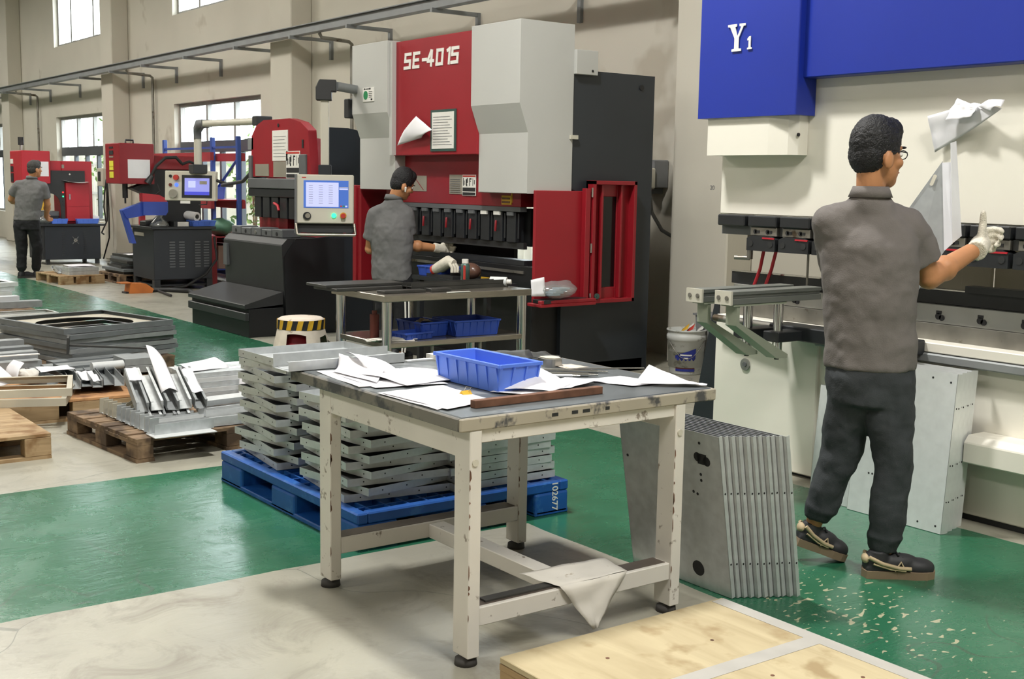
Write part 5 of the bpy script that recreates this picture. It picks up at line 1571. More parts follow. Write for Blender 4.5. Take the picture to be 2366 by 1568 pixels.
flat('top drawing sheet of the left pile beside the blue bin', [(-3.78, 2.08), (-3.46, 2.12), (-3.50, 2.38), (-3.80, 2.34)], z=0.007, seed=3, bump=lambda u, v: 0.01 * math.sin(PI * u))
flat('curled sheet rising from the left paper pile', [(-3.86, 2.05), (-3.56, 2.06), (-3.74, 2.20, 0.02), (-3.98, 2.14, 0.045)], z=0.008, seed=4, bump=lambda u, v: -0.02 * math.sin(PI * v) * (1 - u), m_='paper')
flat('thin curled paper strip standing over the left pile', [(-3.98, 2.16, 0.05), (-3.78, 2.14, 0.015), (-3.60, 2.20, 0.004), (-3.90, 2.21, 0.04)], z=0.006, seed=5, bump=lambda u, v: 0.02 * math.sin(PI * u))
clipb = flat('large drawing sheet with clip at the front table corner', [(-3.40, 1.985), (-3.045, 2.01), (-3.10, 2.22), (-3.42, 2.24)], z=0.001, seed=6, bump=lambda u, v: 0.003)
flat('drawing sheet under the one with the clip', [(-3.42, 1.98), (-3.07, 1.99), (-3.12, 2.20), (-3.44, 2.22)], seed=7)
bc = thing('binder_clip', 'small brass coloured binder clip on the front drawing sheet', 'clip', (-3.235, 2.215, ZT + 0.006))
MB().prism([(-3.25, ZT + 0.006), (-3.222, ZT + 0.006), (-3.236, ZT + 0.018)], 'y', 2.19, 2.225).build('jaw', 'yellow_label', bc)
MB().tube([(-3.236, 2.20, ZT + 0.016), (-3.245, 2.215, ZT + 0.028), (-3.236, 2.23, ZT + 0.026), (-3.23, 2.215, ZT + 0.016)], 0.0012, n=5).build('loop', 'steel_dull', bc)
flat('white sheet between the blue bin and the rusty bar', [(-3.23, 2.30), (-3.10, 2.40), (-3.22, 2.72), (-3.36, 2.62)], z=0.004, seed=8)
flat('grey-backed sheet folded to a point at the right corner of the blue bin', [(-3.22, 2.34, 0.004), (-3.10, 2.46, 0.004), (-3.17, 2.60, 0.004), (-3.28, 2.49, 0.075)], z=0.008, seed=9, m_='paper', bump=lambda u, v: 0.008 * math.sin(PI * u))
flat('drawing sheet behind the folded one at the blue bin', [(-3.20, 2.46), (-3.10, 2.54), (-3.20, 2.78), (-3.33, 2.70)], z=0.006, seed=10, bump=lambda u, v: 0.01 * u * u)
flat('white sheet near the right table edge', [(-3.27, 2.74), (-3.08, 2.80), (-3.08, 2.96), (-3.28, 2.92)], z=0.002, seed=11)
flat('grey-backed sheet with raised fold at the right table corner', [(-3.09, 2.82, 0.002), (-2.955, 3.0, 0.002), (-3.06, 3.035, 0.002), (-3.16, 2.95, 0.05)], z=0.004, seed=12, m_='paper', bump=lambda u, v: 0.004)
flat('small white paper strip at the far right table corner', [(-3.0, 2.98), (-2.94, 3.02), (-2.96, 3.045), (-3.04, 3.03)], z=0.006, seed=13, n=4)
flat('pinkish paper slip beside the tape measure', [(-3.60, 2.86), (-3.50, 2.86), (-3.50, 2.96), (-3.60, 2.95)], z=0.001, seed=14, n=4, m_='cloth_dirty')
br_ = B(-3.06, -3.033, 2.105, 2.625, ZT, ZT + 0.024).build('square_bar', 'rust', None, 'rusty square steel bar along the front of the work table', 'bar', bevel=0.001)
tmz = thing('tape_measure', 'small silver tape measure near the back of the work table', 'tape measure', (-3.62, 2.86, ZT))
MB().prism([(-3.66, 2.83), (-3.60, 2.82), (-3.575, 2.845), (-3.575, 2.885), (-3.61, 2.905), (-3.655, 2.895), (-3.67, 2.865)], 'z', ZT, ZT + 0.03).build('case', 'steel', tmz, bevel=0.006, bseg=2)
MB().prism([(-3.655, 2.835), (-3.605, 2.828), (-3.58, 2.85), (-3.58, 2.88), (-3.61, 2.897), (-3.65, 2.888)], 'z', ZT + 0.03, ZT + 0.034).build('face', 'panel_beige', tmz, bevel=0.002)
def rod(nm, a, b_, r, m_, lb, cat):
    t = thing(nm, lb, cat, (a[0], a[1], ZT))
    a, b_ = Vector((a[0], a[1], ZT + r)), Vector((b_[0], b_[1], ZT + r))
    MB().cyl(a, a + (b_ - a) * 0.85, r, n=10).build('barrel', m_, t)
    MB().cyl(a + (b_ - a) * 0.85, b_, r * 0.8, r * 0.5, n=10).build('tip', 'chrome', t)
    return t
rod('silver_pen', (-3.46, 2.66), (-3.31, 2.84), 0.008, 'chrome', 'silver pen lying by the right side of the blue bin', 'pen')
rod('marker_pen', (-3.52, 2.74), (-3.36, 2.93), 0.006, 'chrome', 'slim bright marker behind the silver pen on the work table', 'pen')
rod('white_pen', (-3.44, 2.62), (-3.34, 2.78), 0.006, 'sheet_bright', 'white pen closest to the blue bin corner', 'pen')
cal = thing('steel_ruler', 'long thin steel ruler pointing to the back right of the work table', 'ruler', (-3.4, 2.95, ZT))
mbr = MB().box(-0.18, 0.26, -0.008, 0.008, 0.0, 0.002, Matrix.Translation((-3.5, 2.90, ZT + 0.001)) @ Matrix.Rotation(math.radians(62), 4, 'Z'))
mbr.build('blade', 'steel_dull', cal)
# dark folded sheets at the back
for k, (lb, pts, dz) in enumerate((('dark grey folded cloth at the back edge of the work table', [(-3.98, 2.62), (-3.82, 2.60), (-3.70, 2.86, 0.012), (-3.90, 2.92, 0.010)], 0.012),
                                   ('dark folded sheet on the right of the folded cloth', [(-3.92, 2.80), (-3.78, 2.78), (-3.72, 3.0), (-3.88, 3.02)], 0.004))):
    flat(lb, pts, z=dz, m_='dark_plate', seed=20 + k, wob=0.02, bump=lambda u, v: 0.012 * math.sin(PI * u))
B(-4.02, -3.95, 2.55, 2.62, ZT, ZT + 0.02).build('white_block', 'label_white', None, 'small white block at the back edge of the work table behind the blue bin', 'block')
# galvanised channel pieces at the left rear corner
ch = thing('metal_channel', 'galvanised open channel lying over the left rear corner of the work table', 'channel', (-4.02, 2.17, ZT))
MB().box(-4.10, -3.97, 1.93, 2.42, ZT, ZT + 0.0015).box(-4.10, -4.0985, 1.93, 2.42, ZT, ZT + 0.05).box(-3.9715, -3.97, 1.93, 2.42, ZT, ZT + 0.035).box(-3.985, -3.97, 1.93, 2.42, ZT + 0.035, ZT + 0.0365).build('profile', 'galv', ch)
B(-3.99, -3.965, 2.43, 2.66, ZT, ZT + 0.006).build('metal_strip', 'galv_bright', None, 'narrow bright metal strip along the rear edge of the work table', 'strip')
MB().box(-4.14, -4.02, 1.945, 2.0, ZT + 0.001, ZT + 0.003).box(-4.14, -4.02, 1.943, 1.945, ZT - 0.015, ZT + 0.003).build('metal_offcut', 'galv', None, 'small bent galvanised offcut sticking out at the left table corner', 'offcut')

# ================================================================ STAINLESS BENCH (behind)
sbn = thing('steel_bench', 'stainless steel bench with lower shelf in front of the SE-4015 press', 'bench', (-7.1, 4.5, 0))
bx0, bx1, by0, by1 = -7.42, -6.70, 3.93, 5.12
ztb = 0.75
B(bx0, bx1, by0, by1, ztb - 0.045, ztb).build('bench_top', 'stainless', sbn, bevel=0.004)
for xx_ in (bx0 + 0.05, bx1 - 0.05):
    for yy_ in (by0 + 0.05, by1 - 0.05):
        l_ = MB().cyl((xx_, yy_, 0.02), (xx_, yy_, ztb - 0.045), 0.034, n=18).build('leg', 'chrome', sbn)
        MB().cyl((xx_, yy_, 0.0), (xx_, yy_, 0.025), 0.03, 0.02, n=14).build('bench_foot', 'rubber', l_)
B(bx0 + 0.03, bx1 - 0.02, by0 + 0.03, by1 - 0.03, 0.40, 0.435).build('lower_shelf', 'stainless', sbn, bevel=0.004)
for yy_ in (by0 + 0.4, by1 - 0.4):
    MB().cyl((bx1 - 0.05, yy_, 0.1), (bx1 - 0.05, yy_, 0.40), 0.012, n=10).build('shelf_post', 'steel_dull', sbn)
MB().cyl((bx0 + 0.05, 4.55, 0.435), (bx0 + 0.05, 4.55, ztb - 0.045), 0.012, n=10).build('rear_post', 'stainless', sbn)
# dark plates and profiles on the bench
def slabs(name, items, m_, cat, group=None):
    for (cx, cy, z, L, W, H, a, lb) in items:
        T = Matrix.Translation((cx, cy, z)) @ Matrix.Rotation(a, 4, 'Z')
        MB().box(-W / 2, W / 2, -L / 2, L / 2, 0, H, T).build(name, m_, None, lb, cat, group, bevel=0.002)
slabs('dark_plate', [(-7.22, 4.06, ztb + 0.001, 0.58, 0.30, 0.02, 0.05, 'wide dark steel plate at the left end of the steel bench'),
                     (-7.28, 4.04, ztb + 0.022, 0.60, 0.28, 0.018, 0.02, 'top dark plate overhanging the left end of the steel bench'),
                     (-6.85, 4.15, ztb + 0.001, 0.32, 0.10, 0.018, 0.0, 'short dark plate at the near corner of the steel bench'),
                     (-6.83, 4.42, ztb + 0.001, 0.16, 0.10, 0.022, 0.0, 'small dark plate in the middle of the near bench edge')], 'dark_plate', 'plate', 'dark plates on the steel bench')
for k in range(4):
    T = Matrix.Translation((-6.93 - 0.06 * (k % 2), 4.66, ztb + 0.001 + (k // 2) * 0.027)) @ Matrix.Rotation(0.06, 4, 'Z')
    MB().box(-0.03, 0.03, -0.42, 0.42, 0, 0.003, T).box(-0.03, -0.027, -0.42, 0.42, 0.003, 0.025, T).box(0.027, 0.03, -0.42, 0.42, 0.003, 0.025, T).build('dark_profile', 'dark_plate', None,
        ['lower front', 'lower rear', 'upper front', 'upper rear'][k] + ' long dark U-profile of the bundle across the steel bench', 'profile', 'dark profiles on the steel bench')
B(-6.72, -6.70, 4.42, 4.60, ztb, ztb + 0.004).build('white_strip', 'label_white', None, 'small white strip on the near edge of the steel bench', 'strip')
# spray can, white bottle, glove, brown lump, bag of masks
sp_ = thing('spray_can', 'dark green spray can with red stripe standing on the steel bench', 'can', (-7.18, 4.88, ztb))
MB().lathe([(0.0, 0.0), (0.032, 0.0), (0.032, 0.14), (0.024, 0.155), (0.0, 0.155)], (-7.18, 4.88, ztb), n=18, close=False).build('can', 'can_green', sp_)
MB().cyl((-7.18, 4.88, ztb + 0.155), (-7.18, 4.88, ztb + 0.185), 0.024, n=16).build('cap', 'label_white', sp_)
B(-7.162, -7.148, 4.852, 4.862, ztb + 0.005, ztb + 0.14).build('stripe', 'red_print', sp_)
wbt = thing('white_bottle', 'small white labelled bottle lying on the steel bench', 'bottle', (-6.98, 5.03, ztb))
MB().cyl((-7.02, 4.99, ztb + 0.034), (-6.93, 5.07, ztb + 0.034), 0.034, n=16).build('body', 'plastic_clear', wbt)
MB().cyl((-6.93, 5.07, ztb + 0.034), (-6.905, 5.09, ztb + 0.034), 0.018, n=12).build('cap', 'label_white', wbt)
tp = thing('tape_roll', 'small white tape roll on the steel bench beside the bottle', 'tape', (-7.08, 4.97, ztb))
MB().lathe([(0.016, 0.0), (0.03, 0.0), (0.03, 0.02), (0.016, 0.02), (0.016, 0.0)], (-7.08, 4.95, ztb), n=16, close=False).build('tape', 'label_white', tp)
# shelf of the press: gloves, lump, bag
sh_ = thing('press_ledge', 'dark ledge table attached under the throat of the SE-4015 press', 'ledge', (-8.0, 5.3, 0))
B(-8.36, -7.3, 5.16, 5.44, 0.70, 0.73).build('ledge_top', 'black_satin', sh_)
for xx_ in (-8.34, -7.4):
    B(xx_, xx_ + 0.04, 5.2, 5.24, 0, 0.70).build('leg', 'black_satin', sh_)
bn = plastic_bin((-8.17, 5.30, 0.731), 0.1, 0.3, 0.2, 0.08, 'blue_bin_dark', 'dark blue bin on the black ledge of the SE-4015 press', ribs=3)
lm = thing('mallet', 'brown rounded mallet head lying on the black ledge of the press', 'mallet', (-7.72, 5.3, 0.731))
MB().ell((-7.72, 5.30, 0.80), 0.10, 0.07, 0.065, nu=16, nv=10).build('head', 'bottle_brown', lm)
MB().cyl((-7.80, 5.30, 0.79), (-7.95, 5.28, 0.76), 0.022, n=10).build('handle', 'dark_grey', lm)
gl_ = thing('work_glove', 'white work glove with red cuff lying on the black ledge of the press', 'glove', (-7.98, 5.24, 0.731))
MB().tube([(-8.10, 5.22, 0.79), (-8.02, 5.23, 0.82), (-7.94, 5.24, 0.86), (-7.88, 5.25, 0.85)], 0.05, n=10, rs=[0.04, 0.05, 0.05, 0.03]).build('palm', 'glove', gl_)
MB().cyl((-8.12, 5.22, 0.783), (-8.10, 5.22, 0.79), 0.042, n=12).build('cuff', 'red_print', gl_)
for k in range(3):
    MB().tube([(-7.90, 5.22 + 0.025 * k, 0.85), (-7.86, 5.22 + 0.025 * k, 0.82), (-7.86, 5.22 + 0.025 * k, 0.78)], 0.014, n=7).build('finger', 'glove', gl_)
B(-8.2, -7.82, 5.20, 5.40, 0.731, 0.755).build('dark_plate', 'dark_grey', None, 'flat dark plate under the white glove on the press ledge', 'plate')
mkb = thing('mask_bag', 'clear bag of pale blue face masks on the red guard shelf', 'bag', (-7.02, 5.58, 0.63))
mb = MB().ell((-7.02, 5.60, 0.70), 0.10, 0.17, 0.065, nu=14, nv=8)
for i, p in enumerate(mb.v):
    mb.v[i] = p + Vector((0.015, 0.02, 0.02)) * noise.noise(p * 15)
mb.build('film', 'clear_film', mkb)
for k in range(4):
    B(-7.07, -6.98, 5.50 + 0.03 * k, 5.60 + 0.03 * k, 0.66 + 0.014 * k, 0.672 + 0.014 * k).build('mask', 'mask_cloth', mkb)
slabs('dark_plate', [(-7.06, 5.66, 0.601, 0.44, 0.13, 0.028, 0.1, 'dark plate lying on the red guard shelf under the mask bag')], 'black_satin', 'plate')
sheet_obj('paper_note', [(-7.02, 5.36, 0.66), (-6.98, 5.46, 0.66), (-7.0, 5.46, 0.80), (-7.03, 5.36, 0.78)], 'paper', 'white note hanging at the corner of the red guard shelf', 'paper', n=5, wob=0.01)
# lower shelf
plastic_bin((-7.02, 4.42, 0.436), 0.05, 0.30, 0.22, 0.10, 'blue_bin_dark', 'blue bin with odds and ends on the left of the bench shelf', ribs=4)
plastic_bin((-6.92, 4.72, 0.436), -0.05, 0.30, 0.36, 0.11, 'blue_bin_dark', 'wide blue bin on the right of the bench shelf', ribs=5)
plastic_bin((-6.86, 4.24, 0.436), 0.15, 0.16, 0.24, 0.05, 'blue_bin_dark', 'low blue tray at the front of the bench shelf', ribs=3)
for k in range(4):
    c = (-7.02 + random.uniform(-.08, .08), 4.42 + random.uniform(-.06, .06), 0.52)
    MB().box(-0.05, 0.05, -0.012, 0.012, 0, 0.012, Matrix.Translation(c) @ rotm(0, random.uniform(-.4, .4), random.uniform(0, 3))).build('metal_scrap', ['steel_dull', 'pine', 'cloth_dirty', 'steel'][k], None,
        ['dark steel', 'pale wooden', 'beige cloth', 'bright steel'][k] + ' scrap piece lying in the left blue bin on the bench shelf', 'scrap', 'scrap in the blue shelf bin')
for k in range(3):
    MB().box(-0.16, 0.16, -0.05, 0.05, 0, 0.005, Matrix.Translation((-6.85, 4.06 + 0.02 * k, 0.4365 + 0.006 * k)) @ rotm(0, 0, 1.2 + 0.2 * k)).build('paper_bundle', 'paper_dirty', None,
        ['lowest', 'middle', 'topmost'][k] + ' flat soiled paper at the left end of the bench shelf', 'paper', 'papers on the bench shelf')
MB().cyl((-6.98, 4.02, 0.436), (-6.98, 4.02, 0.60), 0.032, n=14).cyl((-6.98, 4.02, 0.60), (-6.98, 4.02, 0.625), 0.018, n=12).build('spray_can', 'label_brown', None, 'reddish spray can at the left end of the bench shelf', 'can')

# stool with dust cloth and hazard tape
so = thing('stool', 'red stool with dirty cloth cover and black-yellow hazard tape round the seat', 'stool', (-8.12, 4.05, 0))
sx_, sy_ = -8.12, 4.05
MB().lathe([(0.0, 0.42), (0.155, 0.42), (0.172, 0.43), (0.172, 0.455), (0.15, 0.468), (0.0, 0.472)], (sx_, sy_, 0), n=28, close=False).build('seat', 'cloth_dirty', so)
nseg = 28
for k in range(nseg):
    a0_, a1_ = 2 * PI * k / nseg, 2 * PI * (k + 1) / nseg
    sk = 0.10
    vs = []
    for a_, z in ((a0_, 0.385), (a1_, 0.385), (a1_ + sk, 0.455), (a0_ + sk, 0.455)):
        vs.append((sx_ + 0.178 * math.cos(a_), sy_ + 0.178 * math.sin(a_), z))
    MB().add(vs, [(0, 1, 2, 3)]).build('tape_block', 'yellow_label' if (k // 1) % 2 else 'black_print', so)
mb = MB()
vs, fs = [], []
N_ = 48
for j in range(9):
    for k in range(N_):
        a_ = 2 * PI * k / N_
        z = 0.40 - j * 0.028 * (0.7 + 0.6 * (0.5 + 0.5 * math.sin(3 * a_ + 0.7)))
        r = 0.172 + j * 0.006 + 0.012 * math.sin(9 * a_ + j * 0.3) * (j / 8)
        vs.append((sx_ + r * math.cos(a_), sy_ + r * math.sin(a_), z))
for j in range(8):
    for k in range(N_):
        a_ = 2 * PI * k / N_
        dg = abs((a_ - math.radians(-42) + PI) % (2 * PI) - PI)
        d2 = abs((a_ - math.radians(28) + PI) % (2 * PI) - PI)
        if j > 1 and (dg < 0.42 or d2 < 0.22 or j > 6 + 1.5 * math.sin(5 * a_)):
            continue
        fs.append((j * N_ + k, (j + 1) * N_ + k, (j + 1) * N_ + (k + 1) % N_, j * N_ + (k + 1) % N_))
mb.add(vs, fs, True)
cl = mb.build('dust_cloth', 'cloth_dirty', so)
MB().lathe([(0.0, 0.0), (0.17, 0.0), (0.165, 0.05), (0.135, 0.40), (0.0, 0.40)], (sx_, sy_, 0), n=24, close=False).build('stool_body', 'stool_red', so)

# ================================================================ SHEET METAL ON PALLETS AT THE LEFT
def chan(L, W, H, t=0.0025, lips=0.0):
    """U channel along local x, open upwards"""
    mb = MB().box(-L / 2, L / 2, -W / 2, W / 2, 0, t).box(-L / 2, L / 2, -W / 2, -W / 2 + t, t, H).box(-L / 2, L / 2, W / 2 - t, W / 2, t, H)
    if lips:
        mb.box(-L / 2, L / 2, -W / 2 + t, -W / 2 + lips, H - t, H).box(-L / 2, L / 2, W / 2 - lips, W / 2 - t, H - t, H)
    return mb
def closed_beam(L, W, H, t=0.002):
    """U channel turned over with folded ends (flat top)"""
    return MB().box(-L / 2, L / 2, -W / 2, W / 2, H - t, H).box(-L / 2, L / 2, -W / 2, -W / 2 + t, 0, H - t).box(-L / 2, L / 2, W / 2 - t, W / 2, 0, H - t).box(-L / 2, -L / 2 + t, -W / 2 + t, W / 2 - t, 0, H - t)
def angle(L, W, H, t=0.002):
    return MB().box(-L / 2, L / 2, -W / 2, W / 2, 0, t).box(-L / 2, L / 2, -W / 2, -W / 2 + t, t, H)
def open_frame(W, D, H, m=0.05, t=0.002):
    """shallow sheet frame: outer rim with an inward flange"""
    mb = MB()
    for s in (-1, 1):
        mb.box(-W / 2, W / 2, min(s * D / 2, s * (D / 2 - t)), max(s * D / 2, s * (D / 2 - t)), 0, H)
        mb.box(min(s * W / 2, s * (W / 2 - t)), max(s * W / 2, s * (W / 2 - t)), -D / 2 + t, D / 2 - t, 0, H)
        mb.box(-W / 2 + t, W / 2 - t, min(s * (D / 2 - t), s * (D / 2 - m)), max(s * (D / 2 - t), s * (D / 2 - m)), H - t, H)
        mb.box(min(s * (W / 2 - t), s * (W / 2 - m)), max(s * (W / 2 - t), s * (W / 2 - m)), -D / 2 + m, D / 2 - m, H - t, H)
    return mb
CACHE = {}
def put(key, maker, name, m_, loc, rx=0, ry=0, rz=0, label=None, cat=None, group=None):
    k = (key, m_)
    if k not in CACHE:
        me = maker().mesh(name, Vector())
        me.materials.append(M[m_])
        CACHE[k] = me
    o = bpy.data.objects.new(name, CACHE[k])
    COL.objects.link(o)
    o.matrix_world = xf(loc, rx, ry, rz)
    ORG[o.name] = Vector(loc)
    return tag(o, label, cat, group)
def lay(label, pts, m_='paper', bump=None, seed=0, wob=0.006, n=8, group=None):
    return sheet_obj('drawing_sheet', pts, m_, label, 'paper', group, None, bump, n, 0.0008, seed, wob)

# --- dark brown pallet with galvanised beams
dk = wood_pallet('dark weathered wooden pallet carrying galvanised beams', -6.62, 2.62, 0.94, 1.12, math.radians(5), 0.13, 'brown_board_y', 'brown_board', boards=7)
zd = 0.1315
rb = math.radians(90)
for lay_i in range(6):
    for k in range(5):
        if lay_i == 5 and k > 3: continue
        x = -6.93 - k * 0.088 + random.uniform(-0.004, 0.004) - (0.01 * lay_i)
        put('beam', lambda: closed_beam(0.62, 0.079, 0.0275), 'hollow_section', 'galv' if (k + lay_i) % 2 else 'galv_bright', (x, 3.02 + random.uniform(-0.008, 0.008), zd + lay_i * 0.0295), 0, 0, rb + 0.03,
            ORDS[k] + ' beam from the right, ' + ORDS[lay_i] + ' layer from below, neat stack on dark pallet', 'beam', 'beams of the neat stack')
# support under the part of the stack past the pallet edge
for x in (-7.18, -7.30):
    B(x - 0.03, x + 0.03, 2.75, 3.30, 0.0, 0.13).build('timber_block', 'brown_board_y', None, 'brown timber under the neat beam stack' if x > -7.2 else 'second brown timber under the far side of the beam stack', 'timber')
# heap of tilted channels in front of the stack
for k in range(8):
    q = k if k < 5 else k - 5 + 1
    low = k >= 5
    c = Vector((-6.68, 2.30, 0.262)) + Vector((0.0155, 0.0765, 0)) * q + Vector((0.02, -0.02, -0.068) if low else (0, 0, 0.004 * (q % 2)))
    put('heap', lambda: chan(0.50, 0.068, 0.055, 0.0025, 0.014), 'metal_channel', 'galv' if k % 2 else 'galv_grey', c, PI * 0.0 + (0.05 if k % 2 else -0.05), 0.24, -0.20 + 0.015 * (k % 3), ['leftmost', 'second', 'third', 'fourth', 'rightmost', 'lower left', 'lower middle', 'lower right'][k] + ' galvanised channel in the tilted heap on the dark pallet', 'channel', 'tilted channel heap')
# small upright brackets in a row (comb)
for k in range(12):
    u = k / 11
    x, y = -6.90 + 0.72 * u, 2.19 + 0.03 * u
    put('comb', lambda: angle(0.34, 0.06, 0.055), 'metal_bracket', 'galv_bright' if k % 3 == 0 else 'galv', (x + 0.02, y + 0.15, zd + 0.001 + 0.003 * (k % 2)), 0, 0, rb + 0.08, ORDS[k] + ' angle bracket from the left in the front row on the dark pallet', 'bracket', 'row of angle brackets')
    put('tab', lambda: MB().box(-0.002, 0.002, -0.028, 0.028, 0, 0.085), 'metal_tab', 'cream_frame' if k < 4 else 'galv', (x + 0.01, y - 0.005, zd + 0.004), 0.0, 0.12, 0.2, ORDS[k] + ' upright end tab from the left in the front bracket row', 'tab', 'upright tabs of the bracket row')
for k in range(3):
    put('block', lambda: chan(0.10, 0.05, 0.04), 'metal_clip', 'cream_frame', (-6.72 + 0.05 * k, 2.30 + 0.012 * k, zd + 0.04), 0.9, -0.5, 0.4, ['left', 'middle', 'right'][k] + ' small beige clip standing behind the bracket row', 'clip', 'beige clips')
# long angle pieces at the right front
for k, (x, y, z, a, rx) in enumerate(((-6.55, 2.86, 0.155, 0.10, 0.5), (-6.48, 2.82, 0.150, 0.06, 0.2), (-6.40, 2.84, 0.14, 0.04, 0.0), (-6.30, 2.76, 0.135, 0.02, 0.3), (-6.22, 2.78, 0.133, 0.0, 0.0), (-6.60, 2.90, 0.20, 0.12, 0.7))):
    put('ang', lambda: angle(0.52, 0.07, 0.05), 'metal_angle', 'galv_bright' if k % 2 else 'galv', (x, y, z), rx, 0, rb + a, ORDS[k] + ' long galvanised angle counted from the beam stack, right front of the dark pallet', 'angle', 'long angles on the dark pallet')
B(-6.19, -6.05, 2.18, 2.52, zd, zd + 0.004).build('metal_plate', 'galv_bright', None, 'bright flat strip at the front edge of the dark pallet', 'plate')
lay('white paper curling up over the tilted channel heap', [(-6.52, 2.39, 0.285), (-6.50, 2.48, 0.285), (-6.88, 2.55, 0.40), (-6.95, 2.46, 0.50)], bump=lambda u, v: 0.03 * math.sin(PI * u), seed=31)
lay('narrow white paper strip on the tilted channel heap', [(-6.46, 2.545, 0.285), (-6.45, 2.605, 0.285), (-6.78, 2.67, 0.365), (-6.79, 2.61, 0.365)], seed=32, wob=0.012)
lay('white paper at the left side of the channel heap', [(-6.72, 2.28, 0.335), (-6.71, 2.345, 0.335), (-6.90, 2.385, 0.378), (-6.91, 2.32, 0.378)], seed=33)
lay('white paper leaning at the right side of the beam stack', [(-6.82, 2.98, 0.150), (-6.81, 3.28, 0.150), (-6.84, 3.27, 0.300), (-6.845, 3.0, 0.295)], seed=34, bump=lambda u, v: 0.02 * math.sin(PI * u))
lay('white paper sheet on top of the beam stack', [(-7.30, 2.78, 0.312), (-6.98, 2.74, 0.312), (-7.05, 3.02, 0.312), (-7.24, 3.00, 0.35)], seed=35, bump=lambda u, v: 0.015 * math.sin(PI * u))
lay('white paper between the long angles and the beam stack', [(-6.66, 2.92, 0.19), (-6.56, 2.9, 0.175), (-6.58, 3.14, 0.175), (-6.68, 3.16, 0.19)], seed=36)
lay('white paper scrap on the floor beside the dark pallet', [(-7.24, 2.10, 0.002), (-7.05, 2.04, 0.002), (-7.02, 2.12, 0.002), (-7.12, 2.16, 0.012)], seed=37, n=5)

# --- light pallet at the left edge
runner_pallet('empty light pallet with plywood deck at the left picture edge', -6.92, 1.21, 0.92, 1.12, 0.0, 0.135, 'pine_y', 'pine_y', bl=0.12)
# --- middle pallet with frames and channels
runner_pallet('orange plywood pallet loaded with frames and grey channels', -8.02, 1.92, 1.22, 1.36, math.radians(-3), 0.135, 'ply_orange', 'pine_y')
zm = 0.1365
for k in range(2):
    put('cream', lambda: open_frame(0.52, 0.72, 0.045, 0.03), 'square_edging', 'cream_frame', (-7.55 - 0.03 * k, 1.82 + 0.02 * k, zm + 0.002 + k * 0.048), 0, 0, math.radians(-22) + 0.08 * k,
        'lower beige sheet metal frame at the left front' if k == 0 else 'upper beige sheet metal frame at the left front', 'frame')
for k in range(5):
    put('gch', lambda: chan(0.74, 0.062, 0.05, 0.003), 'metal_channel', 'grey_primer', (-7.88 + 0.005 * k, 2.30 + k * 0.066, zm + 0.03), 0.0 if k % 2 else PI, -0.045, math.radians(-13),
        ORDS[k] + ' channel from the left, dark grey, in the row of five on the orange pallet', 'channel', 'five grey channels') if k % 2 else \
    put('gch', lambda: chan(0.74, 0.062, 0.05, 0.003), 'metal_channel', 'galv_grey', (-7.88 + 0.005 * k, 2.30 + k * 0.066, zm + 0.02), 0, -0.045, math.radians(-13),
        ORDS[k] + ' channel from the left, pale grey, in the row of five on the orange pallet', 'channel', 'five grey channels')
lay('crumpled pinkish paper lying in the grey channels', [(-7.95, 2.34, 0.215), (-7.62, 2.30, 0.20), (-7.60, 2.40, 0.20), (-7.92, 2.44, 0.215)], 'paper', seed=41, wob=0.02)
# grey profiles behind, running across
GP = [(-9.16, 2.02, 0.25, 0.10, 'galv_grey'), (-8.96, 2.03, 0.225, 0.06, 'grey_primer'), (-8.66, 1.98, 0.23, 0.08, 'galv_grey'), (-8.50, 1.96, 0.19, 0.05, 'galv_grey'), (-8.34, 2.45, 0.16, 0.12, 'grey_primer'),
      (-8.50, 2.52, 0.15, 0.1, 'galv_grey'), (-8.22, 2.40, 0.145, 0.0, 'grey_primer'), (-8.62, 2.66, 0.16, 0.16, 'grey_primer'), (-8.42, 1.60, 0.15, 0.02, 'grey_primer')]
wood_pallet('brown plank pallet under the grey frames and long profiles', -9.44, 2.55, 1.26, 1.5, math.radians(8), 0.13, 'brown_board_y', 'brown_board', boards=8)
for k, (x, y, z, a, mm) in enumerate(GP):
    put('gprof', lambda: closed_beam(0.62, 0.11, 0.06), 'metal_profile', mm, (x, y, z - 0.02), 0, 0, rb + a, ['wide pale profile nearest the left edge behind the papers', 'dark grey profile behind the papers at the left', 'pale profile with white sheet edge at the left',
        'lower pale profile at the left', 'grey profile in front of the frame stack', 'pale flat profile in front of the frame stack', 'grey profile behind the row of five channels', 'dark grey profile under the round-holed frame', 'grey profile at the left picture edge'][k], 'profile', 'loose profiles at the left')
B(-8.46, -8.42, 1.75, 2.25, 0.275, 0.28).build('white_strip', 'label_white', None, 'long bright white strip on the profiles at the left', 'strip')
bxs = thing('sheet_box', 'two stacked grey closed sheet boxes right of the frame stack', 'box', (-8.28, 2.86, zm))
for k in range(2):
    B(-8.40, -8.16, 2.74, 2.97, zm + 0.002 + k * 0.052, zm + 0.052 + k * 0.052).build('shell', 'galv_grey', bxs, bevel=0.002)
B(-8.6, -8.0, 2.66, 3.06, 0.0, 0.12).build('timber_block', 'brown_board', None, 'dark timber slab under the two grey sheet boxes', 'timber')
put('tubew', lambda: MB().cyl((-0.11, 0, 0), (0.11, 0, 0), 0.03, n=12), 'metal_tube', 'galv_bright', (-8.16, 2.62, 0.205), 0, 0.0, rb + 0.1, 'short bright tube lying before the grey sheet boxes', 'tube')
for k, (x, y, a, lb) in enumerate(((-8.02, 2.12, 0.4, 'dark short channel behind the crumpled paper ball'), (-8.12, 2.28, 0.2, 'dark channel with white end left of the row of five'))):
    put('dch', lambda: chan(0.30, 0.09, 0.05, 0.003), 'metal_channel', 'grey_primer', (x, y, zm + 0.03), 0, 0.1, a, lb, 'channel')
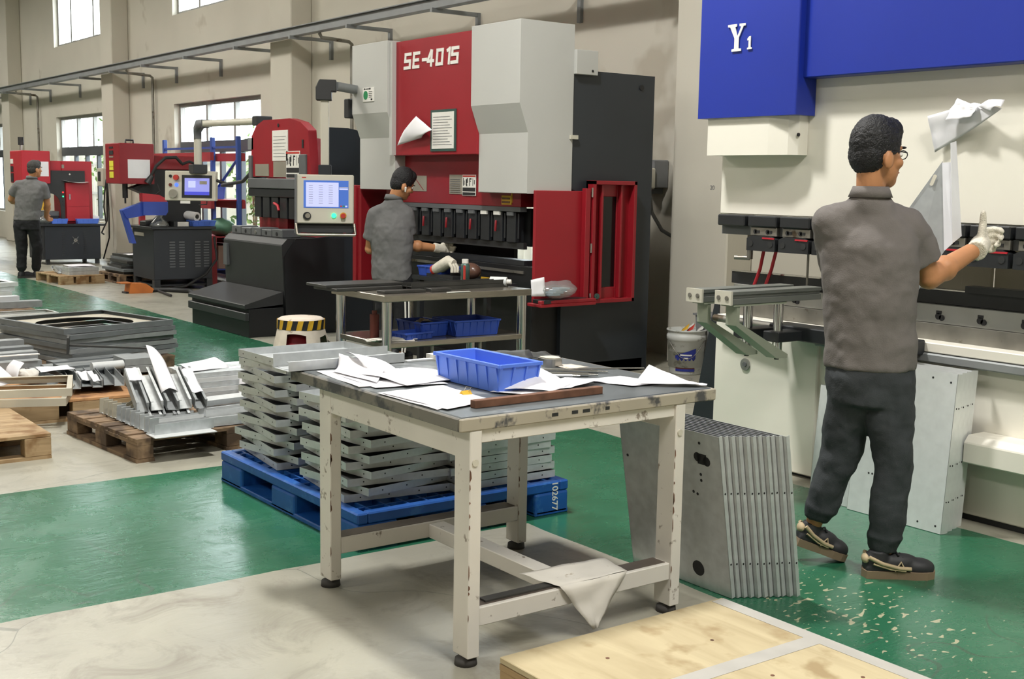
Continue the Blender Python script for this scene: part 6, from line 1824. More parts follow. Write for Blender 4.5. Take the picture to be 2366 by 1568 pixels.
lay('white paper over the dark channel left of the row of five', [(-8.2, 2.16, 0.225), (-8.0, 2.14, 0.22), (-8.0, 2.36, 0.225), (-8.18, 2.36, 0.225)], seed=42)
crp = thing('paper_ball', 'crumpled beige paper ball behind the beige frames', 'paper', (-8.02, 2.02, 0.175))
mb = MB().ell((-7.98, 2.05, 0.21), 0.07, 0.07, 0.045, nu=18, nv=12)
for i, p in enumerate(mb.v):
    mb.v[i] = p + Vector((1, 1, 1)) * 0.018 * noise.noise(p * 30)
mb.build('crumple', 'paper_dirty', crp)
lay('white folded paper standing in the beige frames', [(-7.96, 1.72, 0.20), (-7.78, 1.80, 0.18), (-7.86, 1.96, 0.19), (-8.04, 1.86, 0.31)], seed=43, bump=lambda u, v: 0.02 * math.sin(PI * u))
lay('white curled paper leaf right of the folded paper', [(-8.0, 1.92, 0.20), (-7.88, 1.97, 0.19), (-7.92, 2.02, 0.30), (-8.02, 1.98, 0.31)], seed=44, bump=lambda u, v: 0.02 * math.sin(PI * v))
lay('white paper at the left picture edge on the profiles', [(-8.3, 1.62, 0.24), (-8.02, 1.66, 0.22), (-8.06, 1.86, 0.24), (-8.34, 1.84, 0.27)], seed=45)
# T-shaped dark bracket leaning
put('tee', lambda: MB().box(-0.3, 0.3, -0.012, 0.012, 0, 0.012).box(-0.3, -0.285, -0.05, 0.05, -0.05, 0.07), 'dark_bracket', 'dark_plate', (-8.55, 2.78, 0.27), 0.1, 0.06, rb - 0.35, 'black T-shaped bracket leaning on the frame stack', 'bracket')
# --- stack of grey frames, top one a panel with a round opening
rzf = math.radians(14)
fcx, fcy = -9.42, 2.86
for k in range(6):
    put('gfr', lambda: open_frame(0.98, 0.92, 0.031, 0.05), 'square_edging', 'grey_primer' if k % 2 else 'galv_grey', (fcx + random.uniform(-0.03, 0.03), fcy + random.uniform(-0.03, 0.03), 0.133 + k * 0.0355), 0, 0, rzf + random.uniform(-0.04, 0.04),
        ORDS[k] + ' grey square frame from below in the stack under the round-holed panel', 'frame', 'stacked grey square frames')
tpn = thing('holed_sheet', 'grey panel with large round opening on top of the frame stack', 'panel', (fcx, fcy, 0.347), rzf)
ORG[tpn.name] = Vector()
open_frame(0.98, 0.92, 0.04, 0.03).build('rim', 'grey_primer', tpn)
mb = MB()
nn = 48
outer, inner = [], []
for i in range(nn):
    a = 2 * PI * i / nn
    c, s = math.cos(a), math.sin(a)
    k = min(0.46 / max(abs(c), 1e-6), 0.43 / max(abs(s), 1e-6))
    outer.append((c * k, s * k, 0.012)); inner.append((0.36 * c, 0.36 * s, 0.012))
mb.add(outer + inner, [(i, (i + 1) % nn, nn + (i + 1) % nn, nn + i) for i in range(nn)])
mb.add([(p[0], p[1], 0.010) for p in outer] + [(p[0], p[1], 0.010) for p in inner], [(nn + i, nn + (i + 1) % nn, (i + 1) % nn, i) for i in range(nn)])
mb.build('web', 'cream_frame', tpn)
ORG[tpn.name] = Vector((fcx, fcy, 0.347))
# --- beige panels farther back and white frame on them
wood_pallet('wooden pallet under the beige tray panels in the back', -10.65, 2.60, 1.1, 1.1, math.radians(10), 0.12, 'brown_board_y', 'brown_board', boards=6)
for k in range(4):
    put('bpan', lambda: MB().box(-0.47, 0.47, -0.5, 0.5, 0, 0.003).box(-0.47, 0.47, -0.5, -0.497, 0.003, 0.034).box(-0.47, 0.47, 0.497, 0.5, 0.003, 0.034).box(-0.47, -0.467, -0.497, 0.497, 0.003, 0.034).box(0.467, 0.47, -0.497, 0.497, 0.003, 0.034),
        'shallow_tray', 'cream_frame' if k == 3 else 'galv_grey', (-10.45 + 0.02 * k, 2.60, 0.122 + k * 0.0355), 0, 0, math.radians(12) + 0.03 * k, ['lowest tray panel behind the frame stack', 'second tray panel behind the frame stack',
        'third tray panel behind the frame stack', 'top beige tray panel behind the frame stack'][k], 'tray panel', 'tray panels in the back')
put('wfr', lambda: open_frame(0.30, 0.86, 0.03, 0.02), 'square_edging', 'galv_bright', (-10.92, 2.62, 0.266), 0, 0, math.radians(4), 'narrow white metal frame on the beige tray panels', 'frame')
put('wfr2', lambda: closed_beam(0.5, 0.10, 0.05), 'metal_profile', 'sheet_bright', (-11.9, 2.75, 0.30), 0, 0, rb, 'white box profile at the left edge behind the tray panels', 'profile')
wood_pallet('wooden pallet with white frames at the far left edge', -13.4, 2.62, 1.9, 1.2, 0, 0.12, 'brown_board_y', 'brown_board', boards=9)
for k in range(6):
    x = -12.2 - 0.42 * (5 - k) * 0.9
    put('edgefr', lambda: open_frame(0.75, 0.95, 0.04, 0.07), 'square_edging', 'galv_bright', (-13.3 + 0.03 * (k % 2), 2.66 + 0.02 * k, 0.122 + k * 0.045), 0, 0, 0.05 * (k % 3), ORDS[k] + ' white square frame from below in the stack cut by the left picture edge', 'frame', 'white frames at the left edge')
put('wfr3', lambda: closed_beam(0.9, 0.14, 0.06), 'metal_profile', 'galv_grey', (-11.9, 2.75, 0.24), 0, 0, rb, 'grey box profile under the white one at the left edge', 'profile')
B(-12.1, -11.7, 2.3, 3.1, 0.0, 0.238).build('timber_block', 'brown_board_y', None, 'timber block under the box profiles at the left edge', 'timber')

# --- far pallets beside the aisle
runner_pallet('far wooden pallet with loose metal parts at the aisle edge', -17.35, 5.08, 0.95, 0.62, math.radians(4), 0.12, 'pine_y', 'pine_y', sheet=False, boards=5)
zf = 0.121
for k in range(4):
    put('farbox', lambda: closed_beam(0.42, 0.14, 0.05), 'hollow_section', 'galv', (-17.05 - 0.15 * (k % 2), 5.16, zf + 0.052 * (k // 2)), 0, 0, rb + 0.1, ['lower right', 'lower left', 'upper right', 'upper left'][k] + ' short galvanised beam on the far wooden pallet', 'beam', 'beams on the far pallet')
for k in range(6):
    put('farbit', lambda: chan(0.16, 0.05, 0.04), 'metal_clip', 'galv_bright' if k % 2 else 'galv', (-17.35 - 0.06 * k, 4.92 + 0.04 * (k % 3), zf + 0.02 + 0.03 * (k % 2)), 0.3 * k, 0.2, 0.8 * k, ORDS[k] + ' small bent metal part from the beams in the heap on the far wooden pallet', 'metal part', 'small parts on the far pallet')
lay('white sheet lying over the beams on the far wooden pallet', [(-17.32, 4.98, 0.245), (-17.05, 4.98, 0.235), (-17.03, 5.34, 0.235), (-17.30, 5.34, 0.25)], seed=51, n=5)
wood_pallet('far wooden pallet with blue-grey plates beside the riveting press', -17.1, 5.95, 0.9, 0.8, 0.0, 0.13, 'brown_board_y', 'brown_board', boards=5)
for k in range(7):
    put('farpl%d' % (k % 2), (lambda kk: (lambda: MB().box(-0.40, 0.40, -0.34, 0.34, 0, 0.035)))(k), 'metal_plate', 'grey_primer' if k % 2 else 'dark_plate', (-17.1 + random.uniform(-.05, .05), 5.92 + random.uniform(-.05, .05) + 0.03 * k, 0.132 + k * 0.036), 0, 0, random.uniform(-.08, .08),
        ORDS[k] + ' blue-grey plate from below in the pile beside the near riveting press', 'plate', 'plates beside the riveting press')
lay('white paper on the blue-grey plate pile', [(-17.0, 5.72, 0.40), (-16.75, 5.72, 0.395), (-16.72, 6.1, 0.395), (-16.98, 6.12, 0.41)], seed=52, n=5)
lay('second white paper on the blue-grey plate pile', [(-16.85, 6.2, 0.40), (-16.68, 6.2, 0.395), (-16.68, 6.4, 0.41), (-16.84, 6.4, 0.42)], seed=53, n=4)

# ================================================================ PEOPLE
def fuse(mb, name, m_, parent, voxel=0.008, smooth=6, fac=0.5, disp=0.0, dscale=0.08, dec=None):
    """grow one continuous surface from overlapping solids: voxel remesh, smoothing, optional cloth wrinkles"""
    o0 = ORG[parent.name]
    me = mb.mesh(name + '_src', o0)
    tmp = bpy.data.objects.new('tmp', me)
    COL.objects.link(tmp)
    r = tmp.modifiers.new('r', 'REMESH')
    r.mode = 'VOXEL'
    r.voxel_size = voxel
    s = tmp.modifiers.new('s', 'SMOOTH')
    s.iterations = smooth
    s.factor = fac
    if disp:
        tx = bpy.data.textures.new(name + '_folds', 'CLOUDS')
        tx.noise_scale = dscale
        tx.noise_depth = 2
        d = tmp.modifiers.new('d', 'DISPLACE')
        d.texture = tx
        d.strength = disp
        d.mid_level = 0.5
        d.texture_coords = 'LOCAL'
    bpy.context.view_layer.update()
    out = bpy.data.meshes.new_from_object(tmp.evaluated_get(bpy.context.evaluated_depsgraph_get()))
    bpy.data.objects.remove(tmp)
    bpy.data.meshes.remove(me)
    out.name = name
    out.polygons.foreach_set('use_smooth', [True] * len(out.polygons))
    out.materials.clear()
    out.materials.append(MATS[m_])
    ob = bpy.data.objects.new(name, out)
    COL.objects.link(ob)
    ob.parent = parent
    ORG[ob.name] = o0
    return ob
def basis(fwd, upv=(0, 0, 1)):
    f = Vector(fwd).normalized(); u = Vector(upv).normalized()
    r = f.cross(u).normalized(); u = r.cross(f)
    return Matrix(((r.x, f.x, u.x), (r.y, f.y, u.y), (r.z, f.z, u.z)))      # columns: right, forward, up
def add_head(mb, c, R, s=1.0):
    L = lambda x, y, z: Vector(c) + R @ Vector((x * s, y * s, z * s))
    mb.ell(L(0, -0.005, 0.025), 0.076 * s, 0.096 * s, 0.098 * s, R)
    mb.ell(L(0, 0.030, -0.045), 0.058 * s, 0.062 * s, 0.072 * s, R)
    mb.ell(L(0, 0.052, -0.088), 0.036 * s, 0.036 * s, 0.030 * s, R)
    mb.ell(L(0, 0.075, 0.028), 0.050 * s, 0.018 * s, 0.014 * s, R)
    mb.cap(L(0, 0.085, 0.015), L(0, 0.103, -0.025), 0.010 * s, 0.015 * s, 10)
    mb.ell(L(0, 0.083, -0.058), 0.026 * s, 0.012 * s, 0.010 * s, R)
    for q in (-1, 1):
        mb.ell(L(q * 0.079, -0.012, -0.018), 0.011 * s, 0.022 * s, 0.034 * s, R)
        mb.ell(L(q * 0.045, 0.058, -0.025), 0.022 * s, 0.024 * s, 0.022 * s, R)
def eyes_mouth(c, R, s, par):
    L = lambda x, y, z: Vector(c) + R @ Vector((x * s, y * s, z * s))
    for q in (-1, 1):
        MB().ell(L(q * 0.032, 0.079, 0.004), 0.013 * s, 0.010 * s, 0.009 * s, R, 12, 8).build('eye', 'label_white', par)
        MB().ell(L(q * 0.032, 0.087, 0.004), 0.006 * s, 0.004 * s, 0.006 * s, R, 10, 6).build('iris', 'black_print', par)
        MB().ell(L(q * 0.034, 0.090, 0.030), 0.020 * s, 0.006 * s, 0.005 * s, R, 10, 6).build('eyebrow', 'hair', par)
    MB().ell(L(0, 0.093, -0.060), 0.022 * s, 0.005 * s, 0.004 * s, R, 10, 6).build('lips', 'red_deep', par)
def add_hair(mb, c, R, s=1.0, thick=1.0):
    L = lambda x, y, z: Vector(c) + R @ Vector((x * s, y * s, z * s))
    mb.ell(L(0, -0.010, 0.044), 0.0825 * s, 0.100 * s, 0.094 * s * thick, R)
    mb.ell(L(0, -0.042, 0.004), 0.0755 * s, 0.064 * s, 0.078 * s, R)
    mb.ell(L(0, 0.045, 0.085), 0.060 * s, 0.052 * s, 0.048 * s * thick, R)
def hand_chain(mb, wrist, d, up, s=1.0, curl=0.5, thumb_up=True, side=1):
    """palm and five separate fingers; d = direction of the hand, up = thumb side"""
    d = Vector(d).normalized(); u = Vector(up).normalized(); u = (u - d * u.dot(d)).normalized(); n = d.cross(u) * side
    W = Vector(wrist)
    P = lambda a, b_, c: W + (d * a + u * b_ + n * c) * s
    mb.ell(P(0.045, 0.0, 0.0), 0.052 * s, 0.042 * s, 0.020 * s, Matrix((d, u, n)).transposed())
    mb.cap(W - d * 0.01, P(0.03, 0, 0), 0.030 * s, 0.032 * s, 12)
    for k, (off, ln) in enumerate(((0.030, 0.070), (0.010, 0.078), (-0.012, 0.072), (-0.031, 0.056))):
        p0 = P(0.075, off, 0)
        a1 = curl * (0.8 + 0.12 * k)
        v1 = d * math.cos(a1) + n * math.sin(a1)
        v2 = d * math.cos(a1 * 2.1) + n * math.sin(a1 * 2.1)
        v3 = d * math.cos(a1 * 2.9) + n * math.sin(a1 * 2.9)
        p1 = p0 + v1 * ln * 0.48 * s
        p2 = p1 + v2 * ln * 0.34 * s
        p3 = p2 + v3 * ln * 0.26 * s
        mb.cap(p0, p1, 0.0105 * s, 0.0098 * s, 10); mb.cap(p1, p2, 0.0098 * s, 0.0092 * s, 10); mb.cap(p2, p3, 0.0092 * s, 0.0078 * s, 10)
    t0 = P(0.022, 0.032, 0.004)
    if thumb_up:
        t1 = t0 + (u * 0.85 + d * 0.5).normalized() * 0.040 * s
        t2 = t1 + (u * 1.0 + d * 0.15).normalized() * 0.034 * s
    else:
        t1 = t0 + (u * 0.5 + d * 0.9 + n * 0.2).normalized() * 0.040 * s
        t2 = t1 + (d * 1.0 + n * 0.5).normalized() * 0.032 * s
    mb.cap(t0, t1, 0.0145 * s, 0.0125 * s, 10); mb.cap(t1, t2, 0.0125 * s, 0.0095 * s, 10)
def shoe(par, heel, toe, ank, w_, sole_m='sole_gum', up_m='shoe_black', stripe='shoe_tan', pitch_up=0.0):
    h_, t_ = Vector(heel), Vector(toe)
    d = (t_ - h_); L = d.length; d.normalize()
    z = Vector((0, 0, 1)); r = d.cross(z).normalized(); z = r.cross(d)
    P = lambda a, b_, c: h_ + d * a * L + r * b_ + z * c
    T = Matrix(((d.x, r.x, z.x, h_.x), (d.y, r.y, z.y, h_.y), (d.z, r.z, z.z, h_.z), (0, 0, 0, 1)))
    outl = [(-0.02, 0), (0.02, 0.75), (0.2, 0.82), (0.45, 0.78), (0.68, 1.0), (0.85, 0.92), (0.97, 0.55), (1.0, 0)]
    poly = [(a * L, b_ * w_) for a, b_ in outl] + [(a * L, -b_ * w_) for a, b_ in reversed(outl[1:-1])]
    g = MB()
    n = len(poly)
    vs = [T @ Vector((x, y, 0.0)) for x, y in poly] + [T @ Vector((x * 1.005, y * 1.03, 0.030)) for x, y in poly]
    g.add(vs, [tuple(range(n)), tuple(reversed(range(n, 2 * n)))] + [((i + 1) % n, i, n + i, n + (i + 1) % n) for i in range(n)], False)
    root = g.build('shoe_sole', sole_m, par)
    u = MB()
    RR = Matrix((d, r, z)).transposed()
    u.ell(P(0.76, 0, 0.040), 0.24 * L, w_ * 0.93, 0.036, RR)
    u.ell(P(0.50, 0, 0.052), 0.30 * L, w_ * 0.80, 0.042, RR)
    u.ell(P(0.17, 0, 0.055), 0.19 * L, w_ * 0.80, 0.052, RR)
    u.cyl(P(0.22, 0, 0.04), P(0.20, 0, 0.105), w_ * 0.84, w_ * 0.74, n=18)
    u.box(0.02 * L, 0.95 * L, -w_ * 0.7, w_ * 0.7, 0.02, 0.045, T)
    sh = fuse(u, 'shoe_upper', up_m, par, 0.006, 5)
    if stripe:
        for q in (-1, 1):
            MB().tube([P(0.04, q * w_ * 0.80, 0.085), P(0.22, q * w_ * 0.90, 0.062), P(0.45, q * w_ * 0.92, 0.046), P(0.62, q * w_ * 0.98, 0.044)], 0.008, n=6).build('shoe_stripe', stripe, par)
            MB().tube([P(0.10, q * w_ * 0.86, 0.06), P(0.35, q * w_ * 0.90, 0.04), P(0.55, q * w_ * 0.97, 0.036)], 0.004, n=6).build('shoe_stripe', stripe, par)
            MB().tube([P(0.40, q * w_ * 0.90, 0.034), P(0.48, q * w_ * 0.86, 0.07), P(0.55, q * w_ * 0.90, 0.034)], 0.004, n=6).build('shoe_stripe', stripe, par)
        MB().ell(P(0.03, 0, 0.070), 0.016, w_ * 0.60, 0.020, RR).build('heel_tab', stripe, par)
        for k in range(4):
            MB().tube([P(0.42 + 0.06 * k, -w_ * 0.5, 0.088 - 0.008 * k), P(0.44 + 0.06 * k, 0, 0.100 - 0.008 * k), P(0.46 + 0.06 * k, w_ * 0.5, 0.088 - 0.008 * k)], 0.004, n=6).build('lace', 'black_print', par)
    return sh

def person(label, j, torso_f, head_f, shirt_m, trouser_m, hair_m, s=1.0, head_s=1.0, head_up=(0, 0, 1), hem_w=0.165, glove_r=None, glove_l=None, hand_r=None, hand_l=None, hair_thick=1.0, shoes='tan', lower=True, ankle_cuff=True):
    j = {k: Vector(v) for k, v in j.items()}
    t = thing('person', label, 'person', (j['hip'].x, j['hip'].y, 0))
    Rt = basis(torso_f)
    Rh = basis(head_f, head_up)
    # ---- body: one continuous surface under the clothes
    b = MB()
    add_head(b, j['head'], Rh, head_s)
    b.cap(j['head'] + Rh @ Vector((0, -0.02, -0.05)) * head_s, j['neck'] + Vector((0, 0, -0.03)), 0.055 * s, 0.052 * s)
    b.hull_tube([(j['neck'] + Vector((0, 0, -0.05)), 0.045 * s, 0.04 * s, Rt), (j['chest'], 0.12 * s, 0.07 * s, Rt), (j['waist'], 0.13 * s, 0.09 * s, Rt), (j['hip'] - Vector((0, 0, 0.02)), 0.14 * s, 0.095 * s, Rt)])
    for q in ('l', 'r'):
        b.cap(j['chest'] * 0.5 + j['sh' + q] * 0.5 - Vector((0, 0, 0.03)), j['sh' + q], 0.05 * s, 0.05 * s)
        b.cap(j['sh' + q], j['elb' + q], 0.054 * s, 0.043 * s)
        b.cap(j['elb' + q], j['wr' + q], 0.047 * s, 0.031 * s)
        mid = j['elb' + q].lerp(j['wr' + q], 0.3)
        b.ell(mid, 0.052 * s, 0.052 * s, 0.052 * s)
        hd = hand_r if q == 'r' else hand_l
        gl = glove_r if q == 'r' else glove_l
        if hd and not gl:
            hand_chain(b, j['wr' + q], hd[0], hd[1], s * 0.95, hd[2], hd[3], 1 if q == 'r' else -1)
        if lower:
            b.cap(j['hip' + q], j['kne' + q], 0.07 * s, 0.05 * s)
            b.cap(j['kne' + q], j['ank' + q], 0.048 * s, 0.034 * s)
    body = fuse(b, 'body', 'skin', t, 0.0062, 5)
    eyes_mouth(j['head'], Rh, head_s, t)
    # ---- shirt
    c = MB()
    hem, waist, chest, neck = j['hem'], j['waist'], j['chest'], j['neck']
    ru = Rt
    hr, hf = Rt @ Vector((1, 0, 0)), Rt @ Vector((0, 1, 0))
    shc = (j['shl'] + j['shr']) / 2
    hw = (j['shr'] - j['shl']).length / 2
    c.hull_tube([(hem, hem_w, 0.118 * s, ru), (hem.lerp(waist, 0.5), hem_w * 0.99, 0.118 * s, ru), (waist, hem_w * 0.98, 0.116 * s, ru), (chest.lerp(waist, 0.4), hem_w * 1.06, 0.125 * s, ru), (chest, hw * 1.0 + 0.035, 0.122 * s, ru),
                 (shc + Vector((0, 0, -0.02)), hw + 0.02, 0.100 * s, ru), (shc + Vector((0, 0, 0.028)), hw * 0.82, 0.080 * s, ru), (neck + Vector((0, 0, -0.030)), 0.085 * s, 0.072 * s, ru), (neck + Vector((0, 0, 0.002)), 0.066 * s, 0.062 * s, ru)], n=28)
    for q in ('l', 'r'):
        se_ = j.get('sle' + q, j['sh' + q].lerp(j['elb' + q], 0.8))
        c.cap(neck + Vector((0, 0, -0.06)), j['sh' + q], 0.055 * s, 0.066 * s)
        c.cap(chest, j['sh' + q], 0.09 * s, 0.066 * s)
        c.cyl(j['sh' + q], se_, 0.067 * s, 0.072 * s, n=18)
    sh = fuse(c, 'shirt', shirt_m, t, 0.0078, 14, 0.5, 0.024 * s, 0.10)
    cb = MB()
    nb = neck + Vector((0, 0, 0.004))
    for k in range(26):
        pass
    vs, fs = [], []
    for k in range(24):
        a = 2 * PI * k / 24
        for (rr, zz) in ((0.060, 0.024), (0.066, 0.025), (0.082, -0.016), (0.076, -0.016)):
            vs.append(nb + hr * (rr * s * math.cos(a)) + hf * (rr * 0.94 * s * math.sin(a)) + Vector((0, 0, zz * s - (0.02 * s if math.sin(a) > 0.6 else 0))))
    for k in range(24):
        for q in range(4):
            fs.append((4 * k + q, 4 * ((k + 1) % 24) + q, 4 * ((k + 1) % 24) + (q + 1) % 4, 4 * k + (q + 1) % 4))
    cb.add(vs, fs, True)
    cb.build('collar', shirt_m, t)
    # ---- trousers
    if lower:
        p = MB()
        p.hull_tube([(j['hip'] + Vector((0, 0, 0.10)), hem_w * 0.92, 0.105 * s, ru), (j['hip'], hem_w * 0.99, 0.118 * s, ru), (j['hip'] - Vector((0, 0, 0.10)), hem_w * 0.92, 0.112 * s, ru)], n=24)
        for q in ('l', 'r'):
            p.cap(j['hip' + q] - Vector((0, 0, 0.02)), j['kne' + q], 0.098 * s, 0.074 * s, 18)
            p.cap(j['kne' + q], j['kne' + q].lerp(j['ank' + q], 0.80), 0.074 * s, 0.064 * s, 18)
            p.cyl(j['kne' + q].lerp(j['ank' + q], 0.78), j['kne' + q].lerp(j['ank' + q], 0.97), 0.070 * s, 0.050 * s, n=18)
        fuse(p, 'trousers', trouser_m, t, 0.0078, 6, 0.5, 0.026 * s, 0.10)
    # ---- hair
    hm_ = MB()
    add_hair(hm_, j['head'], Rh, head_s, hair_thick)
    fuse(hm_, 'hair', hair_m, t, 0.0050, 3, 0.5, 0.008, 0.010)
    # ---- gloves
    for q, g, hd in (('r', glove_r, hand_r), ('l', glove_l, hand_l)):
        if g:
            k = MB()
            dd = Vector(hd[0]).normalized()
            hand_chain(k, j['wr' + q], hd[0], hd[1], s * 1.22, hd[2], hd[3], 1 if q == 'r' else -1)
            k.cyl(j['wr' + q] - dd * 0.05 * s, j['wr' + q] + dd * 0.02, 0.041 * s, 0.040 * s, n=16)
            fuse(k, 'work_glove_right' if False else 'glove', g, t, 0.0048, 3)
    return t, j

hd_ = Vector((vd.x, vd.y, 0)).normalized()          # horizontal looking direction of the photograph
rd_ = Vector((-hd_.y, hd_.x, 0)) * -1.0             # to its right
J1 = dict(head=(-2.874, 3.804, 1.605), neck=(-2.883, 3.792, 1.462), shl=(-2.985, 3.69, 1.352), shr=(-2.79, 3.913, 1.346), chest=(-2.88, 3.796, 1.262), waist=(-2.869, 3.811, 0.986), hem=(-2.861, 3.822, 0.800), hip=(-2.859, 3.824, 0.765),
          hipr=(-2.806, 3.862, 0.741), hipl=(-2.916, 3.791, 0.735), kner=(-2.77, 3.875, 0.417), ankr=(-2.788, 3.865, 0.085), knel=(-2.968, 3.812, 0.463), ankl=(-3.049, 3.77, 0.165),
          elbr=(-2.765, 4.02, 1.150), sler=(-2.772, 3.990, 1.206), wrr=(-2.749, 4.31, 1.262), elbl=(-3.04, 3.85, 1.122), wrl=(-2.98, 4.10, 1.16))
pA, jA = person('worker in grey-brown polo shirt and charcoal trousers stepping before the cream press brake', J1, hd_ * 0.93 + rd_ * 0.36, hd_ * 0.42 + rd_ * 0.9, 'shirt', 'trousers', 'hair', 1.0, 1.03, hem_w=0.172,
                glove_r='glove', glove_l='glove', hand_r=(hd_ * 0.8 + rd_ * 0.5 + Vector((0, 0, 0.30)), Vector((0, 0, 1)), 1.15, True), hand_l=(rd_ * 0.8 + hd_ * 0.5, Vector((0, 0, 1)), 0.7, False), hair_thick=1.12)
shoe(pA, (-2.822, 3.79, 0.0), (-2.655, 4.01, 0.0), jA['ankr'], 0.050)
shoe(pA, (-3.098, 3.705, 0.075), (-2.985, 3.885, 0.0), jA['ankl'], 0.050)
# spectacles, only the temple and lens edge show
Rh1 = basis(hd_ * 0.42 + rd_ * 0.9)
c1_ = Vector(J1['head'])
gp = lambda x, y, z: c1_ + Rh1 @ Vector((x, y, z))
for q in (-1, 1):
    MB().tube([gp(q * 0.082, -0.01, 0.012), gp(q * 0.078, 0.05, 0.014), gp(q * 0.058, 0.094, 0.012)], 0.0022, n=6).build('spectacle_temple', 'black_print', pA)
    MB().tube([gp(q * 0.034 + 0.024 * math.cos(a), 0.096, 0.004 + 0.016 * math.sin(a)) for a in [2 * PI * i / 12 for i in range(13)]], 0.002, n=5).build('spectacle_rim', 'black_print', pA)

# the bent sheet the worker is holding
hs = thing('bent_sheet', 'bright bent metal sheet with slot held upright by the worker at the right', 'sheet metal', (-2.93, 4.2, 1.0))
def plate4(pts, name, m_, par, th=0.0016):
    p = [Vector(q) for q in pts]
    n = (p[1] - p[0]).cross(p[3] - p[0]).normalized() * th
    return MB().add(p + [q + n for q in p], [(3, 2, 1, 0), (4, 5, 6, 7), (0, 1, 5, 4), (1, 2, 6, 5), (2, 3, 7, 6), (3, 0, 4, 7)]).build(name, m_, par)
plate4([(-2.906, 4.266, 1.596), (-2.841, 4.219, 1.243), (-2.926, 4.104, 1.003), (-3.049, 4.150, 1.300)], 'face', 'galv_grey', hs)
plate4([(-2.906, 4.264, 1.590), (-2.867, 4.267, 1.592), (-2.805, 4.217, 1.275), (-2.841, 4.217, 1.243)], 'flange', 'sheet_bright', hs)  # same metal as the face; light caught by flange and lip painted in
plate4([(-2.874, 4.266, 1.667), (-2.882, 4.315, 1.676), (-2.808, 4.28, 1.303), (-2.805, 4.217, 1.275)], 'lip', 'sheet_bright', hs)
sl_n = (Vector((-2.841, 4.219, 1.243)) - Vector((-2.906, 4.266, 1.596))).cross(Vector((-3.049, 4.150, 1.300)) - Vector((-2.906, 4.266, 1.596))).normalized()
sc1 = Vector((-2.921, 4.234, 1.52))
du = (Vector((-2.95, 4.2, 1.40)) - sc1).normalized()
mbs = MB()
for k in range(5):
    q = sc1 + du * (k - 2) * 0.008
    mbs.cyl(q - sl_n * 0.0012, q + sl_n * 0.0028, 0.0075, n=10)
mbs.build('slot', 'panel_beige', hs)

J2 = dict(head=(-8.575, 5.195, 1.452), neck=(-8.620, 5.140, 1.345), shl=(-8.73, 5.028, 1.200), shr=(-8.540, 5.225, 1.215), chest=(-8.629, 5.13, 1.12), waist=(-8.629, 5.131, 0.836), hem=(-8.628, 5.131, 0.665), hip=(-8.622, 5.14, 0.65),
          elbr=(-8.545, 5.240, 0.960), sler=(-8.548, 5.235, 1.045), wrr=(-8.485, 5.50, 0.930), elbl=(-8.827, 5.04, 0.916), slel=(-8.79, 5.03, 1.0), wrl=(-8.80, 5.32, 0.90), hipr=(-8.565, 5.19, 0.62), hipl=(-8.68, 5.08, 0.62),
          kner=(-8.545, 5.19, 0.36), knel=(-8.68, 5.11, 0.36), ankr=(-8.56, 5.17, 0.08), ankl=(-8.70, 5.09, 0.08))
pB, jB = person('worker in grey polo shirt leaning over the SE-4015 press, white gloves', J2, hd_ * 0.9 + rd_ * 0.45, hd_ * 0.5 + rd_ * 0.85 + Vector((0, 0, -0.35)), 'shirt_cool', 'trousers_black', 'hair', 0.98, 0.98, head_up=Vector((0, 0, 1)) + rd_ * 0.25, hem_w=0.185,
                glove_r='glove', glove_l='glove', hand_r=(hd_ * 0.5 + rd_ * 0.85 + Vector((0, 0, -0.2)), Vector((0, 0, 1)), 0.9, False), hand_l=(hd_ * 0.9 + rd_ * 0.4, Vector((0, 0, 1)), 0.6, False), hair_thick=1.18)
shoe(pB, (-8.55, 5.08, 0.0), (-8.62, 5.32, 0.0), jB['ankr'], 0.048, 'rubber', 'shoe_black', None)
shoe(pB, (-8.69, 5.00, 0.0), (-8.76, 5.24, 0.0), jB['ankl'], 0.048, 'rubber', 'shoe_black', None)
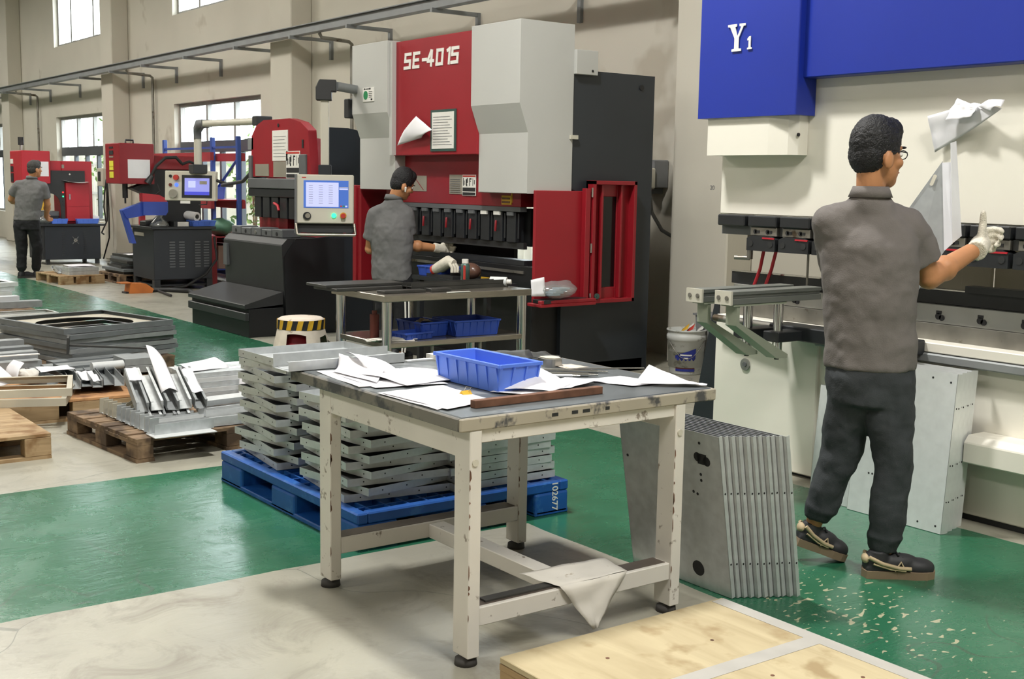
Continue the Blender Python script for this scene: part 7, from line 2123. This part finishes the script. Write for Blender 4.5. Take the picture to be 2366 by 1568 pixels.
# white side stripes on the trousers, earbud
for dz in (0.0, 0.028):
    o_ = hd_ * -0.078 + rd_ * (0.03 + dz)
    MB().tube([Vector(J2['hipr']) + o_ * 1.15, Vector(J2['kner']) + o_, Vector(J2['ankr']) + o_ * 0.85], 0.008, n=6).build('trouser_stripe', 'label_white', pB)
Rh2 = basis(hd_ * 0.5 + rd_ * 0.85 + Vector((0, 0, -0.35)), Vector((0, 0, 1)) + rd_ * 0.25)
e0 = Vector(J2['head'])
MB().cap(e0 + Rh2 @ Vector((0.088, 0.0, -0.016)), e0 + Rh2 @ Vector((0.09, 0.008, -0.045)), 0.010, 0.006, 10).build('earbud', 'label_white', pB)

J3 = dict(head=(-18.105, 4.850, 1.56), neck=(-18.131, 4.813, 1.44), shl=(-18.247, 4.656, 1.335), shr=(-18.034, 4.944, 1.32), chest=(-18.147, 4.792, 1.227), waist=(-18.169, 4.761, 1.01), hem=(-18.187, 4.737, 0.83), hip=(-18.185, 4.741, 0.80),
          elbr=(-18.090, 5.010, 1.062), sler=(-18.06, 4.985, 1.15), wrr=(-18.25, 5.03, 0.88), elbl=(-18.40, 4.59, 1.127), slel=(-18.35, 4.60, 1.2), wrl=(-18.52, 4.70, 1.06), hipr=(-18.130, 4.815, 0.77), hipl=(-18.240, 4.665, 0.77),
          kner=(-18.155, 4.865, 0.44), knel=(-18.236, 4.671, 0.44), ankr=(-18.30, 4.88, 0.09), ankl=(-18.244, 4.661, 0.085))
pC, jC = person('older worker in grey work shirt and black trousers at the far riveting press', J3, hd_ * 0.95 + rd_ * 0.2, hd_ * 0.8 + rd_ * 0.55, 'shirt_cool', 'trousers_black', 'hair_grey', 1.02, 1.0, hem_w=0.205,
                hand_r=(hd_ * 0.9 + Vector((0, 0, -0.4)), Vector((0, 0, 1)), 0.5, False), hand_l=(hd_ * 0.9, Vector((0, 0, 1)), 0.5, False), hair_thick=0.95)
shoe(pC, (-18.23, 4.61, 0.0), (-18.30, 4.86, 0.0), jC['ankl'], 0.05, 'rubber', 'shoe_black', None)
shoe(pC, (-18.26, 4.83, 0.0), (-18.34, 5.07, 0.0), jC['ankr'], 0.05, 'rubber', 'shoe_black', None)
